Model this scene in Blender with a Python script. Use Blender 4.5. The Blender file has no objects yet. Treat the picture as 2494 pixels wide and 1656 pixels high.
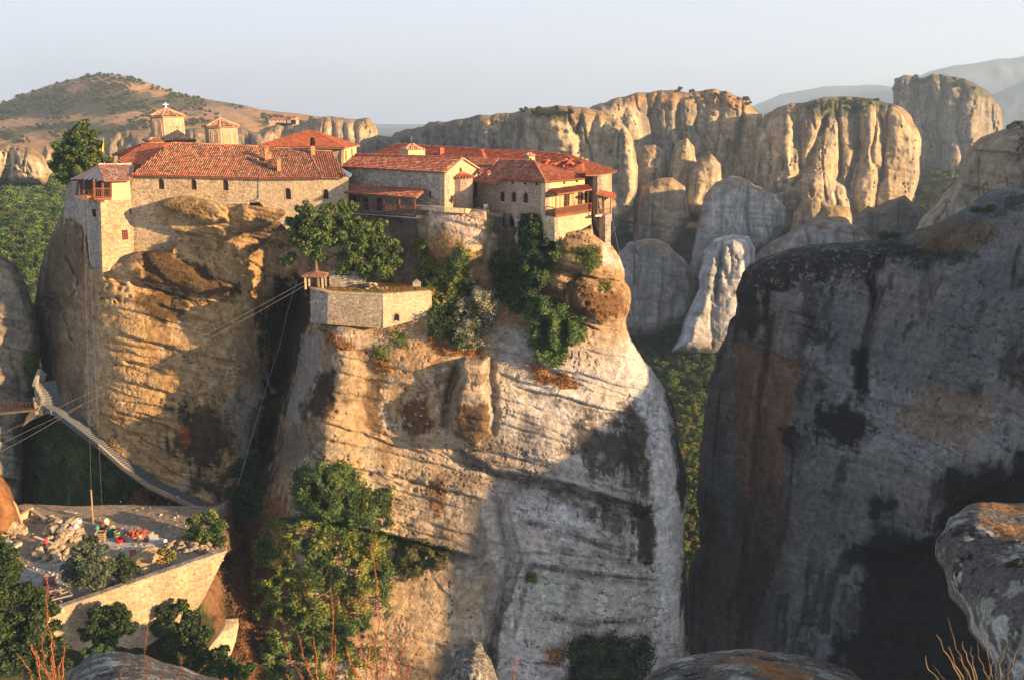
import bpy, bmesh, math, random
import numpy as np
from mathutils import Vector, Matrix
from mathutils.geometry import delaunay_2d_cdt, tessellate_polygon
R = math.radians
sc = bpy.context.scene
C = sc.collection
rng = np.random.default_rng(7)
random.seed(7)

# ---------------------------------------------------------------- camera, world, sun, exposure
PITCH = R(14.0); FPX = 2160.0; CX, CY = 1247.0, 828.0
cam_d = bpy.data.cameras.new('camera'); cam = bpy.data.objects.new('camera', cam_d); C.objects.link(cam)
cam_d.sensor_width = 36.0; cam_d.lens = FPX / 2494.0 * 36.0
cam_d.clip_start = 0.1; cam_d.clip_end = 60000
cam.rotation_euler = (R(90) - PITCH, 0, 0)
sc.camera = cam
SUN_AZ = R(25.0); SUN_EL = R(12.0)          # light travels towards (-cos az, +sin az, -tan el)
sun_d = bpy.data.lights.new('sun', 'SUN'); sun = bpy.data.objects.new('sun', sun_d); C.objects.link(sun)
sun_d.energy = 5.0; sun_d.angle = R(0.6); sun_d.color = (1.0, 0.63, 0.30)
sdir = Vector((math.cos(SUN_AZ), -math.sin(SUN_AZ), math.tan(SUN_EL))).normalized()
sun.rotation_euler = sdir.to_track_quat('Z', 'Y').to_euler()
world = bpy.data.worlds.new('World'); sc.world = world; world.use_nodes = True
wn = world.node_tree.nodes; wl = world.node_tree.links; wn.clear()
wo = wn.new('ShaderNodeOutputWorld'); bg = wn.new('ShaderNodeBackground'); sky = wn.new('ShaderNodeTexSky')
sky.sky_type = 'NISHITA'; sky.sun_disc = False; sky.sun_elevation = SUN_EL
sky.sun_rotation = math.atan2(sdir.x, sdir.y)
sky.altitude = 600; sky.air_density = 1.0; sky.dust_density = 3.0; sky.ozone_density = 2.0
# pale summer haze over the clear sky, thick at the horizon and thinning towards the zenith, the same all round
mixw = wn.new('ShaderNodeMix'); mixw.data_type = 'RGBA'; mixw.inputs[0].default_value = 0.78
mixw.inputs[7].default_value = (4.05, 4.15, 4.7, 1)
tcw = wn.new('ShaderNodeTexCoord'); sxw = wn.new('ShaderNodeSeparateXYZ'); mrw = wn.new('ShaderNodeMapRange')
wl.new(tcw.outputs['Generated'], sxw.inputs[0]); wl.new(sxw.outputs[2], mrw.inputs[0]); wl.new(mrw.outputs[0], mixw.inputs[0])
for i_, v_ in enumerate((0.05, 0.85, 0.90, 0.30)): mrw.inputs[i_ + 1].default_value = v_
wl.new(sky.outputs[0], mixw.inputs[6]); wl.new(mixw.outputs[2], bg.inputs[0])
bg.inputs[1].default_value = 0.060
wl.new(bg.outputs[0], wo.inputs[0])
sc.view_settings.view_transform = 'Standard'; sc.view_settings.look = 'None'
sc.view_settings.exposure = 1.95; sc.view_settings.gamma = 1.0; sc.view_settings.use_curve_mapping = False
cy = sc.cycles
cy.use_denoising = True
try: cy.denoiser = 'OPENIMAGEDENOISE'
except Exception: pass
cy.max_bounces = 4; cy.diffuse_bounces = 2; cy.glossy_bounces = 1; cy.transmission_bounces = 2; cy.volume_bounces = 0
cy.transparent_max_bounces = 6; cy.caustics_reflective = False; cy.caustics_refractive = False
sc.render.threads_mode = 'AUTO'

# ---------------------------------------------------------------- geometry of the view: native pixel + depth -> world point
SP, CP = math.sin(PITCH), math.cos(PITCH)
K = 2494.0 / 2361.0
def P(x, y, d):
    """world point at forward distance d (metres along +Y) seen at photo position x, y"""
    u = (x - CX) / FPX; v = (CY - y) / FPX
    dy = CP + v * SP; dz = -SP + v * CP
    return Vector((u / dy * d, d, dz / dy * d))
def Pn(x, y, d):
    u = (x - CX) / FPX; v = (CY - y) / FPX
    dy = CP + v * SP; dz = -SP + v * CP
    return np.stack([u / dy * d, d + 0 * u, dz / dy * d], -1)
def O(x, y, d): return P(x * K, y * K, d)
def RAY(x, y):
    u = (x - CX) / FPX; v = (CY - y) / FPX
    return Vector((u, CP + v * SP, -SP + v * CP))
def pix(p):
    """photo position of a world point"""
    f = p.y * CP - p.z * SP; up = p.y * SP + p.z * CP
    return CX + FPX * p.x / f, CY - FPX * up / f
def depth_of_z(y, z):
    v = (CY - y) / FPX
    return z * (CP + v * SP) / (-SP + v * CP)

# ---------------------------------------------------------------- noise
def _h(ix, iy, iz, seed):
    h = (ix.astype(np.int64) * 374761393 + iy.astype(np.int64) * 668265263 + iz.astype(np.int64) * 2147483647 + seed * 1274126177) & 0xffffffff
    h = ((h ^ (h >> 13)) * 1274126177) & 0xffffffff
    h = ((h ^ (h >> 16)) * 2246822519) & 0xffffffff
    return ((h ^ (h >> 15)) & 0xffff) / 32767.5 - 1.0
def vnoise(p, seed=0):
    i = np.floor(p); f = p - i; f = f * f * f * (f * (f * 6 - 15) + 10); i = i.astype(np.int64)
    x0, y0, z0 = i[..., 0], i[..., 1], i[..., 2]; fx, fy, fz = f[..., 0], f[..., 1], f[..., 2]
    def c(a, b, d): return _h(x0 + a, y0 + b, z0 + d, seed)
    x00 = c(0, 0, 0) * (1 - fx) + c(1, 0, 0) * fx; x10 = c(0, 1, 0) * (1 - fx) + c(1, 1, 0) * fx
    x01 = c(0, 0, 1) * (1 - fx) + c(1, 0, 1) * fx; x11 = c(0, 1, 1) * (1 - fx) + c(1, 1, 1) * fx
    return (x00 * (1 - fy) + x10 * fy) * (1 - fz) + (x01 * (1 - fy) + x11 * fy) * fz
def fbm(p, scale, octs=4, seed=0, gain=0.5):
    q = p / scale; a = 1.0; s = 0; t = 0
    for o in range(octs):
        s = s + a * vnoise(q + o * 17.3, seed + o); t += a; a *= gain; q = q * 2.03
    return s / t * 1.6
def n3(*cols): return np.stack(np.broadcast_arrays(*cols), -1).astype(float)
def sstep(a, b, x):
    t = np.clip((x - a) / (b - a), 0, 1); return t * t * (3 - 2 * t)

# ---------------------------------------------------------------- linking and tagging
def tag(o, label=None, cat=None, group=None, kind=None):
    if label: o['label'] = label
    if cat: o['category'] = cat
    if group: o['group'] = group
    if kind: o['kind'] = kind
    return o
def empty(name, loc=(0, 0, 0), rz=0.0):
    o = bpy.data.objects.new(name, None); o.empty_display_size = 0.3
    C.objects.link(o); o.location = loc; o.rotation_euler = (0, 0, rz); return o
def thing(name, label, cat, loc=(0, 0, 0), rz=0.0, group=None):
    return tag(empty(name, loc, rz), label, cat, group)
def link(name, me, mat=None, parent=None, world_space=True):
    o = bpy.data.objects.new(name, me); C.objects.link(o)
    if mat is not None and not me.materials: me.materials.append(mat)
    if parent is not None:
        o.parent = parent
        if world_space:
            m = Matrix.LocRotScale(parent.location, parent.rotation_euler, parent.scale)
            if parent.parent is not None:
                q = parent.parent; m = Matrix.LocRotScale(q.location, q.rotation_euler, q.scale) @ parent.matrix_parent_inverse @ m
            o.matrix_parent_inverse = m.inverted()
    return o
def kids(o): return [c for c in bpy.data.objects if c.parent is o]
def copy_tree(o, parent=None, kidmap=None):
    c = o.copy(); C.objects.link(c)
    if parent is not None: c.parent = parent
    for ch in (kidmap[o.name] if kidmap and o.name in kidmap else kids(o)): copy_tree(ch, c, kidmap)
    return c
def np_mesh(name, verts, faces, col=None, smooth=True, fcol=None):
    """verts (n,3); faces (m,3|4) or list of such arrays; col (n,3) linear per vertex"""
    me = bpy.data.meshes.new(name)
    fl = faces if isinstance(faces, list) else [faces]
    fl = [np.asarray(f, dtype=np.int32) for f in fl if len(f)]
    verts = np.asarray(verts, dtype=np.float32)
    me.vertices.add(len(verts)); me.vertices.foreach_set('co', verts.ravel())
    nl = sum(f.size for f in fl); nf = sum(len(f) for f in fl)
    me.loops.add(nl); me.loops.foreach_set('vertex_index', np.concatenate([f.ravel() for f in fl]))
    me.polygons.add(nf)
    tot = np.concatenate([np.full(len(f), f.shape[1], dtype=np.int32) for f in fl])
    st = np.concatenate([[0], np.cumsum(tot)[:-1]]).astype(np.int32)
    me.polygons.foreach_set('loop_start', st); me.polygons.foreach_set('loop_total', tot)
    me.update(calc_edges=True)
    if col is not None:
        a = me.color_attributes.new('Col', 'FLOAT_COLOR', 'POINT')
        c4 = np.ones((len(verts), 4), dtype=np.float32); c4[:, :3] = col
        a.data.foreach_set('color', c4.ravel())
    if smooth: me.polygons.foreach_set('use_smooth', np.ones(nf, dtype=bool))
    me.validate(); return me

# ---------------------------------------------------------------- mesh builder for made things
class MB:
    def __init__(s): s.v = []; s.f = []; s.c = []; s.cur = (1, 1, 1)
    def add(s, vs, fs, col=None):
        b = len(s.v); s.v += [tuple(v) for v in vs]; s.f += [tuple(i + b for i in f) for f in fs]
        s.c += [col or s.cur] * len(vs)
    def box(s, a, ex, ey, ez, col=None):
        """corner a and three edge vectors"""
        a = Vector(a); ex = Vector(ex); ey = Vector(ey); ez = Vector(ez)
        v = [a, a + ex, a + ex + ey, a + ey]; v += [p + ez for p in v]
        s.add(v, [(0, 3, 2, 1), (4, 5, 6, 7), (0, 1, 5, 4), (1, 2, 6, 5), (2, 3, 7, 6), (3, 0, 4, 7)], col)
    def cbox(s, c, sx, sy, sz, rz=0, col=None):
        c = Vector(c); ex = Vector((math.cos(rz), math.sin(rz), 0)) * sx; ey = Vector((-math.sin(rz), math.cos(rz), 0)) * sy
        s.box(c - ex / 2 - ey / 2, ex, ey, (0, 0, sz), col)
    def bar(s, a, b, w, h=None, up=(0, 0, 1), col=None):
        a = Vector(a); b = Vector(b); h = h or w; d = (b - a).normalized(); up = Vector(up)
        x = d.cross(up)
        if x.length < 1e-3: x = d.cross(Vector((1, 0, 0)))
        x.normalize(); y = x.cross(d)
        s.box(a - x * w / 2 - y * h / 2, x * w, y * h, b - a, col)
    def tube(s, pts, rad, n=6, col=None, cap=True):
        pts = [Vector(p) for p in pts]; b = []; 
        for i, p in enumerate(pts):
            d = (pts[min(i + 1, len(pts) - 1)] - pts[max(i - 1, 0)]).normalized()
            x = d.cross(Vector((0, 0, 1)))
            if x.length < 1e-2: x = d.cross(Vector((0, 1, 0)))
            x.normalize(); y = d.cross(x); r = rad[i] if hasattr(rad, '__len__') else rad
            b += [p + (x * math.cos(2 * math.pi * k / n) + y * math.sin(2 * math.pi * k / n)) * r for k in range(n)]
        f = [(i * n + k, i * n + (k + 1) % n, (i + 1) * n + (k + 1) % n, (i + 1) * n + k) for i in range(len(pts) - 1) for k in range(n)]
        if cap: f += [tuple(range(n - 1, -1, -1)), tuple(range((len(pts) - 1) * n, len(pts) * n))]
        s.add(b, f, col)
    def prism(s, poly, ext, col=None):
        """3d planar polygon extruded by vector ext"""
        n = len(poly); poly = [Vector(p) for p in poly]; ext = Vector(ext)
        s.add(poly + [p + ext for p in poly], [tuple(range(n)), tuple(range(2 * n - 1, n - 1, -1))] + [(i, i + n, (i + 1) % n + n, (i + 1) % n) for i in range(n)], col)
    def lathe(s, prof, c, n=12, col=None, a0=0.0):
        c = Vector(c); b = []
        for r, z in prof: b += [c + Vector((r * math.cos(a0 + 2 * math.pi * k / n), r * math.sin(a0 + 2 * math.pi * k / n), z)) for k in range(n)]
        m = len(prof)
        f = [(i * n + k, i * n + (k + 1) % n, (i + 1) * n + (k + 1) % n, (i + 1) * n + k) for i in range(m - 1) for k in range(n)]
        f += [tuple(range(n - 1, -1, -1)), tuple(range((m - 1) * n, m * n))]
        s.add(b, f, col)
    def build(s, name, mat, parent=None, smooth=False, fix=True):
        me = bpy.data.meshes.new(name); me.from_pydata([tuple(v) for v in s.v], [], s.f); me.update()
        a = me.color_attributes.new('Col', 'FLOAT_COLOR', 'POINT')
        c4 = np.ones((len(s.v), 4), dtype=np.float32); c4[:, :3] = np.array(s.c, dtype=np.float32).reshape(-1, 3)
        a.data.foreach_set('color', c4.ravel())
        if fix:
            bm = bmesh.new(); bm.from_mesh(me); bmesh.ops.recalc_face_normals(bm, faces=bm.faces); bm.to_mesh(me); bm.free()
        if smooth:
            for p in me.polygons: p.use_smooth = True
        return link(name, me, mat, parent)

# ---------------------------------------------------------------- materials
def srgb(r, g, b):
    f = lambda c: (c / 255 / 12.92) if c / 255 <= 0.04045 else ((c / 255 + 0.055) / 1.055) ** 2.4
    return (f(r), f(g), f(b))
def _mat(name):
    m = bpy.data.materials.new(name); m.use_nodes = True
    nt = m.node_tree; b = nt.nodes['Principled BSDF']; b.inputs['Roughness'].default_value = 0.9
    b.inputs['Specular IOR Level'].default_value = 0.15
    return m, nt, b
def nnode(nt, t, **kw):
    n = nt.nodes.new(t)
    for k, v in kw.items(): setattr(n, k, v)
    return n
def tex_noise(nt, scale, detail=4, rough=0.55, vec=None):
    n = nnode(nt, 'ShaderNodeTexNoise'); n.inputs['Scale'].default_value = scale
    n.inputs['Detail'].default_value = detail; n.inputs['Roughness'].default_value = rough
    if vec: nt.links.new(vec, n.inputs['Vector'])
    return n.outputs['Fac']
def maprange(nt, src, a, b, c, d):
    n = nnode(nt, 'ShaderNodeMapRange'); nt.links.new(src, n.inputs[0])
    for i, v in enumerate((a, b, c, d)): n.inputs[i + 1].default_value = v
    return n.outputs[0]
def vscale(nt, src, k, is_vec=False):
    n = nnode(nt, 'ShaderNodeVectorMath', operation='SCALE'); nt.links.new(src, n.inputs[0])
    if hasattr(k, 'is_linked') or not isinstance(k, (int, float)): nt.links.new(k, n.inputs['Scale'])
    else: n.inputs['Scale'].default_value = k
    return n.outputs[0]
def mulf(nt, a, b):
    n = nnode(nt, 'ShaderNodeMath', operation='MULTIPLY'); nt.links.new(a, n.inputs[0])
    if isinstance(b, (int, float)): n.inputs[1].default_value = b
    else: nt.links.new(b, n.inputs[1])
    return n.outputs[0]
def addf(nt, a, b):
    n = nnode(nt, 'ShaderNodeMath', operation='ADD'); nt.links.new(a, n.inputs[0])
    if isinstance(b, (int, float)): n.inputs[1].default_value = b
    else: nt.links.new(b, n.inputs[1])
    return n.outputs[0]
def objco(nt, scale=None):
    t = nnode(nt, 'ShaderNodeTexCoord').outputs['Object']
    if scale:
        m = nnode(nt, 'ShaderNodeMapping'); m.inputs['Scale'].default_value = scale; nt.links.new(t, m.inputs[0]); t = m.outputs[0]
    return t
def colattr(nt):
    a = nnode(nt, 'ShaderNodeVertexColor'); a.layer_name = 'Col'; return a.outputs['Color']
def bump(nt, b, h, strength=0.5, dist=0.1):
    n = nnode(nt, 'ShaderNodeBump'); n.inputs['Strength'].default_value = strength; n.inputs['Distance'].default_value = dist
    nt.links.new(h, n.inputs['Height']); nt.links.new(n.outputs[0], b.inputs['Normal'])
def mat_rock(name, s=1.0, speck=0.35, bd=0.25, streak=0.25, bs=0.7, gain=1.0):
    """rock: base colour attribute with grain, pebbles, vertical streaks and relief; s = size of the grain in metres"""
    m, nt, b = _mat(name); v = objco(nt)
    n1 = tex_noise(nt, 1.2 / s, 8, 0.65, v); n2 = tex_noise(nt, 7.0 / s, 3, 0.6, v)
    st = tex_noise(nt, 1.0 / s, 5, 0.6, objco(nt, (1.1, 1.1, 0.10)))
    vo = nnode(nt, 'ShaderNodeTexVoronoi'); vo.inputs['Scale'].default_value = 3.2 / s; nt.links.new(v, vo.inputs['Vector'])
    k = mulf(nt, maprange(nt, n1, 0.3, 0.7, 0.30 * gain, 0.66 * gain), maprange(nt, n2, 0.3, 0.7, 1 - speck, 1 + speck))
    k = mulf(nt, k, maprange(nt, st, 0.35, 0.65, 1 - streak, 1 + streak))
    nt.links.new(vscale(nt, colattr(nt), k), b.inputs['Base Color'])
    h = addf(nt, n1, mulf(nt, n2, 0.25)); h = addf(nt, h, mulf(nt, vo.outputs['Distance'], 0.4))
    bump(nt, b, h, bs, bd); b.inputs['Roughness'].default_value = 0.95
    return m
def mat_masonry(name, c1, c2, mortar, scale=2.6, bd=0.06, vary=0.35):
    m, nt, b = _mat(name); v = objco(nt, (1, 1, 1.55))
    vo = nnode(nt, 'ShaderNodeTexVoronoi'); vo.inputs['Scale'].default_value = scale; vo.inputs['Randomness'].default_value = 0.85
    ve = nnode(nt, 'ShaderNodeTexVoronoi', feature='DISTANCE_TO_EDGE'); ve.inputs['Scale'].default_value = scale; ve.inputs['Randomness'].default_value = 0.85
    nt.links.new(v, vo.inputs['Vector']); nt.links.new(v, ve.inputs['Vector'])
    sep = nnode(nt, 'ShaderNodeSeparateColor'); nt.links.new(vo.outputs['Color'], sep.inputs[0])
    mx = nnode(nt, 'ShaderNodeMix', data_type='RGBA'); mx.inputs[6].default_value = (*c1, 1); mx.inputs[7].default_value = (*c2, 1)
    nt.links.new(sep.outputs[0], mx.inputs[0])
    br = vscale(nt, mx.outputs[2], maprange(nt, sep.outputs[1], 0, 1, 1 - vary, 1 + vary * 0.7))
    edge = maprange(nt, ve.outputs['Distance'], 0.03, 0.11, 0, 1)
    m2 = nnode(nt, 'ShaderNodeMix', data_type='RGBA'); m2.inputs[6].default_value = (*mortar, 1)
    nt.links.new(edge, m2.inputs[0]); nt.links.new(br, m2.inputs[7])
    g = tex_noise(nt, 9, 4, 0.6, objco(nt)); big = tex_noise(nt, 0.35, 4, 0.6, objco(nt, (1, 1, .5)))
    k = mulf(nt, maprange(nt, g, 0.3, 0.7, 0.8, 1.2), maprange(nt, big, 0.3, 0.7, 0.66, 1.0))
    nt.links.new(vscale(nt, m2.outputs[2], k), b.inputs['Base Color'])
    bump(nt, b, addf(nt, edge, mulf(nt, g, 0.6)), 0.8, bd); return m
def mat_flat(name, col, rough=0.85, grain=0.15, gs=6.0, bd=0.02, attr=False, metal=0.0, stretch=None):
    m, nt, b = _mat(name); v = objco(nt, stretch) if stretch else objco(nt)
    n1 = tex_noise(nt, gs, 5, 0.6, v); n2 = tex_noise(nt, gs * 0.12, 3, 0.6, v)
    k = mulf(nt, maprange(nt, n1, 0.3, 0.7, 1 - grain, 1 + grain), maprange(nt, n2, 0.3, 0.7, 1 - grain, 1 + grain))
    if attr: src = colattr(nt)
    else:
        rgb = nnode(nt, 'ShaderNodeRGB'); rgb.outputs[0].default_value = (*col, 1); src = rgb.outputs[0]
    nt.links.new(vscale(nt, src, k), b.inputs['Base Color'])
    b.inputs['Roughness'].default_value = rough; b.inputs['Metallic'].default_value = metal
    bump(nt, b, n1, 0.5, bd); return m
def mat_leaf(name, trans=0.25):
    m, nt, b = _mat(name); src = colattr(nt)
    nt.links.new(src, b.inputs['Base Color']); b.inputs['Roughness'].default_value = 0.6
    b.inputs['Specular IOR Level'].default_value = 0.25
    tr = nnode(nt, 'ShaderNodeBsdfTranslucent'); nt.links.new(vscale(nt, src, 1.3), tr.inputs[0])
    mx = nnode(nt, 'ShaderNodeMixShader'); mx.inputs[0].default_value = trans
    out = nt.nodes['Material Output']
    nt.links.new(b.outputs[0], mx.inputs[1]); nt.links.new(tr.outputs[0], mx.inputs[2]); nt.links.new(mx.outputs[0], out.inputs[0])
    return m
M = {}
M['rock'] = mat_rock('rock_near', 1.0, 0.24, 0.24, 0.10, 0.75, 1.08)
M['rock_far'] = mat_rock('rock_far', 5.0, 0.18, 0.8, 0.22, 0.5, 1.3)
M['rock_fg'] = mat_rock('rock_lichen', 0.22, 0.45, 0.05, 0.0, 0.9, 1.5)
M['earth'] = mat_rock('earth', 1.0, 0.35, 0.12, 0.0, 0.5, 1.35)
M['hill'] = mat_rock('hill_grass', 9.0, 0.25, 0.8, 0.0, 0.4, 1.1)
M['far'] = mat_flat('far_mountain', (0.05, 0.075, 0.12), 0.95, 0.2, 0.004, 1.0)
M['stone'] = mat_masonry('rubble_stone', (0.48, 0.37, 0.23), (0.33, 0.26, 0.18), (0.46, 0.36, 0.23), 2.4)
M['stone_grey'] = mat_masonry('grey_stone', (0.40, 0.36, 0.30), (0.27, 0.25, 0.22), (0.30, 0.26, 0.21), 1.9, 0.08)
M['stone_pale'] = mat_masonry('pale_stone', (0.56, 0.44, 0.28), (0.44, 0.34, 0.22), (0.52, 0.41, 0.27), 3.0, 0.05, 0.25)
M['brick_stone'] = mat_masonry('brick_and_stone', (0.44, 0.33, 0.25), (0.34, 0.22, 0.16), (0.40, 0.33, 0.26), 3.4, 0.05, 0.3)
M['plaster'] = mat_flat('ochre_plaster', (0.44, 0.35, 0.21), 0.9, 0.14, 3.0)
M['plaster_pink'] = mat_flat('pale_pink_brick', (0.40, 0.30, 0.215), 0.9, 0.16, 5.0, 0.03)
M['terracotta'] = mat_flat('terracotta', (0.36, 0.17, 0.09), 0.9, 0.16, 5.0, 0.03)
M['tile'] = mat_flat('roof_tile', (1, 1, 1), 0.8, 0.18, 9.0, 0.02, attr=True)
M['wood'] = mat_flat('brown_wood', (0.16, 0.065, 0.035), 0.7, 0.25, 12.0)
M['wood_dark'] = mat_flat('dark_wood', (0.05, 0.028, 0.018), 0.7, 0.25, 12.0)
M['wood_red'] = mat_flat('red_wood', (0.26, 0.055, 0.03), 0.6, 0.15, 12.0)
M['plank'] = mat_flat('pale_plank', (0.42, 0.35, 0.25), 0.85, 0.25, 10.0)
M['concrete'] = mat_flat('concrete', (0.36, 0.36, 0.36), 0.9, 0.18, 2.0)
M['dark'] = mat_flat('dark_interior', (0.012, 0.011, 0.010), 0.9, 0.1)
M['pane_brown'] = mat_flat('tinted_glass', (0.09, 0.04, 0.025), 0.3, 0.1)
M['glass'] = mat_flat('window_glass', (0.03, 0.035, 0.04), 0.15, 0.05)
M['metal'] = mat_flat('grey_metal', (0.30, 0.31, 0.33), 0.5, 0.15, 8.0, 0.01, metal=0.4)
M['paint'] = mat_flat('painted', (1, 1, 1), 0.6, 0.08, 6.0, 0.01, attr=True)
M['leaf'] = mat_leaf('leaf')
M['bark'] = mat_flat('bark', (0.13, 0.10, 0.075), 0.95, 0.3, 8.0, 0.05)
M['twig'] = mat_flat('twig', (0.30, 0.10, 0.04), 0.9, 0.2, 40.0, 0.002, attr=True)
# ---------------------------------------------------------------- relief: a rock body whose seen side is a sculpted surface and whose far side closes it
def seg_dist(X, Y, poly, closed=False):
    """distance to a polyline, side (+ = right-hand/below when drawn left to right), parameter 0..1 along it, nearest point"""
    pts = np.asarray(poly, float)
    if closed: pts = np.vstack([pts, pts[:1]])
    best = np.full(X.shape, 1e18); side = np.zeros(X.shape); par = np.zeros(X.shape); nx = np.zeros(X.shape); ny = np.zeros(X.shape)
    L = np.hypot(*(pts[1:] - pts[:-1]).T); cum = np.concatenate([[0], np.cumsum(L)])
    for i in range(len(pts) - 1):
        ax, ay = pts[i]; bx, by = pts[i + 1]; dx, dy = bx - ax, by - ay; l2 = dx * dx + dy * dy + 1e-9
        t = np.clip(((X - ax) * dx + (Y - ay) * dy) / l2, 0, 1)
        qx = ax + t * dx; qy = ay + t * dy; d = (X - qx) ** 2 + (Y - qy) ** 2
        m = d < best
        best = np.where(m, d, best); side = np.where(m, dx * (Y - ay) - dy * (X - ax), side)
        par = np.where(m, (cum[i] + t * L[i]) / cum[-1], par); nx = np.where(m, qx, nx); ny = np.where(m, qy, ny)
    return np.sqrt(best), side, par, nx, ny
def inside(X, Y, poly):
    c = np.zeros(X.shape, bool); n = len(poly); j = n - 1
    for i in range(n):
        xi, yi = poly[i]; xj, yj = poly[j]
        if yi != yj:
            c ^= ((yi > Y) != (yj > Y)) & (X < (xj - xi) * (Y - yi) / (yj - yi) + xi)
        j = i
    return c
def sdf(X, Y, poly):
    d, _, _, nx, ny = seg_dist(X, Y, poly, True)
    return np.where(inside(X, Y, poly), d, -d), nx, ny
def tps(ctrl):
    c = np.asarray(ctrl, float); n = len(c); s = 500.0
    q = c[:, :2] / s; r = np.hypot(q[:, None, 0] - q[None, :, 0], q[:, None, 1] - q[None, :, 1])
    U = np.where(r > 0, r * r * np.log(r + 1e-12), 0) + np.eye(n) * 2e-3
    A = np.zeros((n + 3, n + 3)); A[:n, :n] = U; A[:n, n] = 1; A[:n, n + 1:] = q; A[n, :n] = 1; A[n + 1:, :n] = q.T
    w = np.linalg.solve(A, np.concatenate([c[:, 2], [0, 0, 0]]))
    def f(X, Y):
        x = X / s; y = Y / s; out = w[n] + w[n + 1] * x + w[n + 2] * y
        for i in range(n):
            rr = np.hypot(x - q[i, 0], y - q[i, 1]); out = out + w[i] * rr * rr * np.log(rr + 1e-12)
        return out
    return f
def frac_poly(poly, amp, it=3, seed=1):
    r = np.random.default_rng(seed); p = [tuple(map(float, q)) for q in poly]
    for k in range(it):
        o = []
        for i in range(len(p)):
            a = p[i]; b = p[(i + 1) % len(p)]; l = math.hypot(b[0] - a[0], b[1] - a[1]); o.append(a)
            if l > 14:
                j = r.normal() * amp * min(l / 60, 1.0)
                o.append(((a[0] + b[0]) / 2 - (b[1] - a[1]) / l * j, (a[1] + b[1]) / 2 + (b[0] - a[0]) / l * j))
        p = o; amp *= 0.6
    return p
class Relief:
    """features are written in the measuring grid of the photo overview (2361 wide); depth in metres"""
    def __init__(s, outline, ctrl, step=2.5, rw=40, rd=5.0, amp=3, seed=1, thick=40, it=3):
        s.poly = frac_poly(outline, amp, it, seed); s.thick = thick; s.seed = seed; s.step = step
        p = np.array(s.poly); x0, y0 = p.min(0) - 2 * step; x1, y1 = p.max(0) + 2 * step
        xs = np.arange(x0, x1, step); ys = np.arange(y0, y1, step); s.xs, s.ys = xs, ys
        s.X, s.Y = np.meshgrid(xs, ys)
        s.sd, s.nx, s.ny = sdf(s.X, s.Y, s.poly)
        s.D = tps(ctrl)(s.X, s.Y); s.D0 = s.D.copy()
        t = np.clip(s.sd / rw, 0, 1); s.D += rd * (1 - np.sqrt(np.clip(1 - (1 - t) ** 2, 0, 1)))
        s.W = None
    def pos(s): return Pn(s.X * K, s.Y * K, s.D)
    def _box(s, pts, m):
        p = np.array(pts, float); i0, i1 = np.searchsorted(s.xs, [p[:, 0].min() - m, p[:, 0].max() + m]); j0, j1 = np.searchsorted(s.ys, [p[:, 1].min() - m, p[:, 1].max() + m])
        return slice(j0, max(j1, j0 + 1)), slice(i0, max(i1, i0 + 1))
    def wob(s, X, Y, a=3.0, sc_=30.0):
        q = n3(X, Y, 0 * X)
        return X + a * fbm(q, sc_, 3, 11), Y + a * fbm(q, sc_, 3, 23)
    def step_(s, poly, D, L, side=1, wob=3.0):
        b = s._box(poly, L * 3.5); X, Y = s.wob(s.X[b], s.Y[b], wob)
        d, sg, par, _, _ = seg_dist(X, Y, poly)
        e = np.clip(np.minimum(par, 1 - par) * 8, 0, 1); e = np.where((par <= 0) | (par >= 1), 0, e)
        on = sstep(-0.5, 1.6, d / s.step) if False else sstep(0, 1.3 * s.step, d)
        s.D[b] += np.where(sg * side > 0, D * on * np.exp(-d / L), 0) * e
    def crack(s, poly, D, w, wob=3.0):
        b = s._box(poly, w * 4); X, Y = s.wob(s.X[b], s.Y[b], wob)
        d, _, par, _, _ = seg_dist(X, Y, poly)
        e = np.clip(np.minimum(par, 1 - par) * 6 + 0.15, 0, 1)
        s.D[b] += D * np.exp(-(d / w) ** 2) * e
    def bulge(s, poly, D, w, wob=4.0):
        b = s._box(poly, 12); X, Y = s.wob(s.X[b], s.Y[b], wob)
        q, _, _ = sdf(X, Y, poly); t = np.clip(q / w, 0, 1)
        s.D[b] -= D * np.sqrt(np.clip(1 - (1 - t) ** 2, 0, 1))
    def cut(s, poly, D, soft=3.0):
        b = s._box(poly, 12); q, _, _ = sdf(s.X[b], s.Y[b], poly)
        s.D[b] += D * sstep(-soft, soft, q)
    def columns(s, bounds, A, seed=0, wav=14, y0=None, y1=None, bend=0.0):
        """rounded upright ribs between the given x positions"""
        q = n3(0 * s.X, s.Y, 0 * s.X)
        xx = s.X + wav * fbm(q + n3(s.X * 0.3, 0 * s.Y, 0 * s.X), 90, 3, seed + 5) + bend * (s.Y - s.ys[0])
        bd = np.array(bounds, float); i = np.clip(np.searchsorted(bd, xx) - 1, 0, len(bd) - 2)
        w = bd[i + 1] - bd[i]; t = np.clip((xx - bd[i]) / w, 0, 1)
        prof = np.sqrt(np.clip(1 - (2 * t - 1) ** 2, 0, 1)) * (w / w.max()) ** 0.7
        m = 1.0
        if y0 is not None: m = sstep(y0, y1, s.Y)
        s.D -= A * prof * m
    def strata(s, slope, thick, A, seed=0, und=0.5, mask=1.0):
        q = n3(s.X, s.Y, 0 * s.X)
        b = s.Y - slope * s.X + 10 * fbm(q, 260, 2, seed + 3)
        r = np.random.default_rng(seed); edges = [b.min() - 50]
        while edges[-1] < b.max() + 50: edges.append(edges[-1] + thick * r.uniform(0.35, 1.7))
        e = np.array(edges); i = np.clip(np.searchsorted(e, b) - 1, 0, len(e) - 2)
        t = (b - e[i]) / (e[i + 1] - e[i]); off = r.uniform(-1, 1, len(e))[i]
        loc = np.clip(0.55 + 0.9 * fbm(n3(s.X, 3 * s.Y, i * 7.0), 130, 3, seed + 9), 0, 1)
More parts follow.
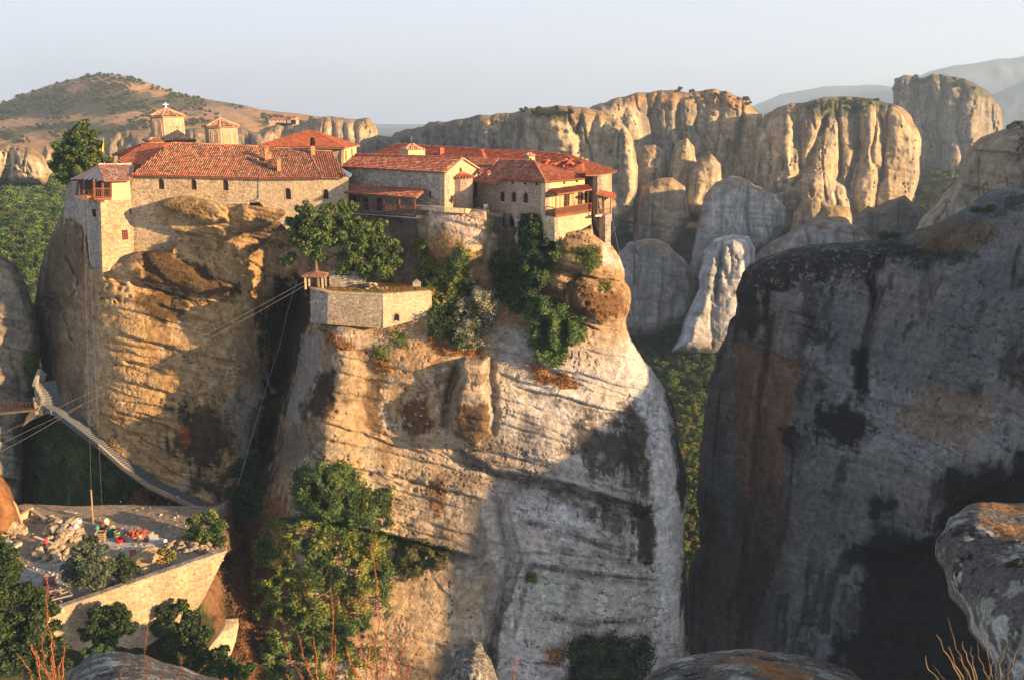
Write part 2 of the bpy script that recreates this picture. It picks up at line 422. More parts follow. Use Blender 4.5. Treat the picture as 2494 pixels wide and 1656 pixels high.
        prof = np.power(np.clip(1 - np.abs(2 * t - 1) ** 3, 0, 1), 0.5) * (1 - und) + und * t * (1 - np.power(t, 14))
        s.D -= A * loc * (prof + 0.35 * off) * mask
    def rough(s, a1=0.8, s1=9.0, a2=0.25, s2=2.2, a3=0.07, s3=0.5, seed=0, aniso=(1, 1, 1)):
        p = s.pos() * np.array(aniso)
        s.D += a1 * fbm(p, s1, 3, seed) + a2 * fbm(p, s2, 3, seed + 40)
        r = 1 - np.abs(fbm(p, s2 * 0.8, 3, seed + 60)); s.D += a2 * 0.7 * np.clip(r - 0.8, 0, 1) * 2.0
        s.D += a3 * fbm(p, s3, 2, seed + 80)
    def creases(s, A, lx, lz, slope=.25, seed=0, thr=.9, pits=0.0, ps=.35):
        """thin irregular cracks along the beds and small pits"""
        p = s.pos(); q = n3(p[..., 0] / lx, p[..., 1] / lx, (p[..., 2] + slope * p[..., 0]) / lz)
        r = 1 - np.abs(fbm(q, 1.0, 4, seed, .55)); amp = np.clip(.5 + 1.2 * fbm(p, lx * 1.2, 2, seed + 7), 0, 1.3)
        s.D += A * amp * np.clip((r - thr) / (1 - thr), 0, 1) ** 1.5
        if pits: n = fbm(p, ps, 2, seed + 9); s.D += pits * np.clip(n - .32, 0, 1) * 2
    def holes(s, n, box, D, w, seed=0):
        r = np.random.default_rng(seed)
        for _ in range(n):
            x = r.uniform(box[0], box[2]); y = r.uniform(box[1], box[3]); ww = w * r.uniform(0.6, 1.5)
            b = s._box([(x, y)], ww * 3); s.D[b] += D * r.uniform(.5, 1.2) * np.exp(-(((s.X[b] - x) / ww) ** 2 + ((s.Y[b] - y) / (ww * 0.8)) ** 2) ** 1.5)
    # colour ------------------------------------------------------------
    def paint_base(s, a, b, dark, seed=0, streak=0.4, scale=12.0, beds=0.25, slope=0.25):
        p = s.pos(); s.p = p
        n = fbm(p, scale, 4, seed + 100); m = sstep(-0.5, 0.5, n)[..., None]
        col = np.array(a) * (1 - m) + np.array(b) * m
        bc = (s.Y - slope * s.X) / 6.0
        lam = fbm(n3(p[..., 0] / 30, p[..., 1] / 30, bc), 1.4, 3, seed + 130)
        col = col * (1 + beds * np.clip(lam, -1, 1))[..., None]
        q = p * np.array([1, 1, 0.07]); st = fbm(q, scale * 0.14, 4, seed + 120) + 0.6 * fbm(p, scale * 1.4, 3, seed + 121)
        s.st = st; k = (sstep(0.38, 0.72, st) * streak)[..., None]
        s.col = col * (1 - k) + np.array(dark) * k
    def patch(s, poly, color, strength=0.9, soft=14, thr=0.0, ns=2.5, seed=0, streaky=0.0):
        b = s._box(poly, soft * 3 + 6); q, _, _ = sdf(s.X[b], s.Y[b], poly); p = s.p[b]
        bc = n3(p[..., 0] * .35, p[..., 1] * .35, p[..., 2] * 1.6 + p[..., 0] * .35)
        n = .55 * fbm(p * np.array([1, 1, .55 - 0.45 * streaky]), ns, 6, seed + 300, 0.72) + .35 * fbm(bc, ns * .6, 5, seed + 310, .7) + .45 * fbm(p * np.array([1.3, 1.3, .08]), ns * .5, 4, seed + 320, .7)
        m = sstep(-0.34, 0.30, np.clip(q / soft, -1.5, 1.6) * 0.55 + n * 1.0 - thr) * strength
        m = np.where(q < -soft * 2.5, 0, m)[..., None]
        s.col[b] = s.col[b] * (1 - m) + np.array(color) * m
    def everywhere(s, color, thr=0.35, strength=0.8, ns=2.0, seed=0, aniso=(1, 1, 1), mask=1.0):
        n = fbm(s.p * np.array(aniso), ns, 5, seed + 500, 0.62); m = (sstep(thr - 0.1, thr + 0.12, n) * strength * mask)[..., None]
        s.col = s.col * (1 - m) + np.array(color) * m
    def speckle(s, poly, color, thr=0.45, ns=0.5, seed=0, strength=0.9):
        b = s._box(poly, 5); q, _, _ = sdf(s.X[b], s.Y[b], poly)
        n = fbm(s.p[b], ns, 3, seed + 700, 0.6); m = (sstep(thr, thr + 0.1, n) * sstep(0, 20, q) * strength)[..., None]
        s.col[b] = s.col[b] * (1 - m) + np.array(color) * m
    def depth(s, x, y):
        x = np.asarray(x, float); y = np.asarray(y, float)
        fx = np.clip((x - s.xs[0]) / s.step, 0, len(s.xs) - 1.001); fy = np.clip((y - s.ys[0]) / s.step, 0, len(s.ys) - 1.001)
        i = fx.astype(int); j = fy.astype(int); a = fx - i; b = fy - j; D = s.D
        return (D[j, i] * (1 - a) + D[j, i + 1] * a) * (1 - b) + (D[j + 1, i] * (1 - a) + D[j + 1, i + 1] * a) * b
    def build(s, name, mat, kind='structure', parent=None):
        st = s.step; keep = s.sd > -1.45 * st
        X = np.where(s.sd < 0, s.nx, s.X); Y = np.where(s.sd < 0, s.ny, s.Y)
        idx = -np.ones(keep.shape, np.int64); idx[keep] = np.arange(keep.sum())
        ok = keep[:-1, :-1] & keep[1:, :-1] & keep[:-1, 1:] & keep[1:, 1:]
        anyin = (s.sd[:-1, :-1] > 0) | (s.sd[1:, :-1] > 0) | (s.sd[:-1, 1:] > 0) | (s.sd[1:, 1:] > 0)
        ok &= anyin
        j, i = np.nonzero(ok)
        f = np.stack([idx[j, i], idx[j + 1, i], idx[j + 1, i + 1], idx[j, i + 1]], -1)
        V = Pn(X[keep] * K, Y[keep] * K, s.D[keep]); col = np.clip(s.col[keep], 0.003, 0.95)
        # far side: coarse pebble shape closed on to the rim
        rim = np.array(s.poly); m = 5; n = len(rim); cen = rim.mean(0)
        di = s.depth(rim[:, 0], rim[:, 1]); rings = [Pn(rim[:, 0] * K, rim[:, 1] * K, di)]
        for k in range(1, m + 1):
            t = k / m; q = rim * (1 - t) + cen * t
            rings.append(Pn(q[:, 0] * K, q[:, 1] * K, di * (1 - t) + di.mean() * t + s.thick * math.sqrt(1 - (1 - t) ** 2)))
        base = len(V); V = np.vstack([V] + rings); bf = []
        a = np.arange(n); bb = (a + 1) % n
        for k in range(m): bf.append(np.stack([base + k * n + a, base + k * n + bb, base + (k + 1) * n + bb, base + (k + 1) * n + a], -1))
        col = np.vstack([col] + [np.tile(col.mean(0), (n, 1))] * (m + 1))
        me = np_mesh(name, V, [f] + bf, col)
        o = link(name, me, mat, parent)
        if kind: o['kind'] = kind
        return o
def nv(l): return [(a / K, b / K) for a, b in l]
TAN = (0.44, 0.31, 0.18); PALE = (0.48, 0.38, 0.255); GREY = (0.33, 0.31, 0.28); BLK = (0.022, 0.018, 0.013); BRN = (0.13, 0.085, 0.05)
PINK = (0.50, 0.32, 0.22); WHT = (0.60, 0.58, 0.54); DRY = (0.36, 0.20, 0.07); OLIVE = (0.12, 0.13, 0.045)

# ---------------------------------------------------------------- the monastery rock
mr_out = [(150, 470), (190, 425), (310, 415), (800, 415), (1030, 415), (1090, 425), (1140, 430), (1260, 425), (1350, 440), (1395, 480), (1402, 540),
          (1410, 565), (1428, 592), (1440, 622), (1440, 650), (1452, 664), (1456, 690), (1452, 715), (1444, 735), (1446, 760), (1455, 785),
          (1475, 815), (1500, 845), (1522, 880), (1538, 905), (1553, 935), (1562, 985), (1573, 1050), (1583, 1110), (1586, 1160), (1578, 1210),
          (1576, 1250), (1582, 1300), (1588, 1360), (1586, 1420), (1590, 1480), (1600, 1560), (1606, 1650), (560, 1650), (520, 1500), (500, 1300),
          (470, 1235), (300, 1235), (50, 1210), (48, 1080), (50, 985), (88, 955), (118, 935), (100, 870), (85, 790), (78, 720), (92, 620), (118, 545)]
mr_ctl = [(150, 470, 130), (100, 600, 138), (78, 750, 141), (110, 890, 136), (60, 1000, 134), (60, 1150, 133), (140, 1120, 127),
          (215, 640, 119.8), (205, 800, 120.3), (190, 950, 120.5), (230, 1050, 117.5), (330, 560, 119.0), (400, 500, 119), (600, 490, 120), (680, 480, 121.5),
          (300, 700, 117.2), (300, 900, 116.2), (330, 1080, 115), (200, 1180, 119), (330, 1200, 113), (440, 1220, 110),
          (450, 600, 119), (450, 750, 117.2), (450, 950, 115.8), (450, 1100, 114), (560, 560, 121), (580, 700, 119.5), (570, 850, 118), (560, 1000, 117), (530, 1140, 113.5),
          (640, 600, 124), (668, 700, 127), (640, 850, 125), (610, 1000, 121), (585, 1150, 114), (560, 1300, 105), (540, 1450, 98), (560, 1620, 93),
          (705, 640, 119), (735, 750, 110), (745, 790, 106), (700, 950, 104.2), (655, 1120, 102.5), (625, 1250, 100),
          (850, 740, 107), (940, 740, 106.0), (990, 710, 107.5),
          (760, 600, 120), (850, 590, 117), (860, 520, 119.5), (950, 520, 115.8), (930, 640, 113.8), (870, 640, 115.5), (990, 640, 113),
          (1000, 500, 113.0), (1100, 500, 112.5), (1060, 590, 111.5), (1060, 700, 109.5), (1150, 560, 113.2), (1185, 550, 112.6), (1215, 575, 111.3), (1170, 680, 110.5),
          (1250, 560, 111), (1300, 560, 108), (1350, 560, 108), (1395, 570, 110), (1250, 650, 109.5), (1380, 680, 107), (1440, 690, 109.5),
          (850, 850, 104.5), (850, 1000, 103), (850, 1150, 101.8), (850, 1300, 100), (850, 1450, 97), (800, 1600, 94),
          (1000, 800, 104.8), (1000, 950, 103), (1050, 1150, 101.5), (1050, 1300, 99.5), (1050, 1500, 97),
          (1200, 800, 105.5), (1200, 950, 102.8), (1250, 1150, 100.8), (1250, 1350, 99), (1250, 1600, 97),
          (1400, 800, 106), (1400, 950, 103), (1450, 1100, 101.5), (1480, 1350, 100), (1480, 1600, 98.5),
          (1520, 950, 107), (1550, 1050, 106), (1558, 1250, 105), (1565, 1500, 104.5)]
mr = Relief(mr_out, mr_ctl, step=2.3, rw=34, rd=5.0, amp=3.0, seed=3, thick=45)
slope_mask = 1 - sstep(600, 700, mr.X - 0.35 * (1100 - mr.Y)) * 0.25
mr.strata(0.24, 62, 0.65, 5, 0.7, slope_mask)
mr.strata(0.22, 22, 0.15, 9, 0.75); mr.strata(0.22, 9, 0.05, 10, 0.8)
mr.rough(0.8, 11.0, 0.12, 2.6, 0.04, 0.5, 1)
S = mr.step_
mr.creases(.45, 7.0, .9, .25, 31, .95, .03, .5); mr.creases(.4, 1.6, 8.0, 0, 35, .97)
# left mass: bedding ledges that undercut
for pl, D, L in [([(225, 600), (265, 628), (310, 646), (420, 668), (530, 692), (570, 708)], 0.9, 22), ([(236, 706), (313, 717), (400, 742)], 0.7, 16),
                 ([(238, 749), (313, 779), (419, 804), (555, 833), (590, 856)], 1.2, 20), ([(465, 823), (540, 838), (620, 856)], 0.5, 10),
                 ([(283, 828), (340, 842), (383, 856)], 1.1, 9), ([(244, 866), (313, 881), (419, 909), (470, 925)], 1.0, 14),
                 ([(268, 918), (383, 938), (440, 945)], 0.7, 9), ([(292, 945), (398, 968), (440, 975)], 0.7, 9), ([(120, 640), (180, 700), (238, 745)], 1.2, 24),
                 ([(110, 740), (150, 790), (210, 820), (260, 842)], 0.9, 20), ([(330, 560), (345, 600), (380, 640), (420, 665)], 0.8, 20),
                 ([(390, 540), (470, 560), (560, 590), (640, 640)], 0.6, 14), ([(150, 880), (240, 960), (330, 1010), (430, 1060), (500, 1075)], 0.8, 20),
                 ([(200, 930), (290, 1010), (400, 1085), (500, 1130)], 0.7, 18), ([(480, 720), (560, 745), (640, 775)], 0.5, 8)]: S(pl, D, L)
mr.bulge([(400, 960), (440, 925), (480, 905), (540, 910), (590, 940), (600, 1000), (570, 1080), (500, 1100), (400, 1085), (385, 1020)], 1.0, 50)
mr.bulge(nv([(368, 505), (385, 490), (420, 478), (470, 482), (530, 494), (556, 515), (558, 540), (520, 548), (460, 535), (395, 528)]), 3.0, 20)
mr.bulge(nv([(575, 520), (590, 497), (640, 495), (700, 508), (740, 530), (730, 560), (660, 566), (600, 560)]), 2.0, 24)
mr.bulge([(300, 585), (330, 580), (350, 568), (400, 590), (470, 632), (545, 662), (530, 690), (450, 675), (350, 652), (290, 632)], 1.8, 22)
mr.bulge([(208, 620), (250, 612), (300, 600), (330, 620), (330, 650), (240, 650), (210, 650)], 0.9, 18)
mr.holes(26, (225, 640, 300, 700), 0.7, 4.5, 1); mr.holes(14, (1310, 655, 1430, 745), 0.5, 5, 2); mr.holes(24, (740, 800, 1000, 1300), 0.4, 5, 3)
for pl, D, L in [([(95, 680), (140, 700), (185, 770), (240, 800)], 1.4, 22), ([(88, 790), (130, 810), (190, 870)], 1.2, 18), ([(130, 600), (170, 640), (210, 665)], 1.0, 16), ([(100, 860), (160, 880), (220, 940)], .9, 16)]: S(pl, D, L)
mr.bulge([(100, 610), (150, 590), (180, 640), (165, 690), (115, 680)], 1.8, 26); mr.bulge([(90, 700), (140, 720), (170, 790), (120, 800), (88, 770)], 1.8, 26); mr.bulge([(130, 810), (190, 850), (180, 910), (120, 880)], 1.2, 24); mr.bulge([(150, 500), (190, 520), (195, 590), (160, 580)], 1.4, 18)
mr.holes(30, (100, 640, 220, 900), .7, 5, 12)
# central gully
mr.crack([(690, 640), (672, 720), (650, 800), (640, 900), (615, 1010), (600, 1130)], 4.0, 26)
mr.crack([(700, 770), (668, 900), (650, 1000), (632, 1150)], 0.9, 9)
# outcrops under the church and at the right end
mr.bulge([(962, 490), (990, 478), (1124, 486), (1132, 540), (1120, 590), (1050, 620), (975, 585), (960, 530)], 1.9, 26)
mr.bulge([(1255, 575), (1290, 556), (1340, 540), (1395, 560), (1432, 620), (1430, 650), (1380, 642), (1290, 612)], 1.5, 26)
mr.bulge([(1312, 660), (1345, 628), (1410, 645), (1452, 690), (1448, 742), (1380, 745), (1325, 715)], 1.7, 30)
mr.bulge([(1250, 622), (1290, 625), (1312, 650), (1300, 680), (1262, 668)], 0.9, 18)
S([(1262, 592), (1320, 622), (1350, 634), (1436, 650)], 1.6, 14); S([(1330, 742), (1380, 758), (1446, 768)], 0.9, 10)
S([(1345, 735), (1390, 748), (1448, 752)], 0.6, 6); S([(1350, 775), (1400, 785), (1450, 792)], 0.5, 8); S([(1345, 800), (1400, 818), (1455, 822)], 0.5, 8)
# the spur
mr.bulge([(1058, 828), (1130, 822), (1126, 870), (1122, 890), (1136, 940), (1132, 1000), (1104, 1032), (1050, 1012), (1037, 982), (1040, 925), (1056, 880)], 3.4, 24)
mr.crack([(1058, 830), (1045, 880), (1030, 930), (1030, 990)], 1.8, 9); mr.crack([(1130, 820), (1134, 880), (1142, 950), (1136, 1010)], 0.9, 8)
for pl, D, L in [([(1040, 995), (1075, 1040), (1141, 1078), (1213, 1092), (1300, 1108), (1412, 1140), (1500, 1168)], 3.4, 40),
                 ([(1180, 885), (1304, 914), (1420, 945), (1500, 965)], 1.1, 20), ([(740, 790), (800, 800), (880, 815)], 0.8, 14),
                 ([(700, 960), (800, 985), (900, 1020), (1000, 1045)], 0.7, 30), ([(800, 905), (900, 925), (985, 940)], 0.5, 12),
                 ([(677, 1164), (764, 1197), (860, 1222), (918, 1232), (1005, 1255), (1072, 1272), (1120, 1280)], 2.6, 60),
                 ([(1182, 1190), (1300, 1210), (1440, 1262), (1520, 1270)], 0.7, 18), ([(1200, 1290), (1350, 1310), (1500, 1330), (1560, 1325)], 0.9, 24),
                 ([(1230, 1400), (1330, 1425), (1500, 1420)], 0.5, 16), ([(1190, 1470), (1300, 1480), (1360, 1482)], 0.4, 14),
                 ([(1075, 780), (1120, 800), (1200, 812), (1330, 880), (1370, 900)], 0.6, 16), ([(1000, 1330), (1060, 1395), (1130, 1385)], 0.4, 14),
                 ([(880, 1000), (960, 1020), (1040, 1060)], 0.5, 14), ([(760, 850), (850, 870), (960, 890), (1030, 905)], 0.4, 10)]: S(pl, D, L)
S([(1168, 1104), (1178, 1184), (1199, 1250), (1207, 1294), (1190, 1345), (1160, 1420), (1150, 1500), (1140, 1600)], 2.0, 60, 1)
mr.crack([(1270 - 40, 1294), (1215, 1330), (1200, 1400), (1180, 1480)], 0.6, 6)
mr.crack([(1150, 1110), (1160, 1200), (1180, 1290), (1160, 1380), (1140, 1480), (1130, 1600)], 0.9, 10)
mr.bulge([(1500, 900), (1535, 915), (1552, 950), (1560, 1040), (1540, 1100), (1510, 1060), (1490, 980)], 0.8, 26)
mr.crack([(1400, 1170), (1480, 1180), (1560, 1150)], 0.9, 8)
def bedlines(rel, n, box, slope, seed, D=.35, L=6, ln=(40, 170)):
    r = np.random.default_rng(seed)
    for _ in range(n):
        x = r.uniform(box[0], box[2]); y = r.uniform(box[1], box[3]); l = r.uniform(*ln); s_ = slope * r.uniform(.6, 1.4)
        rel.step_([(x, y), (x + l * .5, y + l * .5 * s_ + r.normal() * 3), (x + l, y + l * s_ + r.normal() * 4)], D * r.uniform(.4, 1.7), L * r.uniform(.6, 2.2))
bedlines(mr, 26, (120, 560, 500, 1100), .26, 5, .5, 7, (90, 330)); bedlines(mr, 34, (700, 800, 1350, 1250), .25, 6, .42, 7, (120, 400)); bedlines(mr, 16, (1150, 1200, 1400, 1540), .08, 7, .45, 8, (150, 400)); bedlines(mr, 9, (1260, 560, 1400, 860), .2, 8, .4, 5, (50, 110))
mr.holes(90, (130, 560, 1540, 1540), 0.28, 3.2, 9)
S([(368, 500), (395, 528), (460, 540), (520, 545), (560, 540)], 1.6, 16); S([(575, 545), (660, 560), (735, 560)], 1.5, 16); S([(305, 640), (380, 668), (450, 690), (530, 700)], 1.2, 16)
# notch behind the hanging ivy
mr.crack([(1168, 600), (1160, 640), (1150, 700)], 2.0, 26)
# stairway bench cut into the foot of the left mass
mr.cut([(50, 975), (90, 958), (118, 935), (140, 962), (240, 1030), (330, 1102), (440, 1152), (520, 1190), (520, 1240), (50, 1240)], 2.6, 3)
# where the walls stand the rock stays behind them
W1 = nv([(150, 430), (330, 425), (850, 425), (850, 520), (760, 524), (715, 522), (690, 508), (605, 500), (605, 494), (524, 494), (500, 484), (440, 476), (395, 488), (378, 505),
         (378, 532), (398, 542), (425, 568), (432, 592), (412, 612), (333, 612), (296, 638), (252, 640), (221, 655), (209, 560), (203, 500), (160, 500)])
mr.cut(W1, 5)
mr.cut(nv([(840, 425), (1083, 425), (1170, 425), (1146, 508), (1084, 502), (1018, 500), (1012, 524), (812, 512)]), 5)
mr.cut(nv([(1140, 435), (1300, 435), (1435, 440), (1440, 520), (1438, 556), (1398, 562), (1360, 566), (1350, 530), (1328, 522), (1256, 519), (1258, 551), (1228, 551), (1230, 518), (1202, 516), (1190, 510), (1140, 508)]), 5)
mr.cut(nv([(1424, 430), (1500, 430), (1500, 610), (1486, 605), (1474, 592), (1445, 572), (1436, 520)]), 6)
# terrace set into the rock above the bastion
X_, Y_ = mr.X * K, mr.Y * K
tz = -20.9; dz_ = depth_of_z(Y_, tz)
ter = inside(X_, Y_, [(765, 690), (1052, 690), (1052, 712), (1045, 745), (933, 775), (799, 760), (765, 712)])
mr.D = np.where(ter, np.maximum(mr.D, 109.0), mr.D)

mr.paint_base(TAN, PALE, BRN, 2, 0.35, 11.0, 0.09, 0.25)
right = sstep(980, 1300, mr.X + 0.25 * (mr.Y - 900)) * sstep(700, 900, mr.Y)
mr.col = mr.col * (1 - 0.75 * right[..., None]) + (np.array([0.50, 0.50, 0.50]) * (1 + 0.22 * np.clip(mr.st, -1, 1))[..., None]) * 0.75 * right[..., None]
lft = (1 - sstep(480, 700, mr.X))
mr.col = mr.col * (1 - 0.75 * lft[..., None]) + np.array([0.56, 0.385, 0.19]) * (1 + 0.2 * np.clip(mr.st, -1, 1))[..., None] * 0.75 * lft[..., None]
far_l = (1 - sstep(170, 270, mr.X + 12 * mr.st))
mr.col = mr.col * (1 - 0.6 * far_l[..., None]) + np.array([0.15, 0.13, 0.105]) * 0.6 * far_l[..., None]  # left flank darkened in the colour to deepen its shade
mr.everywhere(BRN, 0.42, 0.45, 4.0, 3, (1, 1, 0.4)); mr.everywhere((0.62, 0.56, 0.48), 0.5, 0.4, 3.0, 7, (1, 1, 0.3))
pt = mr.patch
LICH = (0.10, 0.065, 0.03)
pt([(325, 580), (350, 566), (400, 585), (470, 630), (545, 664), (530, 690), (450, 682), (350, 655), (318, 632)], LICH, 0.9, 16, -0.1, 1.6, 1)
pt([(320, 675), (400, 668), (430, 700), (425, 745), (340, 735), (310, 700)], LICH, 0.85, 18, 0.0, 1.6, 2)
pt(nv([(380, 492), (470, 482), (540, 505), (540, 535), (420, 525)]), (0.14, 0.10, 0.05), 0.7, 14, 0.05, 1.5, 3)
pt([(590, 480), (690, 500), (710, 540), (600, 560), (540, 540)], (0.16, 0.13, 0.09), 0.6, 20, 0.1, 2, 4)
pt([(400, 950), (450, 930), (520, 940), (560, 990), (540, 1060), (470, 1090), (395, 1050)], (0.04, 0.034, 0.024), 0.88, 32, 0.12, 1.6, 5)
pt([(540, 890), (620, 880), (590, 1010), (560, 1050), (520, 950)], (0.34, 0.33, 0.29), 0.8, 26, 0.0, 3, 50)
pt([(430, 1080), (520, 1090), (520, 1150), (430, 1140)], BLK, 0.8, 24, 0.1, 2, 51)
pt([(440, 820), (600, 820), (560, 900), (440, 900)], (0.40, 0.32, 0.20), 0.5, 30, 0.1, 3, 6)
pt([(412, 990), (432, 985), (440, 1020), (425, 1032)], (0.5, 0.16, 0.03), 0.9, 8, 0.1, .8, 7)
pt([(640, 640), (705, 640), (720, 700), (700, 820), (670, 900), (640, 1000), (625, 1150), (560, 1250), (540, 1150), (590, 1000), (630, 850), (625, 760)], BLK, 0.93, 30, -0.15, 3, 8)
pt([(700, 775), (742, 770), (735, 850), (700, 950), (685, 1060), (655, 1060), (668, 950), (690, 860)], (0.34, 0.32, 0.29), 0.9, 8, -0.25, 3, 9, 1)
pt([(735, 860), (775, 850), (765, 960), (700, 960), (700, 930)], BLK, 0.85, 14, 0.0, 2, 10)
pt([(560, 930), (580, 940), (575, 1010), (560, 1060)], (0.42, 0.44, 0.44), 0.7, 8, 0.0, 2, 11, 1)
pt([(830, 940), (850, 870), (880, 880), (880, 1000), (850, 1010)], BRN, 0.8, 14, 0.1, 1.5, 12, 1)
pt([(930, 930), (985, 920), (990, 990), (950, 1010), (925, 990)], (0.12, 0.05, 0.02), 0.85, 12, 0.0, 1.4, 13, 1)
pt([(1050, 940), (1125, 930), (1128, 1000), (1095, 1025), (1050, 1000)], (0.14, 0.08, 0.03), 0.85, 12, -0.1, 1.6, 14, .5)
pt([(1085, 860), (1122, 860), (1122, 885), (1090, 890)], (0.18, 0.13, 0.08), 0.7, 8, 0.0, 1, 15)
pt([(990, 1100), (1030, 1080), (1030, 1180), (1000, 1190), (970, 1140)], (0.20, 0.10, 0.04), 0.75, 12, 0.15, 1.5, 16)
pt([(1370, 680), (1430, 670), (1440, 720), (1400, 740), (1330, 730), (1320, 690), (1350, 660)], (0.17, 0.09, 0.04), 0.9, 14, -0.1, 1.2, 17)
pt([(1300, 655), (1340, 640), (1370, 690), (1340, 730), (1312, 700)], (0.16, 0.11, 0.06), 0.8, 12, 0.0, 1.2, 18)
pt([(1280, 570), (1330, 560), (1345, 600), (1300, 600)], (0.30, 0.20, 0.08), 0.7, 10, 0.0, 1.2, 19)
pt([(1390, 560), (1425, 590), (1432, 620), (1395, 600)], WHT, 0.8, 12, -0.1, 2, 20)
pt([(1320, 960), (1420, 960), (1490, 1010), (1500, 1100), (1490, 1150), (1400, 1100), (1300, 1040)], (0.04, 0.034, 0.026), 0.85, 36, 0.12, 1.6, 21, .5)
pt([(1440, 930), (1490, 940), (1500, 1000), (1490, 1090), (1440, 1060)], (0.06, 0.045, 0.03), 0.85, 20, 0.05, 2, 22, .5)
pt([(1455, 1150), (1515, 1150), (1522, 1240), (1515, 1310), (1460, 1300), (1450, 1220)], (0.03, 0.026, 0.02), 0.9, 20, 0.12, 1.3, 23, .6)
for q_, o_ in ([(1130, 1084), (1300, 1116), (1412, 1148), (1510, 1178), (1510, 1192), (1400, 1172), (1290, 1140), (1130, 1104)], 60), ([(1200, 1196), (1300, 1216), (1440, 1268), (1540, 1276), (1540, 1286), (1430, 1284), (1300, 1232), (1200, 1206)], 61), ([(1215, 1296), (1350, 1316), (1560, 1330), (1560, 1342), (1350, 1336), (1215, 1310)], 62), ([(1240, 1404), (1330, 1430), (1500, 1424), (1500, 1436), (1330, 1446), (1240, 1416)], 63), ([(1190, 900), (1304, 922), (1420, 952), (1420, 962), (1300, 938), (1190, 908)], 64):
    pt(q_, (0.07, 0.06, 0.045), 0.6, 8, 0.22, 1.4, o_)  # dark bands below the ledges: overhang shade put into the colour
pt([(700, 1060), (860, 1010), (900, 1100), (860, 1180), (820, 1060), (730, 1040)], (0.34, 0.32, 0.29), 0.6, 14, 0.1, 3, 65, .8)
pt([(620, 1000), (720, 960), (760, 1010), (700, 1060), (640, 1100)], (0.16, 0.12, 0.08), 0.6, 14, 0.1, 2, 66)
pt([(1300, 1150), (1400, 1165), (1450, 1200), (1440, 1260), (1380, 1210), (1300, 1190)], (0.07, 0.055, 0.04), 0.8, 18, 0.22, 1.5, 24)
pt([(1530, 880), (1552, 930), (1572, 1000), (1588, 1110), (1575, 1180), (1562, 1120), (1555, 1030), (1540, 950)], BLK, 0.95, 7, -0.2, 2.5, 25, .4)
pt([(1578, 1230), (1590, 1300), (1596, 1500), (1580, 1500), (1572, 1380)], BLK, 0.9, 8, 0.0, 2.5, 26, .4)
pt([(1455, 800), (1500, 860), (1530, 940), (1550, 1050), (1555, 1200), (1560, 1500), (1520, 1500), (1520, 1200), (1500, 1000), (1440, 880)], (0.62, 0.62, 0.61), 0.75, 18, -0.1, 4, 27, .6)
pt([(1180, 1130), (1300, 1160), (1380, 1210), (1300, 1220), (1190, 1180)], (0.58, 0.58, 0.58), 0.6, 16, 0.0, 3, 28)
pt([(1200, 1340), (1320, 1330), (1330, 1440), (1230, 1430)], (0.44, 0.47, 0.40), 0.6, 30, 0.0, 3, 29)
pt([(1290, 1340), (1340, 1330), (1350, 1380), (1300, 1390)], (0.10, 0.09, 0.06), 0.5, 16, 0.2, 1.5, 30)
pt([(995, 490), (1110, 490), (1124, 560), (1090, 560), (1000, 510)], (0.66, 0.52, 0.42), 0.85, 12, -0.1, 2, 31)
pt([(985, 540), (1060, 560), (1075, 620), (1020, 640), (980, 600)], (0.40, 0.23, 0.09), 0.75, 14, 0.05, 1.5, 32)
pt([(880, 500), (960, 500), (985, 560), (980, 660), (880, 660), (900, 560)], (0.20, 0.17, 0.14), 0.85, 20, -0.1, 3, 33, .6)
pt([(1100, 640), (1200, 650), (1230, 760), (1160, 800), (1110, 700)], (0.30, 0.15, 0.07), 0.6, 20, 0.1, 2, 34)
pt([(1140, 740), (1230, 770), (1230, 830), (1160, 820)], (0.42, 0.40, 0.38), 0.7, 16, 0.0, 3, 35, .5)
pt([(1240, 660), (1310, 670), (1310, 740), (1250, 700)], (0.10, 0.07, 0.03), 0.8, 14, 0.0, 2, 36)
pt([(1135, 500), (1215, 510), (1215, 680), (1140, 670)], (0.09, 0.075, 0.05), 0.85, 16, 0.0, 3, 37)
pt([(740, 760), (860, 760), (960, 790), (860, 800), (750, 790)], (0.50, 0.44, 0.38), 0.5, 12, 0.0, 2, 38)
pt([(560, 1160), (640, 1160), (640, 1280), (600, 1500), (560, 1620), (500, 1400)], (0.17, 0.075, 0.04), 0.9, 26, -0.1, 3, 39)
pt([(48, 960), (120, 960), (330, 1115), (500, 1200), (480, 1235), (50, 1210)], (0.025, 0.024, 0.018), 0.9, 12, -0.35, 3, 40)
pt([(95, 540), (150, 500), (190, 560), (170, 700), (120, 640)], (0.16, 0.11, 0.06), 0.7, 24, 0.0, 3, 41)
pt([(880, 1480), (1130, 1480), (1150, 1600), (900, 1600)], (0.11, 0.08, 0.055), 0.8, 30, 0.05, 1.6, 42)
pt([(860, 1260), (1000, 1290), (1100, 1350), (1080, 1480), (960, 1500), (900, 1400)], (0.46, 0.34, 0.20), 0.7, 40, -0.1, 4, 43)
pt([(1260, 1500), (1290, 1495), (1300, 1530), (1265, 1535)], (0.20, 0.08, 0.04), 0.8, 8, 0.1, .8, 44)
mr.speckle([(860, 830), (1060, 830), (1040, 1000), (860, 1000)], (0.70, 0.64, 0.56), 0.5, 0.7, 1, 0.6)
mr.speckle([(1200, 1330), (1560, 1330), (1560, 1600), (1200, 1600)], (0.66, 0.66, 0.62), 0.62, 0.8, 2, 0.7)
mr.col *= (1 + .22 * fbm(mr.p * np.array([1, 1, 1.6]), 1.1, 4, 990, .7))[..., None]
sp_ = fbm(mr.p, .33, 3, 995, .7); mr.col *= (1 + .35 * np.clip(sp_ - .35, 0, 1) - .4 * np.clip(-sp_ - .35, 0, 1))[..., None]; mr.col = np.maximum(mr.col, 0) ** 1.12 * 1.15
rock_o = mr.build('monastery_rock', M['rock'])

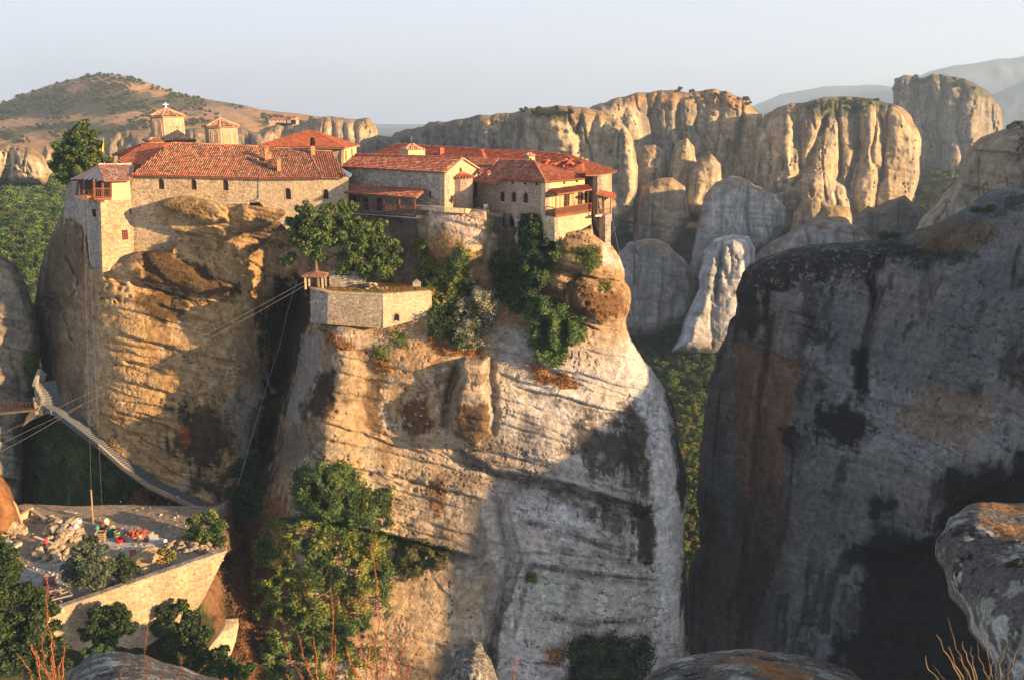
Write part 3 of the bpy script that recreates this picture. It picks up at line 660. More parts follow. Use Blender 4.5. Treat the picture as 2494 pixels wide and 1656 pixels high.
# ---------------------------------------------------------------- right pillar
rp_out = nv([(1670, 1720), (1677, 1589), (1672, 1480), (1681, 1373), (1706, 1327), (1696, 1219), (1702, 1140), (1711, 1065), (1720, 990), (1727, 927), (1745, 860), (1771, 811), (1778, 780), (1791, 768),
             (1792, 712), (1808, 665), (1850, 631), (1919, 608), (1996, 596), (2081, 590), (2155, 582), (2219, 565), (2304, 535), (2365, 500), (2404, 468), (2450, 456), (2510, 461), (2680, 480), (2680, 1720)])
rp_ctl = [(x / K, y / K, d) for x, y, d in [(1720, 1000, 138), (1700, 1500, 134), (1820, 700, 134), (1830, 1000, 129), (1830, 1500, 124), (2000, 650, 128), (2000, 900, 122), (2000, 1200, 118), (2000, 1600, 113),
          (2170, 620, 124), (2170, 900, 117), (2170, 1300, 111), (2170, 1600, 107), (2350, 560, 118), (2350, 800, 110), (2350, 1200, 104), (2350, 1600, 99), (2490, 500, 113), (2490, 800, 104), (2490, 1200, 98), (2490, 1600, 92), (2660, 800, 96), (2660, 1500, 86)]]
rp = Relief(rp_out, rp_ctl, step=2.5, rw=46, rd=8, amp=3, seed=5, thick=55)
rp.strata(0.22, 110, 0.5, 15, 0.5); rp.strata(0.3, 22, 0.14, 16, 0.4)
rp.rough(0.8, 11, 0.25, 2.4, 0.07, 0.5, 7)
zz = lambda l: [((1650 + a * 0.7694) / K, (450 + b * 0.7694) / K) for a, b in l]
rp.creases(.5, 6, .9, .25, 41, .95, .03, .5); rp.creases(.5, 1.5, 8, 0, 43, .96)
rp.crack(zz([(672, 168), (655, 225), (612, 290), (628, 350), (612, 430), (592, 520), (575, 620), (590, 700)]), 2.4, 8)
rp.crack(zz([(350, 255), (345, 330), (270, 330), (283, 400), (290, 500), (250, 700), (225, 1000)]), 1.3, 7)
rp.crack(zz([(540, 240), (490, 320), (470, 430), (480, 520)]), 0.8, 5); rp.crack(zz([(810, 220), (780, 330), (770, 450)]), 0.8, 7)
rp.crack(zz([(1085, 180), (1070, 260), (1060, 340)]), 0.9, 6)
rp.step_(zz([(160, 478), (300, 530), (450, 592), (600, 665), (830, 722), (1097, 745)]), 1.0, 50)
rp.step_(zz([(345, 395), (390, 400), (440, 420)]), 1.4, 10); rp.step_(zz([(350, 430), (400, 440), (450, 460)]), 1.4, 10); rp.step_(zz([(340, 455), (420, 470)]), 1.0, 8)
rp.step_(zz([(620, 990), (800, 1100), (900, 960)]), 1.0, 60)
rp.step_(zz([(550, 1130), (700, 1160), (820, 1100), (900, 1000), (1097, 900)]), 3.5, 60)
bedlines(rp, 14, (1760, 700, 2240, 1500), .25, 11, .45, 8, (120, 400))
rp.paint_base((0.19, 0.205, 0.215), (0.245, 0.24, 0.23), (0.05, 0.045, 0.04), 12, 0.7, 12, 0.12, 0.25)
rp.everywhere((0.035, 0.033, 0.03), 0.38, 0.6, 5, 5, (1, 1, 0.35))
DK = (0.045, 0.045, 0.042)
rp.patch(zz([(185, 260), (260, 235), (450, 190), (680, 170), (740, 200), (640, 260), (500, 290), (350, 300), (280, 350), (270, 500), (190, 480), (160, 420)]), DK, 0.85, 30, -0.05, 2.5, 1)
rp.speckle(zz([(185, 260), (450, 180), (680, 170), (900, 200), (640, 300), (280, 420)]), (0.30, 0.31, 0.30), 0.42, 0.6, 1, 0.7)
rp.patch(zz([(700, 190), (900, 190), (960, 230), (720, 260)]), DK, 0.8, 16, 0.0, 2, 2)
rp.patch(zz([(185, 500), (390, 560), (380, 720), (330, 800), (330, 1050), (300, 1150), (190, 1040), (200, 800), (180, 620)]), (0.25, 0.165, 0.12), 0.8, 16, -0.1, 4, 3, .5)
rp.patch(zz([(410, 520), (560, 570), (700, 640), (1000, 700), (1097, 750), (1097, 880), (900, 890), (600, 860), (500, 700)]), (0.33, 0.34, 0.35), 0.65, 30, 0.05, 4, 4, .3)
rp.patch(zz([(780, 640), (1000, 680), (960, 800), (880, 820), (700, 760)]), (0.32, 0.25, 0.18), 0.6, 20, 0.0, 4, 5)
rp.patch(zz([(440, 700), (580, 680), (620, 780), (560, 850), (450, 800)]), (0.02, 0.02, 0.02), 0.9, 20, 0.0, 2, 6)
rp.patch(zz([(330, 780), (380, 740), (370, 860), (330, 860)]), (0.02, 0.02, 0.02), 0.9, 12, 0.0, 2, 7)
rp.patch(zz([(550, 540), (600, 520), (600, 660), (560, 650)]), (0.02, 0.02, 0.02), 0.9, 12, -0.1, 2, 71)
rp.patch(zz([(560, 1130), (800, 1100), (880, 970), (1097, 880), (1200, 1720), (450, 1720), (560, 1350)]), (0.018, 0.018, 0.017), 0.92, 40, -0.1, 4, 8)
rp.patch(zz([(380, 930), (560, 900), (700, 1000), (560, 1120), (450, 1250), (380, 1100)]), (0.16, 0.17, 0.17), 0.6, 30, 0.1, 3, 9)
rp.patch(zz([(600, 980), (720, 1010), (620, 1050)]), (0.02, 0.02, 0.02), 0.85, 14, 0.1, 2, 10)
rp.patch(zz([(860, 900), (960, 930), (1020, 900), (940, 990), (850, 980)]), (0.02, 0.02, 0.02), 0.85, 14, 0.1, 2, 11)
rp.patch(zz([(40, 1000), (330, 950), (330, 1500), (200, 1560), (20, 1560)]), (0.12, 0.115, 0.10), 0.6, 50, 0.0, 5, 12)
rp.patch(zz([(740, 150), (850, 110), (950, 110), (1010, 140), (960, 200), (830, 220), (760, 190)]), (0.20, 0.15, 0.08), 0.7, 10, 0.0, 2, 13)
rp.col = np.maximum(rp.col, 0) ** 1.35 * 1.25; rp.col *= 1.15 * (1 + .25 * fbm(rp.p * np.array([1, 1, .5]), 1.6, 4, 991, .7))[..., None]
bedlines(rp, 1, (2000, 900, 2001, 901), .2, 3)
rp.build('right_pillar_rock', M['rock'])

# ---------------------------------------------------------------- the chain of cliffs across the valley
def far_rock(name, outline, d, cols, A=9, seed=1, amp=4, rw=30, rd=18, a=(0.45, 0.38, 0.27), b=(0.56, 0.45, 0.29), dark=(0.13, 0.125, 0.12), streak=0.75, thick=80, step=2.6, strat=0.8,
             ledges=(), cracks=(), pats=(), bulges=(), lean=0.0, tiltx=0.0, rugged=1.0, wav=16, grass=True):
    if name == 'rock_dome': rw, rd = rw * .7, rd * .5; A *= .8
    o = np.array(outline, float); x0, y0 = o.min(0); x1, y1 = o.max(0)
    ctl = [(x, y, d + tiltx * (x - (x0 + x1) / 2) - lean * (y - y0)) for x in (x0, (x0 + x1) / 2, x1) for y in (y0, (y0 + y1) / 2, y1)]
    r = Relief(outline, ctl, step, rw, rd, amp, seed, thick)
    if cols:
        rr = np.random.default_rng(seed + 900); c2 = [cols[0]]
        for a_, b_ in zip(cols, cols[1:]):
            c2.append(b_ + rr.uniform(-.28, .28) * (b_ - a_) if b_ != cols[-1] else b_)
        c2 = [c for i, c in enumerate(c2) if i in (0, len(c2) - 1) or rr.random() > .25]
        r.columns(c2, A * .75, seed, wav); q_ = n3(r.X, r.Y * .35, 0 * r.X)
        r.D -= A * .75 * fbm(q_, 130, 4, seed + 31, .42); rdg = 1 - np.abs(fbm(n3(r.X, r.Y * .22, 0 * r.X), 60, 3, seed + 77)); r.D += A * .6 * np.clip(rdg - .9, 0, 1) * 4
    for q in bulges: r.bulge(*q)
    r.strata(0.12, 26, strat, seed + 2, 0.5)
    if name in ('rock_dome', 'rock_pillar'): rugged *= .4
    r.rough(3.0 * rugged, 45, 1.5 * rugged, 12, 0.35, 2.5, seed)
    if name not in ('rock_dome', 'rock_pillar'): r.creases(3.5, 9, 60, 0, seed + 60, .95); r.creases(1.5, 40, 6, .1, seed + 61, .95)
    else: r.creases(1.2, 25, 4, .1, seed + 61, .94)
    for q in ledges: r.step_(*q)
    for q in cracks: r.crack(*q)
    r.paint_base(a, b, dark, seed, streak, 30, 0.14, 0.12); r.everywhere(np.array(dark) * 1.3, .30, .55, 5, seed, (1, 1, .08)); r.everywhere(np.array(b) * 1.2, .35, .5, 6, seed + 1, (1, 1, .15))
    if grass: r.patch([(p[0], p[1] - 4) for p in top_edge(outline)] + [(p[0], p[1] + 20) for p in reversed(top_edge(outline))], (0.26, 0.17, 0.08), 0.7, 10, 0.1, 9, seed)
    for q in pats: r.patch(*q)
    r.build(name, M['rock_far']); return r
def top_edge(o):
    o = sorted(o, key=lambda p: p[0]); ym = (min(p[1] for p in o) + max(p[1] for p in o)) / 2
    return [p for p in o if p[1] < ym] or o[:2]
GR = (0.055, 0.075, 0.03); DG = (0.30, 0.19, 0.09)
B5 = far_rock('cliff', [(2060, 240), (2056, 205), (2062, 182), (2110, 178), (2150, 170), (2200, 178), (2250, 195), (2290, 225), (2310, 262), (2313, 300), (2280, 360), (2200, 470), (2110, 520), (2050, 480), (2070, 300)],
              900, [2040, 2075, 2110, 2150, 2178, 2210, 2250, 2290, 2330], 20, 21, 5, 24, 30, a=(0.30, 0.27, 0.22), b=(0.38, 0.32, 0.23), strat=1.2, thick=150,
              pats=[([(2060, 178), (2290, 170), (2300, 240), (2240, 215), (2150, 195), (2065, 200)], GR, 0.7, 10, 0.1, 12, 1), ([(2110, 400), (2200, 400), (2150, 540), (2080, 540)], GR, 0.9, 14, -0.2, 12, 2)])
B2 = far_rock('cliff', [(1340, 262), (1400, 236), (1440, 224), (1500, 214), (1550, 208), (1620, 210), (1680, 213), (1720, 228), (1757, 262), (1762, 330), (1750, 420), (1730, 480), (1640, 540), (1440, 540), (1380, 420)],
              640, [1330, 1400, 1440, 1500, 1566, 1600, 1640, 1668, 1712, 1770], 17, 22, 4, 26, 24, strat=1.0, thick=160, streak=0.8,
              cracks=[([(1568, 235), (1562, 300), (1585, 370), (1580, 450)], 10, 7), ([(1712, 260), (1700, 340), (1690, 420)], 10, 8)],
              pats=[([(1440, 222), (1550, 205), (1700, 212), (1740, 255), (1640, 240), (1560, 232), (1460, 240)], (0.38, 0.23, 0.11), 0.9, 8, -0.3, 10, 3), ([(1480, 240), (1540, 250), (1550, 360), (1470, 360)], (0.15, 0.145, 0.14), 0.7, 20, 0, 9, 4, .7)])
B1 = far_rock('cliff', [(820, 345), (832, 325), (870, 312), (900, 320), (930, 300), (975, 293), (1010, 280), (1060, 275), (1100, 266), (1160, 262), (1220, 250), (1290, 244), (1340, 248), (1390, 258), (1430, 280), (1455, 310), (1468, 370),
              (1470, 430), (1458, 480), (1440, 505), (1400, 540), (1300, 500), (1000, 460), (850, 420)],
              480, [800, 860, 900, 960, 1010, 1075, 1120, 1172, 1200, 1250, 1300, 1330, 1372, 1395, 1430, 1480], 13, 23, 4, 22, 20, strat=.9, thick=120, streak=0.7, tiltx=-0.12,
              pats=[([(820, 300), (1080, 270), (1160, 330), (1160, 420), (820, 420)], (0.17, 0.165, 0.16), 0.75, 30, 0, 9, 5), ([(1200, 245), (1340, 248), (1400, 270), (1330, 285), (1240, 275)], (0.30, 0.20, 0.10), 0.7, 8, 0, 8, 6),  # first patch paints the shade on the left half of this cliff
                    ([(1230, 250), (1290, 246), (1330, 280), (1280, 290)], GR, 0.7, 8, 0.2, 8, 7)])
B4 = far_rock('cliff', [(1745, 300), (1762, 265), (1800, 246), (1850, 238), (1890, 228), (1950, 224), (2010, 227), (2060, 240), (2100, 266), (2118, 300), (2124, 350), (2118, 420), (2108, 475), (2080, 520), (1960, 560), (1800, 560), (1730, 480), (1722, 400), (1735, 340)],
              590, [1710, 1760, 1806, 1850, 1900, 1932, 1990, 2030, 2062, 2130], 17, 24, 4, 28, 30, strat=1.0, thick=150, streak=0.7, tiltx=-0.03,
              cracks=[([(1905, 260), (1880, 330), (1860, 400)], 9, 8), ([(1990, 320), (1960, 400), (1950, 480)], 8, 7)],
              bulges=[([(1825, 440), (1850, 400), (1900, 395), (1960, 440), (1965, 530), (1830, 540)], 16, 40)],
              pats=[([(1840, 236), (2000, 222), (2070, 240), (1980, 262), (1880, 275)], GR, 0.85, 10, -0.1, 11, 8), ([(1760, 262), (1850, 238), (1850, 262), (1780, 275)], (0.34, 0.21, 0.10), 0.7, 8, 0, 9, 9),
                    ([(2000, 250), (2100, 290), (2110, 480), (2000, 500)], (0.48, 0.38, 0.24), 0.7, 26, 0, 14, 10, .8)])
far_rock('rock_column', [(1470, 352), (1480, 336), (1510, 334), (1532, 348), (1538, 380), (1536, 430), (1530, 470), (1510, 500), (1480, 490), (1465, 420)], 545, None, 0, 25, 2, 26, 16, thick=50)
far_rock('rock_column', [(1540, 420), (1552, 350), (1565, 325), (1585, 318), (1602, 340), (1608, 380), (1606, 440), (1590, 480), (1545, 480)], 540, None, 0, 26, 2, 26, 16, thick=50)
far_rock('rock_column', [(1578, 470), (1590, 400), (1610, 366), (1640, 356), (1662, 380), (1668, 430), (1660, 480), (1640, 520), (1585, 510)], 510, None, 0, 27, 2, 30, 16, thick=50)
far_rock('rock_dome', [(1460, 560), (1462, 490), (1480, 430), (1515, 412), (1550, 410), (1580, 430), (1590, 500), (1570, 560), (1520, 590)], 470, None, 0, 28, 2, 34, 20, thick=60)
B7 = far_rock('rock_dome', [(1590, 640), (1600, 560), (1612, 500), (1625, 450), (1650, 420), (1685, 406), (1710, 408), (1740, 428), (1790, 448), (1812, 480), (1812, 520), (1790, 550), (1740, 590), (1690, 640)],
              440, [1580, 1650, 1712, 1770, 1820], 9, 29, 3, 36, 24, a=(0.50, 0.50, 0.50), b=(0.54, 0.53, 0.50), thick=70, streak=0.4)
far_rock('rock_dome', [(1810, 560), (1830, 490), (1850, 462), (1885, 455), (1910, 470), (1960, 480), (1975, 540), (1940, 570), (1860, 590)], 500, [1800, 1900, 1985], 8, 30, 3, 30, 20, thick=60)
far_rock('rock_dome', [(1960, 540), (1975, 500), (2000, 475), (2020, 480), (2050, 462), (2085, 450), (2120, 480), (2150, 540), (2080, 580), (1980, 580)], 430, [1950, 2020, 2160], 8, 31, 3, 26, 20, a=(0.20, 0.19, 0.18), b=(0.22, 0.2, 0.18), thick=60)
B6 = far_rock('cliff', [(2480, 280), (2361, 290), (2310, 300), (2260, 318), (2238, 340), (2214, 380), (2192, 432), (2160, 470), (2120, 510), (2085, 560), (2120, 640), (2480, 640)], 330, [2060, 2150, 2260, 2380, 2500], 7, 32, 3, 30, 24, a=(0.36, 0.30, 0.22), b=(0.43, 0.34, 0.23),
              thick=90, streak=0.3, strat=1.6, tiltx=-0.1, ledges=[([(2200, 420), (2290, 440), (2400, 470)], 5, 20), ([(2230, 345), (2320, 350), (2400, 370)], 4, 14)])
far_rock('rock_dome', [(1380, 760), (1400, 640), (1428, 580), (1450, 558), (1490, 550), (1540, 562), (1580, 600), (1610, 660), (1600, 740), (1520, 770), (1440, 780)], 380, [1370, 1500, 1625], 9, 33, 3, 40, 24, a=(0.36, 0.36, 0.37), b=(0.38, 0.37, 0.36), thick=70, streak=0.3)
far_rock('rock_dome', [(1560, 760), (1480, 740), (1560, 660), (1600, 590), (1640, 545), (1690, 520), (1720, 560), (1720, 640), (1660, 740)], 400, None, 9, 35, 3, 40, 24, a=(0.38, 0.38, 0.39), b=(0.40, 0.39, 0.37), thick=70, streak=0.3)
far_rock('rock_dome', [(1600, 700), (1640, 640), (1740, 590), (1760, 570), (1830, 530), (1870, 500), (1980, 520), (2020, 560), (1990, 640), (1800, 720), (1640, 760)], 420, [1590, 1720, 1850, 2030], 9, 36, 3, 30, 24, a=(0.42, 0.42, 0.42), b=(0.45, 0.43, 0.41), thick=70, streak=0.3)
B9 = far_rock('rock_pillar', [(1548, 812), (1570, 770), (1600, 690), (1610, 640), (1622, 580), (1648, 550), (1690, 540), (1728, 545), (1742, 575), (1740, 640), (1735, 720), (1700, 800), (1640, 815)],
              350, [1540, 1652, 1748], 4, 34, 3, 34, 20, a=(0.54, 0.54, 0.55), b=(0.58, 0.57, 0.55), thick=60, streak=0.35, grass=False, cracks=[([(1668, 545), (1660, 620), (1650, 700)], 4, 4)])
# cliffs and rocks on the left skyline
far_rock('cliff', [(585, 345), (600, 300), (640, 286), (690, 290), (730, 276), (790, 272), (850, 272), (866, 290), (872, 318), (840, 350), (700, 370)], 700, [580, 650, 700, 760, 800, 840, 880], 14, 41, 4, 16, 22, thick=120, strat=1.5)
far_rock('cliff', [(230, 360), (245, 318), (290, 300), (360, 306), (420, 300), (500, 308), (560, 296), (600, 310), (620, 350), (600, 380), (240, 390)], 620, [220, 270, 330, 370, 430, 480, 540, 580, 640], 12, 42, 4, 20, 20, thick=100, a=(0.25, 0.23, 0.2), b=(0.38, 0.31, 0.2))
far_rock('cliff', [(-60, 335), (20, 332), (70, 340), (100, 360), (116, 400), (100, 430), (-60, 430)], 430, [-70, 0, 40, 125], 10, 43, 3, 22, 20, thick=80)
far_rock('rock_column', [(96, 420), (92, 370), (104, 335), (122, 345), (126, 420)], 460, None, 0, 44, 2, 14, 12, thick=40)

# left foreground cliffs beside the footbridge
lc = Relief([(-90, 520), (0, 583), (35, 615), (62, 660), (80, 705), (90, 760), (92, 830), (84, 880), (88, 925), (62, 958), (50, 985), (52, 1080), (50, 1190), (-90, 1200)],
            [(-80, 600, 128), (50, 700, 128), (-80, 900, 124), (70, 850, 129), (40, 1000, 126), (-80, 1150, 121), (40, 1150, 125)], 2.6, 26, 5, 3, 51, 30)
lc.strata(0.15, 60, 0.7, 52); lc.rough(0.7, 9, 0.3, 2.2, 0.08, 0.5, 53)
lc.creases(.5, 5, .9, .15, 45, .93, .1)
lc.step_([(-90, 1090), (0, 1095), (52, 1102)], 2.5, 30); lc.crack([(0, 1010), (30, 1025), (50, 1020)], .8, 6)
lc.paint_base((0.27, 0.25, 0.22), (0.33, 0.27, 0.2), BLK, 54, 0.6, 10); lc.everywhere((0.1, 0.11, 0.09), 0.3, 0.5, 3, 1); lc.build('left_cliff', M['rock'])
ob = Relief([(-60, 1080), (-10, 1090), (8, 1102), (24, 1125), (36, 1158), (46, 1196), (50, 1222), (30, 1235), (-60, 1240)], [(-60, 1100, 95), (40, 1120, 100), (50, 1220, 99), (-60, 1230, 93), (0, 1180, 95)], 2.2, 22, 4, 1.5, 55, 10)
ob.rough(0.3, 5, 0.12, 1.5, 0.05, 0.4, 56); ob.paint_base((0.42, 0.22, 0.10), (0.35, 0.17, 0.08), BRN, 57, 0.3, 5); ob.build('orange_boulder', M['rock'])

# ---------------------------------------------------------------- foreground boulders by the camera
def fg(name, out, ctl, seed, orange, rd, ra=1.0):
    r = Relief(out, ctl, 2.0, 60, rd, 3, seed, 4)
    r.rough(0.10 * ra, 1.6 * ra ** .5, 0.05 * ra, 0.35 * ra ** .6, 0.015 * ra ** .7, 0.06 * ra ** .7, seed)
    r.paint_base((0.13, 0.12, 0.11), (0.17, 0.15, 0.13), (0.04, 0.035, 0.03), seed, 0.0, 1.0, 0.0)
    r.everywhere((0.42, 0.42, 0.38), 0.30, 0.85, 0.35, seed); r.everywhere((0.33, 0.34, 0.27), 0.42, 0.8, 0.18, seed + 1); r.everywhere((0.02, 0.02, 0.02), 0.4, 0.8, 0.25, seed + 2)
    if orange: r.everywhere((0.34, 0.16, 0.05), 0.15, 0.75, 0.5, seed + 3, mask=orange(r))
    r.build(name, M['rock_fg']); return r
fr = fg('right_boulder', [(2480, 1165), (2361, 1158), (2290, 1156), (2230, 1164), (2188, 1192), (2160, 1240), (2155, 1275), (2178, 1320), (2186, 1372), (2228, 1420), (2255, 1480), (2290, 1530), (2300, 1640), (2480, 1640)],
        [(2200, 1200, 8.2), (2170, 1270, 8.0), (2361, 1180, 8.6), (2361, 1300, 7.2), (2480, 1200, 8.2), (2480, 1400, 6.3), (2260, 1420, 7.0), (2361, 1560, 6.2), (2300, 1600, 6.3)], 61,
        lambda r: sstep(2210, 2290, r.X) * (1 - sstep(1200, 1330, r.Y)), .8)
fb = fg('bottom_boulder', [(1440, 1640), (1470, 1580), (1510, 1545), (1570, 1515), (1660, 1500), (1750, 1496), (1850, 1508), (1930, 1532), (1990, 1568), (2030, 1640)],
        [(1470, 1600, 8.4), (1660, 1510, 9.3), (1850, 1515, 9.2), (1700, 1570, 8.0), (1980, 1600, 8.2), (1700, 1640, 7.2), (1440, 1640, 8)], 62, lambda r: sstep(1600, 1760, r.X), .7)
fl = fg('dark_boulder', [(120, 1640), (160, 1540), (200, 1512), (260, 1500), (330, 1508), (420, 1535), (500, 1562), (600, 1600), (640, 1640)],
        [(160, 1560, 15), (330, 1515, 16), (500, 1580, 15), (300, 1600, 13), (600, 1640, 14), (120, 1640, 14)], 63, None, 1.3)
f4 = fg('white_outcrop', [(1000, 1640), (1022, 1560), (1040, 1545), (1052, 1500), (1078, 1492), (1088, 1472), (1108, 1478), (1116, 1500), (1132, 1520), (1146, 1560), (1170, 1640)],
        [(1030, 1600, 60), (1090, 1490, 62), (1140, 1600, 61), (1080, 1640, 57), (1085, 1560, 58)], 64, None, 3, 11.0)
# ---------------------------------------------------------------- valley floor, hill, mountains, lower slope
def height_ground():
    xs = np.linspace(-900, 1300, 200); ys = np.concatenate([np.linspace(60, 700, 160), np.linspace(720, 9000, 60)])
    X, Y = np.meshgrid(xs * 1.0, ys); X = X * (1 + Y / 2500)
    p = n3(X, Y, 0 * X)
    Z = -140 + 10 * fbm(p, 120, 4, 3) + sstep(900, 9000, Y) * 20
    Z += 60 * sstep(-60, -400, X) * sstep(100, 300, Y)
    n, m = X.shape; V = np.stack([X, Y, Z], -1).reshape(-1, 3); a = np.arange(n * m).reshape(n, m)
    F = np.stack([a[:-1, :-1], a[:-1, 1:], a[1:, 1:], a[1:, :-1]], -1).reshape(-1, 4)
    nz = fbm(p, 60, 4, 9)[..., None]; col = (np.array([0.10, 0.10, 0.05]) * (1 - sstep(0, .5, nz)) + np.array([0.24, 0.17, 0.09]) * sstep(0, .5, nz)).reshape(-1, 3)
    o = link('ground', np_mesh('ground', V, F, col), M['hill']); o['kind'] = 'structure'
height_ground()
# grassy hill on the left skyline
hl = Relief([(-120, 300), (-60, 262), (0, 240), (60, 216), (110, 198), (160, 184), (215, 174), (260, 172), (310, 181), (350, 194), (400, 212), (480, 230), (560, 243), (600, 254), (680, 262), (740, 270), (800, 276), (850, 290), (860, 330), (840, 400), (300, 412), (-120, 412)],
            [(-100, 290, 1000), (260, 175, 1150), (560, 245, 1050), (800, 275, 950), (-100, 330, 760), (260, 290, 850), (560, 290, 800), (0, 405, 640), (260, 405, 620), (-100, 405, 640), (560, 340, 650), (830, 400, 600)], 3.0, 10, 40, 1.2, 71, 300)
hl.rough(6, 90, 2, 20, 0.4, 5, 72)
hl.paint_base((0.66, 0.37, 0.15), (0.72, 0.44, 0.21), (0.22, 0.16, 0.08), 73, 0.3, 60, 0.05)
for pl, th, sd_ in [([(-60, 245), (60, 220), (200, 185), (330, 215), (450, 232), (560, 245), (420, 262), (300, 262), (60, 275), (-60, 282)], -0.12, 1), ([(-60, 300), (100, 285), (160, 290), (60, 320), (-60, 330)], 0.15, 2),
                    ([(180, 285), (260, 282), (330, 300), (240, 320), (120, 330)], 0.0, 3), ([(560, 262), (800, 278), (840, 300), (600, 300)], 0.15, 4), ([(-60, 380), (160, 390), (160, 460), (-60, 460)], -0.3, 5)]:
    hl.patch(pl, (0.085, 0.105, 0.045), 0.85, 12, th, 45, sd_)
hl.patch([(-60, 285), (60, 283), (200, 277), (330, 262), (460, 252), (560, 252), (560, 256), (460, 258), (330, 270), (200, 284), (60, 290), (-60, 293)], (0.52, 0.35, 0.20), 0.9, 3, -0.4, 30, 6)
hl.patch([(150, 208), (190, 196), (230, 208), (180, 216)], (0.44, 0.27, 0.13), 0.8, 5, -0.2, 30, 7)
hl.build('hill', M['hill'])
# far blue mountains
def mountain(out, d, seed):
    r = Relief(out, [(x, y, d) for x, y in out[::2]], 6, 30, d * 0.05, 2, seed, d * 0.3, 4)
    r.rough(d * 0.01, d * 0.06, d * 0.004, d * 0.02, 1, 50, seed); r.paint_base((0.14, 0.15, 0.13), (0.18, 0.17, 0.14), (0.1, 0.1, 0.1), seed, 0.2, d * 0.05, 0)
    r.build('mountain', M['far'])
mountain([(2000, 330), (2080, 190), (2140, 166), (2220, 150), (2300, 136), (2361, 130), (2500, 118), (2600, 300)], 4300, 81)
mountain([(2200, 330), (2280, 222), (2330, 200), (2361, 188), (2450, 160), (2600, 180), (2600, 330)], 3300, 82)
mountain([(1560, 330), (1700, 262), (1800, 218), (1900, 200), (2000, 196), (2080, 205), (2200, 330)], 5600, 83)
# lower slope: yard terrace and the ground that falls away below it
YZ = -48.5
yd = lambda x, y: (x, y, float(depth_of_z(y * K, YZ)))
lo = Relief([(-90, 1185), (60, 1160), (200, 1165), (400, 1165), (500, 1165), (560, 1130), (640, 1140), (700, 1250), (700, 1660), (-90, 1660)],
            [yd(0, 1200), yd(100, 1200), yd(250, 1185), yd(350, 1200), yd(0, 1300), yd(200, 1300), yd(350, 1290), yd(60, 1340), yd(420, 1240), yd(120, 1390), yd(300, 1330), yd(450, 1255),
             (510, 1180, 112), (560, 1150, 116), (560, 1300, 104), (600, 1400, 99), (620, 1600, 93), (500, 1420, 92), (450, 1500, 86), (300, 1480, 83), (150, 1500, 78), (0, 1500, 75), (0, 1400, 80), (-80, 1300, 84), (300, 1640, 76), (0, 1640, 68)], 2.4, 8, 1, 2, 91, 8)
Xn, Yn = lo.X * K, lo.Y * K
WTOP = [(60, 1512), (125, 1489), (251, 1448), (377, 1402), (481, 1368), (552, 1341)]
wy = np.interp(Xn, [p[0] for p in WTOP], [p[1] for p in WTOP])
flat = sstep(-14, 6, wy - Yn) * (1 - sstep(545, 580, Xn)) * sstep(1178, 1215, Yn + 0.0 * Xn)
dyard = depth_of_z(Yn, YZ + 0.0 * Xn)
below = sstep(-6, 6, Yn - wy) * (1 - sstep(552, 600, Xn))
lo.D = lo.D * (1 - flat) + dyard * flat + below * 1.8
p_ = lo.pos(); lo.D += (fbm(p_, 6, 4, 5) * 0.8 + fbm(p_, 1.2, 3, 6) * 0.25) * (1 - flat * 0.93)
lo.paint_base((0.15, 0.075, 0.04), (0.22, 0.13, 0.07), (0.07, 0.045, 0.03), 92, 0.3, 5, 0.05)
lo.everywhere((0.09, 0.10, 0.03), 0.2, 0.6, 2.5, 1)
fm = flat[..., None]; yc = np.array([0.36, 0.30, 0.225]) * (1 + 0.12 * fbm(lo.p, 3, 4, 8)[..., None])
lo.col = lo.col * (1 - fm) + yc * fm
lo.patch(nv([(260, 1310), (330, 1300), (400, 1320), (395, 1345), (330, 1350), (270, 1330)]), (0.55, 0.55, 0.56), 0.9, 8, -0.3, 2, 3)
lo.patch(nv([(30, 1385), (180, 1370), (170, 1440), (60, 1450), (20, 1420)]), (0.40, 0.41, 0.44), 0.85, 12, -0.2, 3, 4)
lo.patch(nv([(315, 1355), (390, 1340), (395, 1355), (330, 1385), (315, 1375)]), (0.50, 0.36, 0.2), 0.9, 6, -0.3, 1, 5)
lo.patch([(-60, 1390), (100, 1400), (300, 1400), (500, 1420), (480, 1660), (-60, 1660)], (0.035, 0.045, 0.02), 0.9, 20, -0.2, 3, 6)
lo.build('yard_ground', M['earth'])
# unseen rock masses added off frame, their profiles shaped to cast shade into view
def shade_blocker(name, prof, s0, s1, zb=-140, seed=1):
    """profile (w, z) across the sun's direction, swept along it from s0 to s1"""
    ca, sa = math.cos(SUN_AZ), math.sin(SUN_AZ)
    W = np.linspace(prof[0][0], prof[-1][0], 90); T = np.interp(W, [q[0] for q in prof], [q[1] for q in prof])
    Sg = np.linspace(0, 1, 24); rows = []
    for w, t in zip(W, T):
        for q in Sg:
            s = s0 + (s1 - s0) * q; z = zb + (t - zb) * (math.sin(math.pi * q) ** 0.35 if 0 < q < 1 else 0)
            rows.append((s * ca + w * sa, -s * sa + w * ca, z))
    V = np.array(rows); V[:, 0] += 2.0 * fbm(V, 12, 3, seed); V[:, 2] += 1.0 * fbm(V, 8, 3, seed + 5)
    a = np.arange(len(V)).reshape(90, 24); F = np.stack([a[:-1, :-1], a[1:, :-1], a[1:, 1:], a[:-1, 1:]], -1).reshape(-1, 4)
    col = np.tile(np.array([0.28, 0.24, 0.19]), (len(V), 1)) * (1 + 0.2 * fbm(V, 5, 3, seed))[:, None]
    o = link(name, np_mesh(name, V, F, col), M['rock']); o['kind'] = 'structure'
shade_blocker('east_shade_blocker', [(66, -100), (80, -50), (83.5, -41), (88, -29), (91.4, -22), (96, -16), (100, -14), (105, -13), (112, -9), (117, 4), (128, 12), (160, 18), (190, 0), (200, -60)], 48, 78, -140, 3)
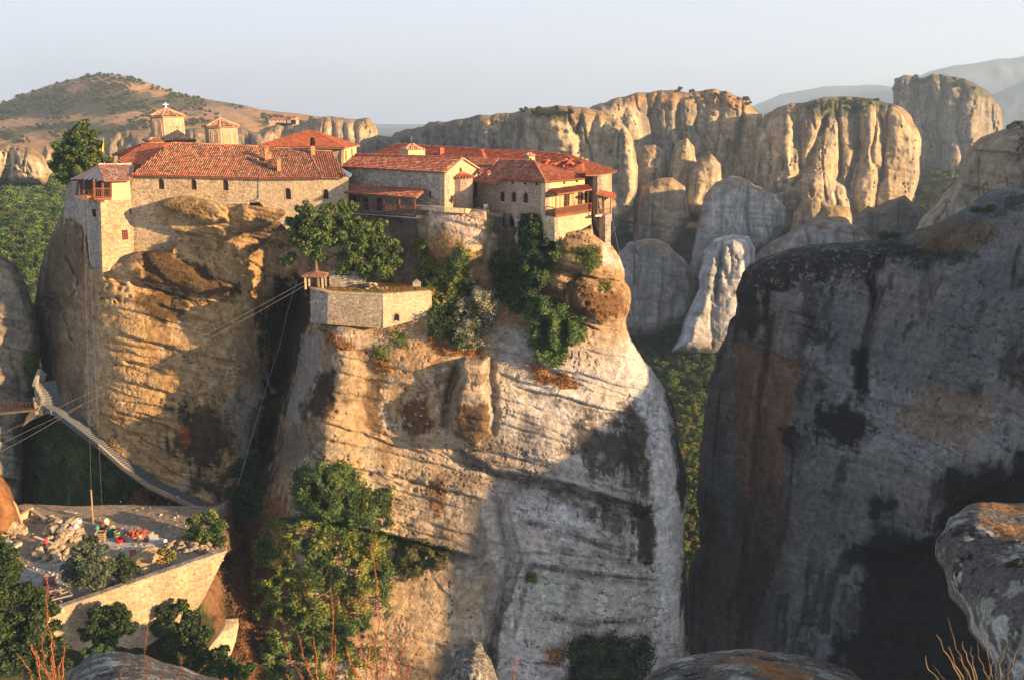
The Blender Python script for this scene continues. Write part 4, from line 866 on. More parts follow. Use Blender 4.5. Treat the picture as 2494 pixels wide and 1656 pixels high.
shade_blocker('far_east_shade_blocker', [(405, -60), (412, 20), (430, 36), (452, 36), (458, 10), (470, -60)], 185, 235, -140, 4)
# ---------------------------------------------------------------- tools for buildings
class Pl:
    """upright plane through two world points (seen from the camera side)"""
    def __init__(s, A, B):
        s.A = Vector((A[0], A[1], 0)); s.B = Vector((B[0], B[1], 0)); s.e = (s.B - s.A).normalized()
        s.n = Vector((s.e.y, -s.e.x, 0))
        if s.n.y > 0: s.n = -s.n
    @staticmethod
    def px(x0, y0, d0, x1, y1, d1): return Pl(P(x0, y0, d0), P(x1, y1, d1))
    def off(s, k): return Pl(s.A + s.n * k, s.B + s.n * k)
    def hit(s, x, y):
        r = RAY(x, y); t = s.A.dot(s.n) / r.dot(s.n); return r * t
    def loc(s, p): return ((p - s.A).dot(s.e), p.z)
    def pt(s, u, z, k=0.0): return s.A + s.e * u + Vector((0, 0, z)) + s.n * k
    def lp(s, x, y): return s.loc(s.hit(x, y))
def cdt_panel(mb, pl, outer, holes, thick, reveal, k=0.0):
    """wall panel in plane coordinates with holes cut through and reveals going in"""
    pts = []; edges = []
    for loop in [outer] + holes:
        b = len(pts); pts += [Vector(q) for q in loop]; edges += [(b + i, b + (i + 1) % len(loop)) for i in range(len(loop))]
    r = delaunay_2d_cdt(pts, edges, [], 0, 1e-5)
    vs, fs = r[0], r[2]
    def ins(p, poly):
        c = False; j = len(poly) - 1
        for i in range(len(poly)):
            if (poly[i][1] > p[1]) != (poly[j][1] > p[1]) and p[0] < (poly[j][0] - poly[i][0]) * (p[1] - poly[i][1]) / (poly[j][1] - poly[i][1]) + poly[i][0]: c = not c
            j = i
        return c
    out = []
    for f in fs:
        c = sum((vs[i] for i in f), Vector((0, 0))) / len(f)
        if ins(c, outer) and not any(ins(c, h) for h in holes): out.append(tuple(f))
    mb.add([pl.pt(v[0], v[1], k) for v in vs], out)
    n = len(outer)
    mb.add([pl.pt(*q, k) for q in outer] + [pl.pt(*q, k - thick) for q in outer], [(i, (i + 1) % n, (i + 1) % n + n, i + n) for i in range(n)])
    for h in holes:
        m = len(h); mb.add([pl.pt(*q, k) for q in h] + [pl.pt(*q, k - reveal) for q in h], [(i, (i + 1) % m, (i + 1) % m + m, i + m) for i in range(m)])
def arch(u, z0, w, h, n=8, pointed=0):
    r = w / 2; zs = z0 + h - r
    return [(u - r, z0), (u + r, z0)] + [(u + r * math.cos(math.pi * i / n), zs + r * math.sin(math.pi * i / n)) for i in range(n + 1)]
def rect(u, z0, w, h): return [(u - w / 2, z0), (u + w / 2, z0), (u + w / 2, z0 + h), (u - w / 2, z0 + h)]
def ring(mb, pl, loop, w, k0, k1, col=None):
    """frame of width w inside a loop, from offset k0 to k1"""
    c = Vector((sum(q[0] for q in loop) / len(loop), sum(q[1] for q in loop) / len(loop))); n = len(loop)
    inner = []
    for q in loop:
        v = c - Vector(q); L = v.length; inner.append(tuple(Vector(q) + v / L * min(w, L * .5)))
    vs = [pl.pt(*q, k1) for q in loop] + [pl.pt(*q, k1) for q in inner] + [pl.pt(*q, k0) for q in loop] + [pl.pt(*q, k0) for q in inner]
    fs = []
    for i in range(n):
        j = (i + 1) % n; fs += [(i, j, n + j, n + i), (n + i, n + j, 3 * n + j, 3 * n + i), (i, 2 * n + i, 2 * n + j, j)]
    mb.add(vs, fs, col)
def window(parent, pl, loop, kind='arch', frame_mat='wood', depth=0.28, bars=(1, 1), surround=None, pane='glass'):
    f = MB(); ring(f, pl, loop, 0.09, -depth, -depth + 0.09)
    u0 = min(q[0] for q in loop); u1 = max(q[0] for q in loop); z0 = min(q[1] for q in loop); z1 = max(q[1] for q in loop)
    fo = f.build('window', M[frame_mat], parent)
    g = MB(); g.add([pl.pt(*q, -depth + 0.02) for q in loop], [tuple(range(len(loop)))]); g.build('pane', M[pane], fo)
    if bars[0] or bars[1]:
        b = MB()
        for i in range(1, bars[0] + 1):
            u = u0 + (u1 - u0) * i / (bars[0] + 1); b.box(pl.pt(u - .025, z0 + .05, -depth + .03), pl.e * .05, -pl.n * -.05, (0, 0, z1 - z0 - .1))
        for i in range(1, bars[1] + 1):
            z = z0 + (z1 - z0) * i / (bars[1] + 1) * 0.95; b.box(pl.pt(u0 + .04, z - .02, -depth + .035), pl.e * (u1 - u0 - .08), pl.n * .05, (0, 0, .045))
        b.build('muntin', M[frame_mat], fo)
    if surround:
        s = MB(); n = len(loop); big = []
        c = Vector(((u0 + u1) / 2, (z0 + z1) / 2))
        for q in loop: v = Vector(q) - c; big.append(tuple(Vector(q) + v.normalized() * 0.16))
        vs = [pl.pt(*q, 0.04) for q in big] + [pl.pt(*q, 0.04) for q in loop] + [pl.pt(*q, -0.01) for q in big] + [pl.pt(*q, -0.05) for q in loop]
        s.add(vs, [q for i in range(n) for q in ((i, (i + 1) % n, n + (i + 1) % n, n + i), (i, 2 * n + i, 2 * n + (i + 1) % n, (i + 1) % n), (n + i, n + (i + 1) % n, 3 * n + (i + 1) % n, 3 * n + i))])
        s.build('arch_surround', M[surround], fo)
    sl = MB(); sl.box(pl.pt(u0 - .08, z0 - .1, -0.1), pl.e * (u1 - u0 + .16), pl.n * 0.17, (0, 0, .097)); sl.build('sill', M['stone_pale'], fo)
    return fo
RED = (0.46, 0.085, 0.035); OLD = [(0.40, 0.15, 0.085), (0.30, 0.13, 0.08), (0.46, 0.22, 0.13), (0.22, 0.12, 0.08), (0.34, 0.20, 0.13), (0.36, 0.11, 0.06)]
NEW = [(0.38, 0.11, 0.055), (0.34, 0.10, 0.05), (0.30, 0.085, 0.045), (0.42, 0.15, 0.08)]
MIXED = [(0.34, 0.11, 0.07), (0.26, 0.09, 0.06), (0.36, 0.18, 0.12), (0.22, 0.09, 0.065), (0.40, 0.13, 0.075), (0.42, 0.22, 0.15)]
DARKT = [(0.17, 0.10, 0.07), (0.24, 0.12, 0.08), (0.12, 0.08, 0.06), (0.32, 0.16, 0.10), (0.20, 0.11, 0.08)]
class RoofPlane:
    def __init__(s, a, b, c):
        """a, b on the eave, c up the slope: each (x, y, depth)"""
        s.a, s.b, s.c = P(*a), P(*b), P(*c); s.e = (s.b - s.a).normalized()
        s.n = (s.b - s.a).cross(s.c - s.a).normalized()
        if s.n.z < 0: s.n = -s.n
        s.g = s.e.cross(s.n).normalized()
        if s.g.z > 0: s.g = -s.g
    def hit(s, x, y):
        r = RAY(x, y); t = s.a.dot(s.n) / r.dot(s.n); return r * t
    def uv(s, p): q = p - s.a; return (q.dot(s.e), q.dot(s.g))
    def pt(s, u, v, k=0.0): return s.a + s.e * u + s.g * v + s.n * k
def roof_tiles(parent, pl, poly, pal, w=0.30, l=0.42, rowpal=None, r=0.115, name='roof', thick=0.16, seed=0, ridge=(), eave_red=0.0, mosaic=None, wonk=1.0):
    """poly: photo positions of the corners on the roof plane (or world points); lays barrel tiles down the slope"""
    W = [pl.hit(*p) if len(p) == 2 else Vector(p) for p in poly]; q = [pl.uv(p) for p in W]
    mb = MB(); mb.prism([pl.pt(*t, 0) for t in q], -pl.n * thick, (0.20, 0.09, 0.05)); ro = mb.build(name, M['tile'], parent)
    rr = np.random.default_rng(seed + 100); us = [t[0] for t in q]; u = min(us) + w / 2
    V = []; F = []; Cc = []; nseg = 4; n = len(q); vmax = max(t[1] for t in q)
    ang = [math.pi * k / nseg for k in range(nseg + 1)]
    while u < max(us):
        xs = []
        for i in range(n):
            a, b = q[i], q[(i + 1) % n]
            if (a[0] > u) != (b[0] > u): xs.append(a[1] + (b[1] - a[1]) * (u - a[0]) / (b[0] - a[0]))
        xs.sort()
        for v0, v1 in zip(xs[0::2], xs[1::2]):
            k = max(1, int(round((v1 - v0) / l))); dl = (v1 - v0) / k
            if v1 - v0 < 0.15: continue
            for i in range(k):
                va = v0 + i * dl; vb = va + dl * 1.12; du = rr.normal() * 0.012 * wonk; r0 = r * 0.86; r1 = r * rr.uniform(0.97, 1.06)
                ka = 0.0 + rr.normal() * .006 * wonk; kb = 0.035 + abs(rr.normal()) * .012 * wonk
                base = len(V)
                for (vv, rad, kk, dd) in ((va, r0, ka, 0), (vb, r1, kb, du)):
                    for t in ang: V.append(pl.pt(u + dd + rad * math.cos(t), vv, kk + rad * 0.9 * math.sin(t)))
                m = nseg + 1
                F += [(base + j, base + j + 1, base + m + j + 1, base + m + j) for j in range(nseg)]
                c = pal(u, va, rr) if callable(pal) else pal[rr.integers(len(pal))]
                if eave_red and v1 - va < eave_red: c = NEW[rr.integers(4)]
                c = tuple(np.array(c) * rr.uniform(0.85, 1.15)); Cc += [c] * (2 * m)
        u += w
    me = np_mesh('tile', np.array([tuple(v) for v in V]), np.array(F), np.array(Cc), smooth=True)
    to = link('tile', me, M['tile'], ro); to['kind'] = 'stuff'
    for (p0, p1) in ridge:
        a = pl.hit(*p0) if len(p0) == 2 else Vector(p0); b = pl.hit(*p1) if len(p1) == 2 else Vector(p1)
        rb = MB(); L = (b - a).length; k = max(2, int(L / 0.45)); 
        for i in range(k):
            p = a.lerp(b, i / k); p2 = a.lerp(b, (i + 1.1) / k); c = (pal(0, 0, rr) if callable(pal) else pal[rr.integers(len(pal))])
            rb.tube([p + Vector((0, 0, .03)), p2 + Vector((0, 0, .06))], [.13, .15], 6, tuple(np.array(c) * rr.uniform(.9, 1.3)))
        rb.build('ridge_cap', M['tile'], ro)
    return ro
def rafters(parent, a, b, n, inward, mat='wood_dark', l=0.6, s=0.09):
    mb = MB(); a = Vector(a); b = Vector(b); inward = Vector(inward)
    for i in range(n):
        p = a.lerp(b, (i + .5) / n); mb.bar(p, p + inward * l, s)
    o = mb.build('rafter', M[mat], parent); o['kind'] = 'stuff' if n > 12 else 'thing'
    if n <= 12: del o['kind']
    return o
def posts(parent, pairs, w=0.12, mat='wood', name='post'):
    out = []
    for a, b in pairs:
        mb = MB(); mb.bar(a, b, w, up=(0, 1, 0)); out.append(mb.build(name, M[mat], parent))
    return out
def railing(parent, a, b, h=0.95, n=12, mat='wood', w=0.045):
    """handrail and balusters between two floor points"""
    a = Vector(a); b = Vector(b); mb = MB()
    mb.bar(a + Vector((0, 0, h)), b + Vector((0, 0, h)), .08); mb.bar(a + Vector((0, 0, .1)), b + Vector((0, 0, .1)), .06)
    ro = mb.build('railing', M[mat], parent)
    m = MB()
    for i in range(n + 1):
        p = a.lerp(b, i / n); m.bar(p + Vector((0, 0, .1)), p + Vector((0, 0, h)), w, up=(0, 1, 0))
    m.build('baluster', M[mat], ro)['kind'] = 'stuff'; return ro
def zpx(y, d): return P(0, y, d).z

# ================================================================ the main wing with arched windows
mw = Pl.px(324, 430, 120, 846, 430, 120)
main = thing('monastery_wing', 'long stone wing with small arched windows under a weathered tile roof, beside the church domes', 'building', P(560, 480, 122))
L = mw.lp
def loop_px(pl, l): return [pl.lp(*p) for p in l]
bound = loop_px(mw, [(320, 428), (632, 434), (632, 494), (605, 494), (524, 494), (500, 505), (540, 560), (440, 640), (318, 660)])
holes = []
for cx, y0, y1, wd in [(393, 462, 436, 15), (472.4, 463, 437.5, 14.5), (550, 465, 438, 14.5)]:
    u, z0 = L(cx, y0); _, z1 = L(cx, y1); ww = L(cx + wd / 2, y0)[0] - L(cx - wd / 2, y0)[0]; holes.append(arch(u, z0, ww, z1 - z0))
mb = MB(); cdt_panel(mb, mw, bound, holes, 0.8, 0.35); mb.build('wall', M['stone'], main)
for h in holes: window(main, mw, h, depth=.3, bars=(1, 0), frame_mat='wood')
bound = loop_px(mw, [(632, 434), (848, 432), (848, 530), (700, 560), (632, 494)])
holes = []
for cx, y0, y1, wd in [(702, 486, 459, 14.5), (794, 486, 461.5, 12.5)]:
    u, z0 = L(cx, y0); _, z1 = L(cx, y1); ww = L(cx + wd / 2, y0)[0] - L(cx - wd / 2, y0)[0]; holes.append(arch(u, z0, ww, z1 - z0))
mb = MB(); cdt_panel(mb, mw, bound, holes, 0.8, 0.35, 0.02); mb.build('wall', M['stone_pale'], main)
for h in holes: window(main, mw, h, depth=.3, bars=(1, 0), frame_mat='wood', surround='brick_stone')
# floor slab over the gap in the rock, with struts
mb = MB(); a = mw.pt(*L(524, 493.5)); b = mw.pt(*L(606, 493.5)); mb.box(a + mw.n * .25 - Vector((0, 0, .25)), (b - a), -mw.n * 3, (0, 0, .28)); mb.build('floor_slab', M['concrete'], main)
posts(main, [(mw.pt(*L(570, 496)) - mw.n * .3, mw.pt(*L(578, 515)) - mw.n * 1.2), (mw.pt(*L(588, 496)) - mw.n * .3, mw.pt(*L(583, 514)) - mw.n * 1.2)], .1, 'metal', 'strut')
mb = MB(); mb.tube([mw.pt(*L(631, 443), .1), mw.pt(*L(631.5, 486), .1), mw.pt(*L(628, 487), .3)], .05, 6); mb.tube([mw.pt(*L(609, 490), .3), mw.pt(*L(630, 484), .6), mw.pt(*L(652, 489), .5)], .04, 5); mb.build('drainpipe', M['metal'], main)
def aged(u, v, rr):
    x = rr.random()
    return OLD[rr.integers(6)] if x > .35 else DARKT[rr.integers(5)]
r1 = RoofPlane((324, 429, 119.3), (633, 434.7, 119.3), (500, 353, 127))
roof_tiles(main, r1, [(319, 427), (414, 349), (626, 357.5), (633, 434.7)], aged, seed=1, ridge=[((414, 349), (626, 357.5))], eave_red=0.75)
r2 = RoofPlane((633, 434.9, 119.25), (784, 432.5, 119.25), (690, 362, 127))
roof_tiles(main, r2, [(627, 357.5), (751, 367.5), (784, 432.6), (634, 435)], lambda u, v, rr: DARKT[rr.integers(5)] if rr.random() > .3 else OLD[rr.integers(6)], seed=2, ridge=[((627, 357.5), (751, 367.5)), ((627, 357.5), (634, 435)), ((751, 367.5), (784, 432.6))], eave_red=0.75)
r3 = RoofPlane((784, 432.4, 119.3), (846, 431, 120.3), (790, 368, 127.2))
roof_tiles(main, r3, [(752, 367.5), (808, 370), (846, 431), (785, 432.5)], lambda u, v, rr: OLD[rr.integers(6)], seed=3, ridge=[((752, 367.5), (808, 370))], eave_red=0.75)
mb = MB(); q = [P(833, 410, 121), P(857, 424, 119.5), P(853, 432, 119), P(845, 432, 119.2)]; mb.prism(q, (0, .1, -.08), (0.2, 0.27, 0.34)); mb.build('flashing', M['paint'], main)
rafters(main, mw.pt(*L(330, 431.5), .55), mw.pt(*L(840, 434.5), .55), 60, -mw.n, l=.55)
# chimneys on the roof
def chimney(parent, x, ytop, ybot, wpx, d, cap=True, mat='terracotta', dark=False):
    b = P(x, ybot, d); t = P(x, ytop, d); w = wpx / FPX * d; h = t.z - b.z
    mb = MB(); mb.cbox(b - Vector((0, 0, .4)), w, w, h + .4, .4); c = mb.build('chimney', M[mat], parent)
    m2 = MB(); m2.cbox(b + Vector((0, 0, h)), w * 1.35, w * 1.35, .08, .4)
    for sx in (-1, 1): m2.cbox(b + Vector((sx * w * .35, 0, h + .08)), .08, w * .8, .2, .0)
    m2.prism([b + Vector((-w * .75, -w * .6, h + .28)), b + Vector((w * .75, -w * .6, h + .28)), b + Vector((0, -w * .6, h + .45))], (0, w * 1.2, 0), (0.4, .2, .1))
    m2.build('chimney_cap', M['dark'] if dark else M['terracotta'], c); return c
chimney(main, 650, 364, 384, 9, 123.5); chimney(main, 657.5, 378, 409.5, 9.5, 122); chimney(main, 680, 391, 421, 9, 121); chimney(main, 762, 356, 378, 9, 125.5, dark=True)
mb = MB(); b = P(762, 356, 125.5); mb.lathe([(.3, .1), (.34, .5), (.28, 1.0), (.1, 1.15)], b, 8); mb.build('chimney_cowl', M['dark'], main)
# newer red roof joining on the left
r4 = RoofPlane((285, 396, 128), (324, 427, 119.6), (358, 348, 134))
roof_tiles(main, r4, [(284, 392), (357, 349), (414, 349.5), (321, 426), (352, 402), (300, 398)], NEW, seed=4, w=.3)
r5 = RoofPlane((272, 378, 138), (300, 383, 132), (345, 353, 138))
roof_tiles(main, r5, [(272, 377), (322, 359), (358, 348.5), (303, 382), (296, 379)], NEW, seed=5)
mb = MB(); mb.prism([P(288, 384, 134), P(300, 384, 134), P(300, 400, 134), P(288, 400, 134)], (0, 3, 0)); mb.build('gable_wall', M['wood_dark'], main)

# ================================================================ corner tower
tower = thing('stone_tower', 'tall narrow stone tower with wooden balcony room and patched roof at the cliff edge', 'tower', P(270, 620, 118))
tf = Pl.px(244.5, 485, 116.8, 325, 485, 120.3); tl = Pl.px(205, 484, 121.5, 244.5, 485, 116.8)
Lf = tf.lp; Ll = tl.lp
h1 = rect(*Lf(305.5, 585), Lf(313, 585)[0] - Lf(298, 585)[0], Lf(305, 560)[1] - Lf(305, 585)[1])
h2 = rect(*Lf(320.5, 523), Lf(325, 523)[0] - Lf(317, 523)[0], Lf(320, 507)[1] - Lf(320, 523)[1])
mb = MB(); cdt_panel(mb, tf, [Lf(250, 665), Lf(326, 640), Lf(326, 487), Lf(244.5, 485)], [h1, h2], .7, .3); mb.build('wall', M['stone'], tower)
mb = MB(); cdt_panel(mb, tf, [Lf(271, 488), Lf(325.5, 487), Lf(322, 437), Lf(272, 438)], [], .5, .3, .03); mb.build('wall', M['plaster'], tower)
window(tower, tf, h1, frame_mat='wood_red', bars=(2, 3), depth=.12); window(tower, tf, h2, frame_mat='wood_red', bars=(1, 2), depth=.12)
h3 = rect(*Ll(230, 529), Ll(235, 529)[0] - Ll(225, 529)[0], Ll(230, 510)[1] - Ll(230, 529)[1])
mb = MB(); cdt_panel(mb, tl, [Ll(220, 672), Ll(252, 668), Ll(244.5, 485), Ll(205, 484)], [h3], .7, .3); mb.build('wall', M['stone_grey'], tower)
window(tower, tl, h3, frame_mat='wood_dark', bars=(0, 0), depth=.2, pane='dark')
# balcony room
fb_ = tf.off(.35); A = fb_.hit(229, 483); B = fb_.hit(272, 481.5); Cc_ = P(187, 478, 121.5)
mb = MB(); mb.add([A, B, tf.hit(272, 482) - tf.n * 3, Cc_ + Vector((1, 2, 0)), Cc_] + [v - Vector((0, 0, .28)) for v in (A, B, tf.hit(272, 482) - tf.n * 3, Cc_ + Vector((1, 2, 0)), Cc_)],
                  [(0, 1, 2, 3, 4), (9, 8, 7, 6, 5)] + [(i, (i + 1) % 5, (i + 1) % 5 + 5, i + 5) for i in range(5)]); mb.build('balcony_floor', M['wood'], tower)
tops = [fb_.hit(229, 440), fb_.hit(250, 439.5), fb_.hit(270, 439)]; bots = [fb_.hit(229, 482), fb_.hit(250.5, 481.6), fb_.hit(270.5, 481)]
posts(tower, list(zip(bots, tops)) + [(Cc_, P(190, 438, 121.5)), (P(204, 481, 119.6), P(205, 438, 119.6))], .2)
railing(tower, bots[0], bots[2], P(250, 459, 117).z - P(250, 481, 117).z, 9, w=.05)
railing(tower, Cc_, bots[0], .9, 7, w=.05)
mb = MB(); mb.bar(P(188, 479, 120.8), P(204, 482, 119), .75, .3, col=(.55, .24, .10)); mb.bar(P(205, 481, 118.6), P(221, 484, 117.4), .9, .6, col=(.55, .26, .10)); mb.build('wood_panel', M['paint'], tower)
mb = MB(); p0 = tf.hit(272, 440) - tf.n * 2.2; p1 = P(192, 440, 123.5); mb.prism([p0, p1, p1 - Vector((0, 0, 2.4)), p0 - Vector((0, 0, 2.4))], (0, .1, 0)); mb.build('back_wall', M['wood_dark'], tower)
posts(tower, [(fb_.hit(233, 485), tf.hit(246, 494)), (fb_.hit(246, 484), tf.hit(254, 493))], .14, name='bracket')
def patched(u, v, rr): return [(.52, .30, .22), (.56, .36, .28), (.44, .20, .13), (.60, .44, .36), (.40, .22, .16)][rr.integers(5)]
rt = RoofPlane((254, 441, 115.9), (322, 438.5, 119.0), (290, 401, 123.5))
roof_tiles(tower, rt, [(238, 402), (341, 401), (352, 408), (323, 438.5), (254, 440.5)], patched, seed=6, w=.34, l=.5, wonk=2.2, ridge=[((240, 402), (345, 401))])
rt2 = RoofPlane((170, 437.5, 122.6), (254, 440.5, 115.9), (240, 402, 122.5))
mb = MB(); q = [rt2.hit(*p) for p in [(170, 437), (240, 402), (254, 441), (222, 433)]]; mb.prism(q, -rt2.n * .12, (.42, .25, .20))
for i in range(5):
    a = Vector(q[0]).lerp(q[2], .3 + .14 * i); b = Vector(q[1]).lerp(q[2], .05 + .12 * i); mb.bar(a + rt2.n * .02, b + rt2.n * .02, .7, .05, up=rt2.n, col=[(.5, .24, .15), (.36, .4, .46), (.55, .3, .2), (.30, .32, .36), (.42, .3, .26)][i])
mb.build('metal_roof_sheet', M['paint'], tower)
# grey retaining wall left of the tower
rw = Pl.px(157, 447, 129, 206, 447, 123)
wl_ = thing('retaining_wall', 'shaded grey stone wall under the dark conifer, left of the tower', 'wall', rw.hit(180, 540))
mb = MB(); cdt_panel(mb, rw, [rw.lp(150, 600), rw.lp(212, 640), rw.lp(206, 446), rw.lp(163, 447), rw.lp(160, 470)], [], 1.2, .3); mb.build('wall', M['stone_grey'], wl_)
mb = MB(); a, b = rw.hit(162, 446), rw.hit(206, 445); mb.box(a + rw.n * .06, b - a, -rw.n * 1.3, (0, 0, .18)); mb.build('coping', M['stone_pale'], wl_)

# ================================================================ domed church
church = thing('domed_church', 'church with two tall pale octagonal domes under tiled caps and a cross', 'church', P(470, 350, 142))
def drum(cx, ybot, ytop, yap, wpx, d, ew, rot, cross=None):
    c = P(cx, ybot, d); r = wpx / 2 / FPX * d; h = P(cx, ytop, d).z - c.z; base = c - Vector((0, 0, 2.0)); a0 = rot
    mb = MB(); mb.lathe([(r, 0), (r, h + 2.0)], base, 8, a0=a0); dr = mb.build('drum', M['plaster_pink'], church)
    for k in range(8):
        am = a0 + math.pi / 4 * (k + .5); nrm = Vector((math.cos(am), math.sin(am), 0))
        if nrm.y > .35: continue
        ap = r * math.cos(math.pi / 8); tt = Vector((-nrm.y, nrm.x, 0)); q = Pl((c + nrm * ap - tt), (c + nrm * ap + tt)); fw = r * math.sin(math.pi / 8)
        if q.n.dot(nrm) < 0: q.n = -q.n
        u, _ = q.loc(c + nrm * ap); z0 = c.z
        m = MB(); ring(m, q, arch(u, z0 + .25, fw * 1.25, h * .78), .09, 0, .07); ring(m, q, arch(u, z0 + .4, fw * .75, h * .62), .07, 0, .05); m.build('blind_arch', M['plaster_pink'], dr)
        m = MB(); m.add([q.pt(*t, .012) for t in arch(u, z0 + .5, .34, h * .5)], [tuple(range(11))]); m.build('window', M['plaster'], dr)
        m = MB()
        for j in range(6): m.lathe([(.001, 0), (.09, .0), (.09, .05), (.001, .05)], (0, 0, 0), 6) if False else m.add([q.pt(u + .085 * math.cos(t), z0 + .65 + j * h * .42 / 6 + .085 * math.sin(t), .025) for t in np.linspace(0, 2 * math.pi, 7)[:-1]], [tuple(range(6))])
        m.build('pane', M['dark'], dr)['kind'] = 'stuff'
    er = ew / 2 / FPX * d; ze = P(cx, ytop, d).z; za = P(cx, yap, d).z
    m = MB(); m.lathe([(r + .05, -.25), (er * .9, -.05), (er * .9, 0.0)], Vector((c.x, c.y, ze)), 8, a0=a0); m.build('cornice', M['plaster_pink'], church)
    V = []; F = []; Cl = []; rr = np.random.default_rng(5); S_ = 0
    apex = Vector((c.x, c.y, za))
    rb = MB()
    for k in range(8):
        p0 = Vector((c.x + er * math.cos(a0 + math.pi / 4 * k), c.y + er * math.sin(a0 + math.pi / 4 * k), ze)); p1 = Vector((c.x + er * math.cos(a0 + math.pi / 4 * (k + 1)), c.y + er * math.sin(a0 + math.pi / 4 * (k + 1)), ze))
        rb.add([p0, p1, apex], [(0, 1, 2)], (.3, .18, .12)); rb.add([p0, p1, p1 - Vector((0, 0, .12)), p0 - Vector((0, 0, .12))], [(0, 1, 2, 3)], (.3, .18, .12))
    ro = rb.build('roof', M['tile'], church, fix=False)
    tb = MB()
    for k in range(8):
        p0 = Vector((c.x + er * math.cos(a0 + math.pi / 4 * k), c.y + er * math.sin(a0 + math.pi / 4 * k), ze)); p1 = Vector((c.x + er * math.cos(a0 + math.pi / 4 * (k + 1)), c.y + er * math.sin(a0 + math.pi / 4 * (k + 1)), ze))
        for i in range(9):
            e0 = p0.lerp(p1, (i + .5) / 9); f = abs((i + .5) / 9 - .5) * 2; top = e0.lerp(apex, (1 - f) * .97)
            if (top - e0).length < .25: continue
            mseg = max(1, int((top - e0).length / .55))
            for j in range(mseg):
                tb.tube([e0.lerp(top, (j + 1) / mseg) + Vector((0, 0, .02)), e0.lerp(top, (j - .05) / mseg) + Vector((0, 0, .06))], [.10, .13], 5, tuple(np.array([(.50, .27, .17), (.38, .17, .10), (.56, .38, .26), (.34, .2, .14)][rr.integers(4)]) * rr.uniform(.8, 1.2)), cap=False)
        tb.tube([apex + Vector((0, 0, .08)), p0 + Vector((0, 0, .08))], .12, 5, (.5, .3, .2))
    tb.build('tile', M['tile'], ro)
    if cross:
        z1 = P(cx, cross, d).z; m = MB(); L_ = z1 - za; m.bar(apex, (c.x, c.y, z1), .09, up=(0, 1, 0)); m.bar((c.x - .42, c.y, za + L_ * .68), (c.x + .42, c.y, za + L_ * .68), .10); m.lathe([(.0, 0), (.16, .1), (.16, .2), (.05, .3)], apex, 8)
        m.build('cross', M['paint'] if cross < 260 else M['metal'], church)
drum(411, 338, 284, 265, 77, 138, 86, R(-82), 250.5); drum(541.5, 358, 309, 290, 74, 133, 87, R(-75), 277)
mb = MB(); b = P(411, 345, 138); mb.cbox(b - Vector((0, 0, 1.5)), 6.1, 6.1, 1.9, R(30)); mb.build('drum_base', M['plaster_pink'], church)
for sg in range(4):
    an = R(30) + math.pi / 2 * sg; n_ = Vector((math.cos(an), math.sin(an), 0)); t_ = Vector((-n_.y, n_.x, 0)); c_ = P(411, 336, 138)
    if n_.y > .3: continue
    class _q: pass
    rp_ = RoofPlane.__new__(RoofPlane); a_ = c_ + n_ * 3.4 - t_ * 3.4; b_ = c_ + n_ * 3.4 + t_ * 3.4; rp_.a = Vector((a_.x, a_.y, c_.z - .35)); rp_.e = t_; up = Vector((-n_.x, -n_.y, .45)).normalized(); rp_.g = -up; rp_.n = t_.cross(up); rp_.n = rp_.n if rp_.n.z > 0 else -rp_.n
    roof_tiles(church, rp_, [tuple(rp_.pt(0, 0)), tuple(rp_.pt(6.8, 0)), tuple(rp_.pt(5.8, -1.0)), tuple(rp_.pt(1.0, -1.0))], patched, seed=20 + sg, wonk=2)

# ================================================================ hipped red-roofed hall behind
hall = thing('hipped_hall', 'cream rendered hall with a new bright red hipped roof, behind the weathered wing', 'building', P(760, 400, 150))
hf = Pl.px(625, 360, 150.2, 838, 362, 147.2); hr = Pl.px(838, 362, 147.2, 868, 357, 153.5)
mb = MB(); cdt_panel(mb, hf, [hf.lp(622, 440), hf.lp(838, 440), hf.lp(838, 360), hf.lp(625, 358)], [], .5, .3); mb.build('wall', M['plaster'], hall)
hw = [rect(*hr.lp(843, 392), .7, 1.6), rect(*hr.lp(858, 388), .7, 1.6)]
mb = MB(); cdt_panel(mb, hr, [hr.lp(838, 440), hr.lp(868, 440), hr.lp(868, 357), hr.lp(838, 361)], hw, .5, .3); mb.build('wall', M['plaster'], hall)
for h in hw: window(hall, hr, h, frame_mat='wood', bars=(1, 1), depth=.15)
q1 = RoofPlane((621, 357.5, 150), (840, 361, 146.3), (743.6, 320.5, 157)); roof_tiles(hall, q1, [(619, 357.5), (742, 320), (766, 321), (841, 361.3)], NEW, seed=7, w=.42, l=.5, r=.16, ridge=[((742, 320), (766, 321)), ((766, 321), (841, 361.3))])
q2 = RoofPlane((840, 361, 146.3), (875, 355, 155), (766, 321, 157)); roof_tiles(hall, q2, [(766, 320.8), (841, 361.3), (875, 355)], NEW, seed=8, w=.42, l=.5, r=.16)
mb = MB(); a, b, c2 = q1.hit(619, 358.5), q1.hit(841, 362.3), q2.hit(875, 356); mb.bar(a, b, .25, .12); mb.bar(b, c2, .25, .12); mb.build('gutter', M['plaster_pink'], hall)
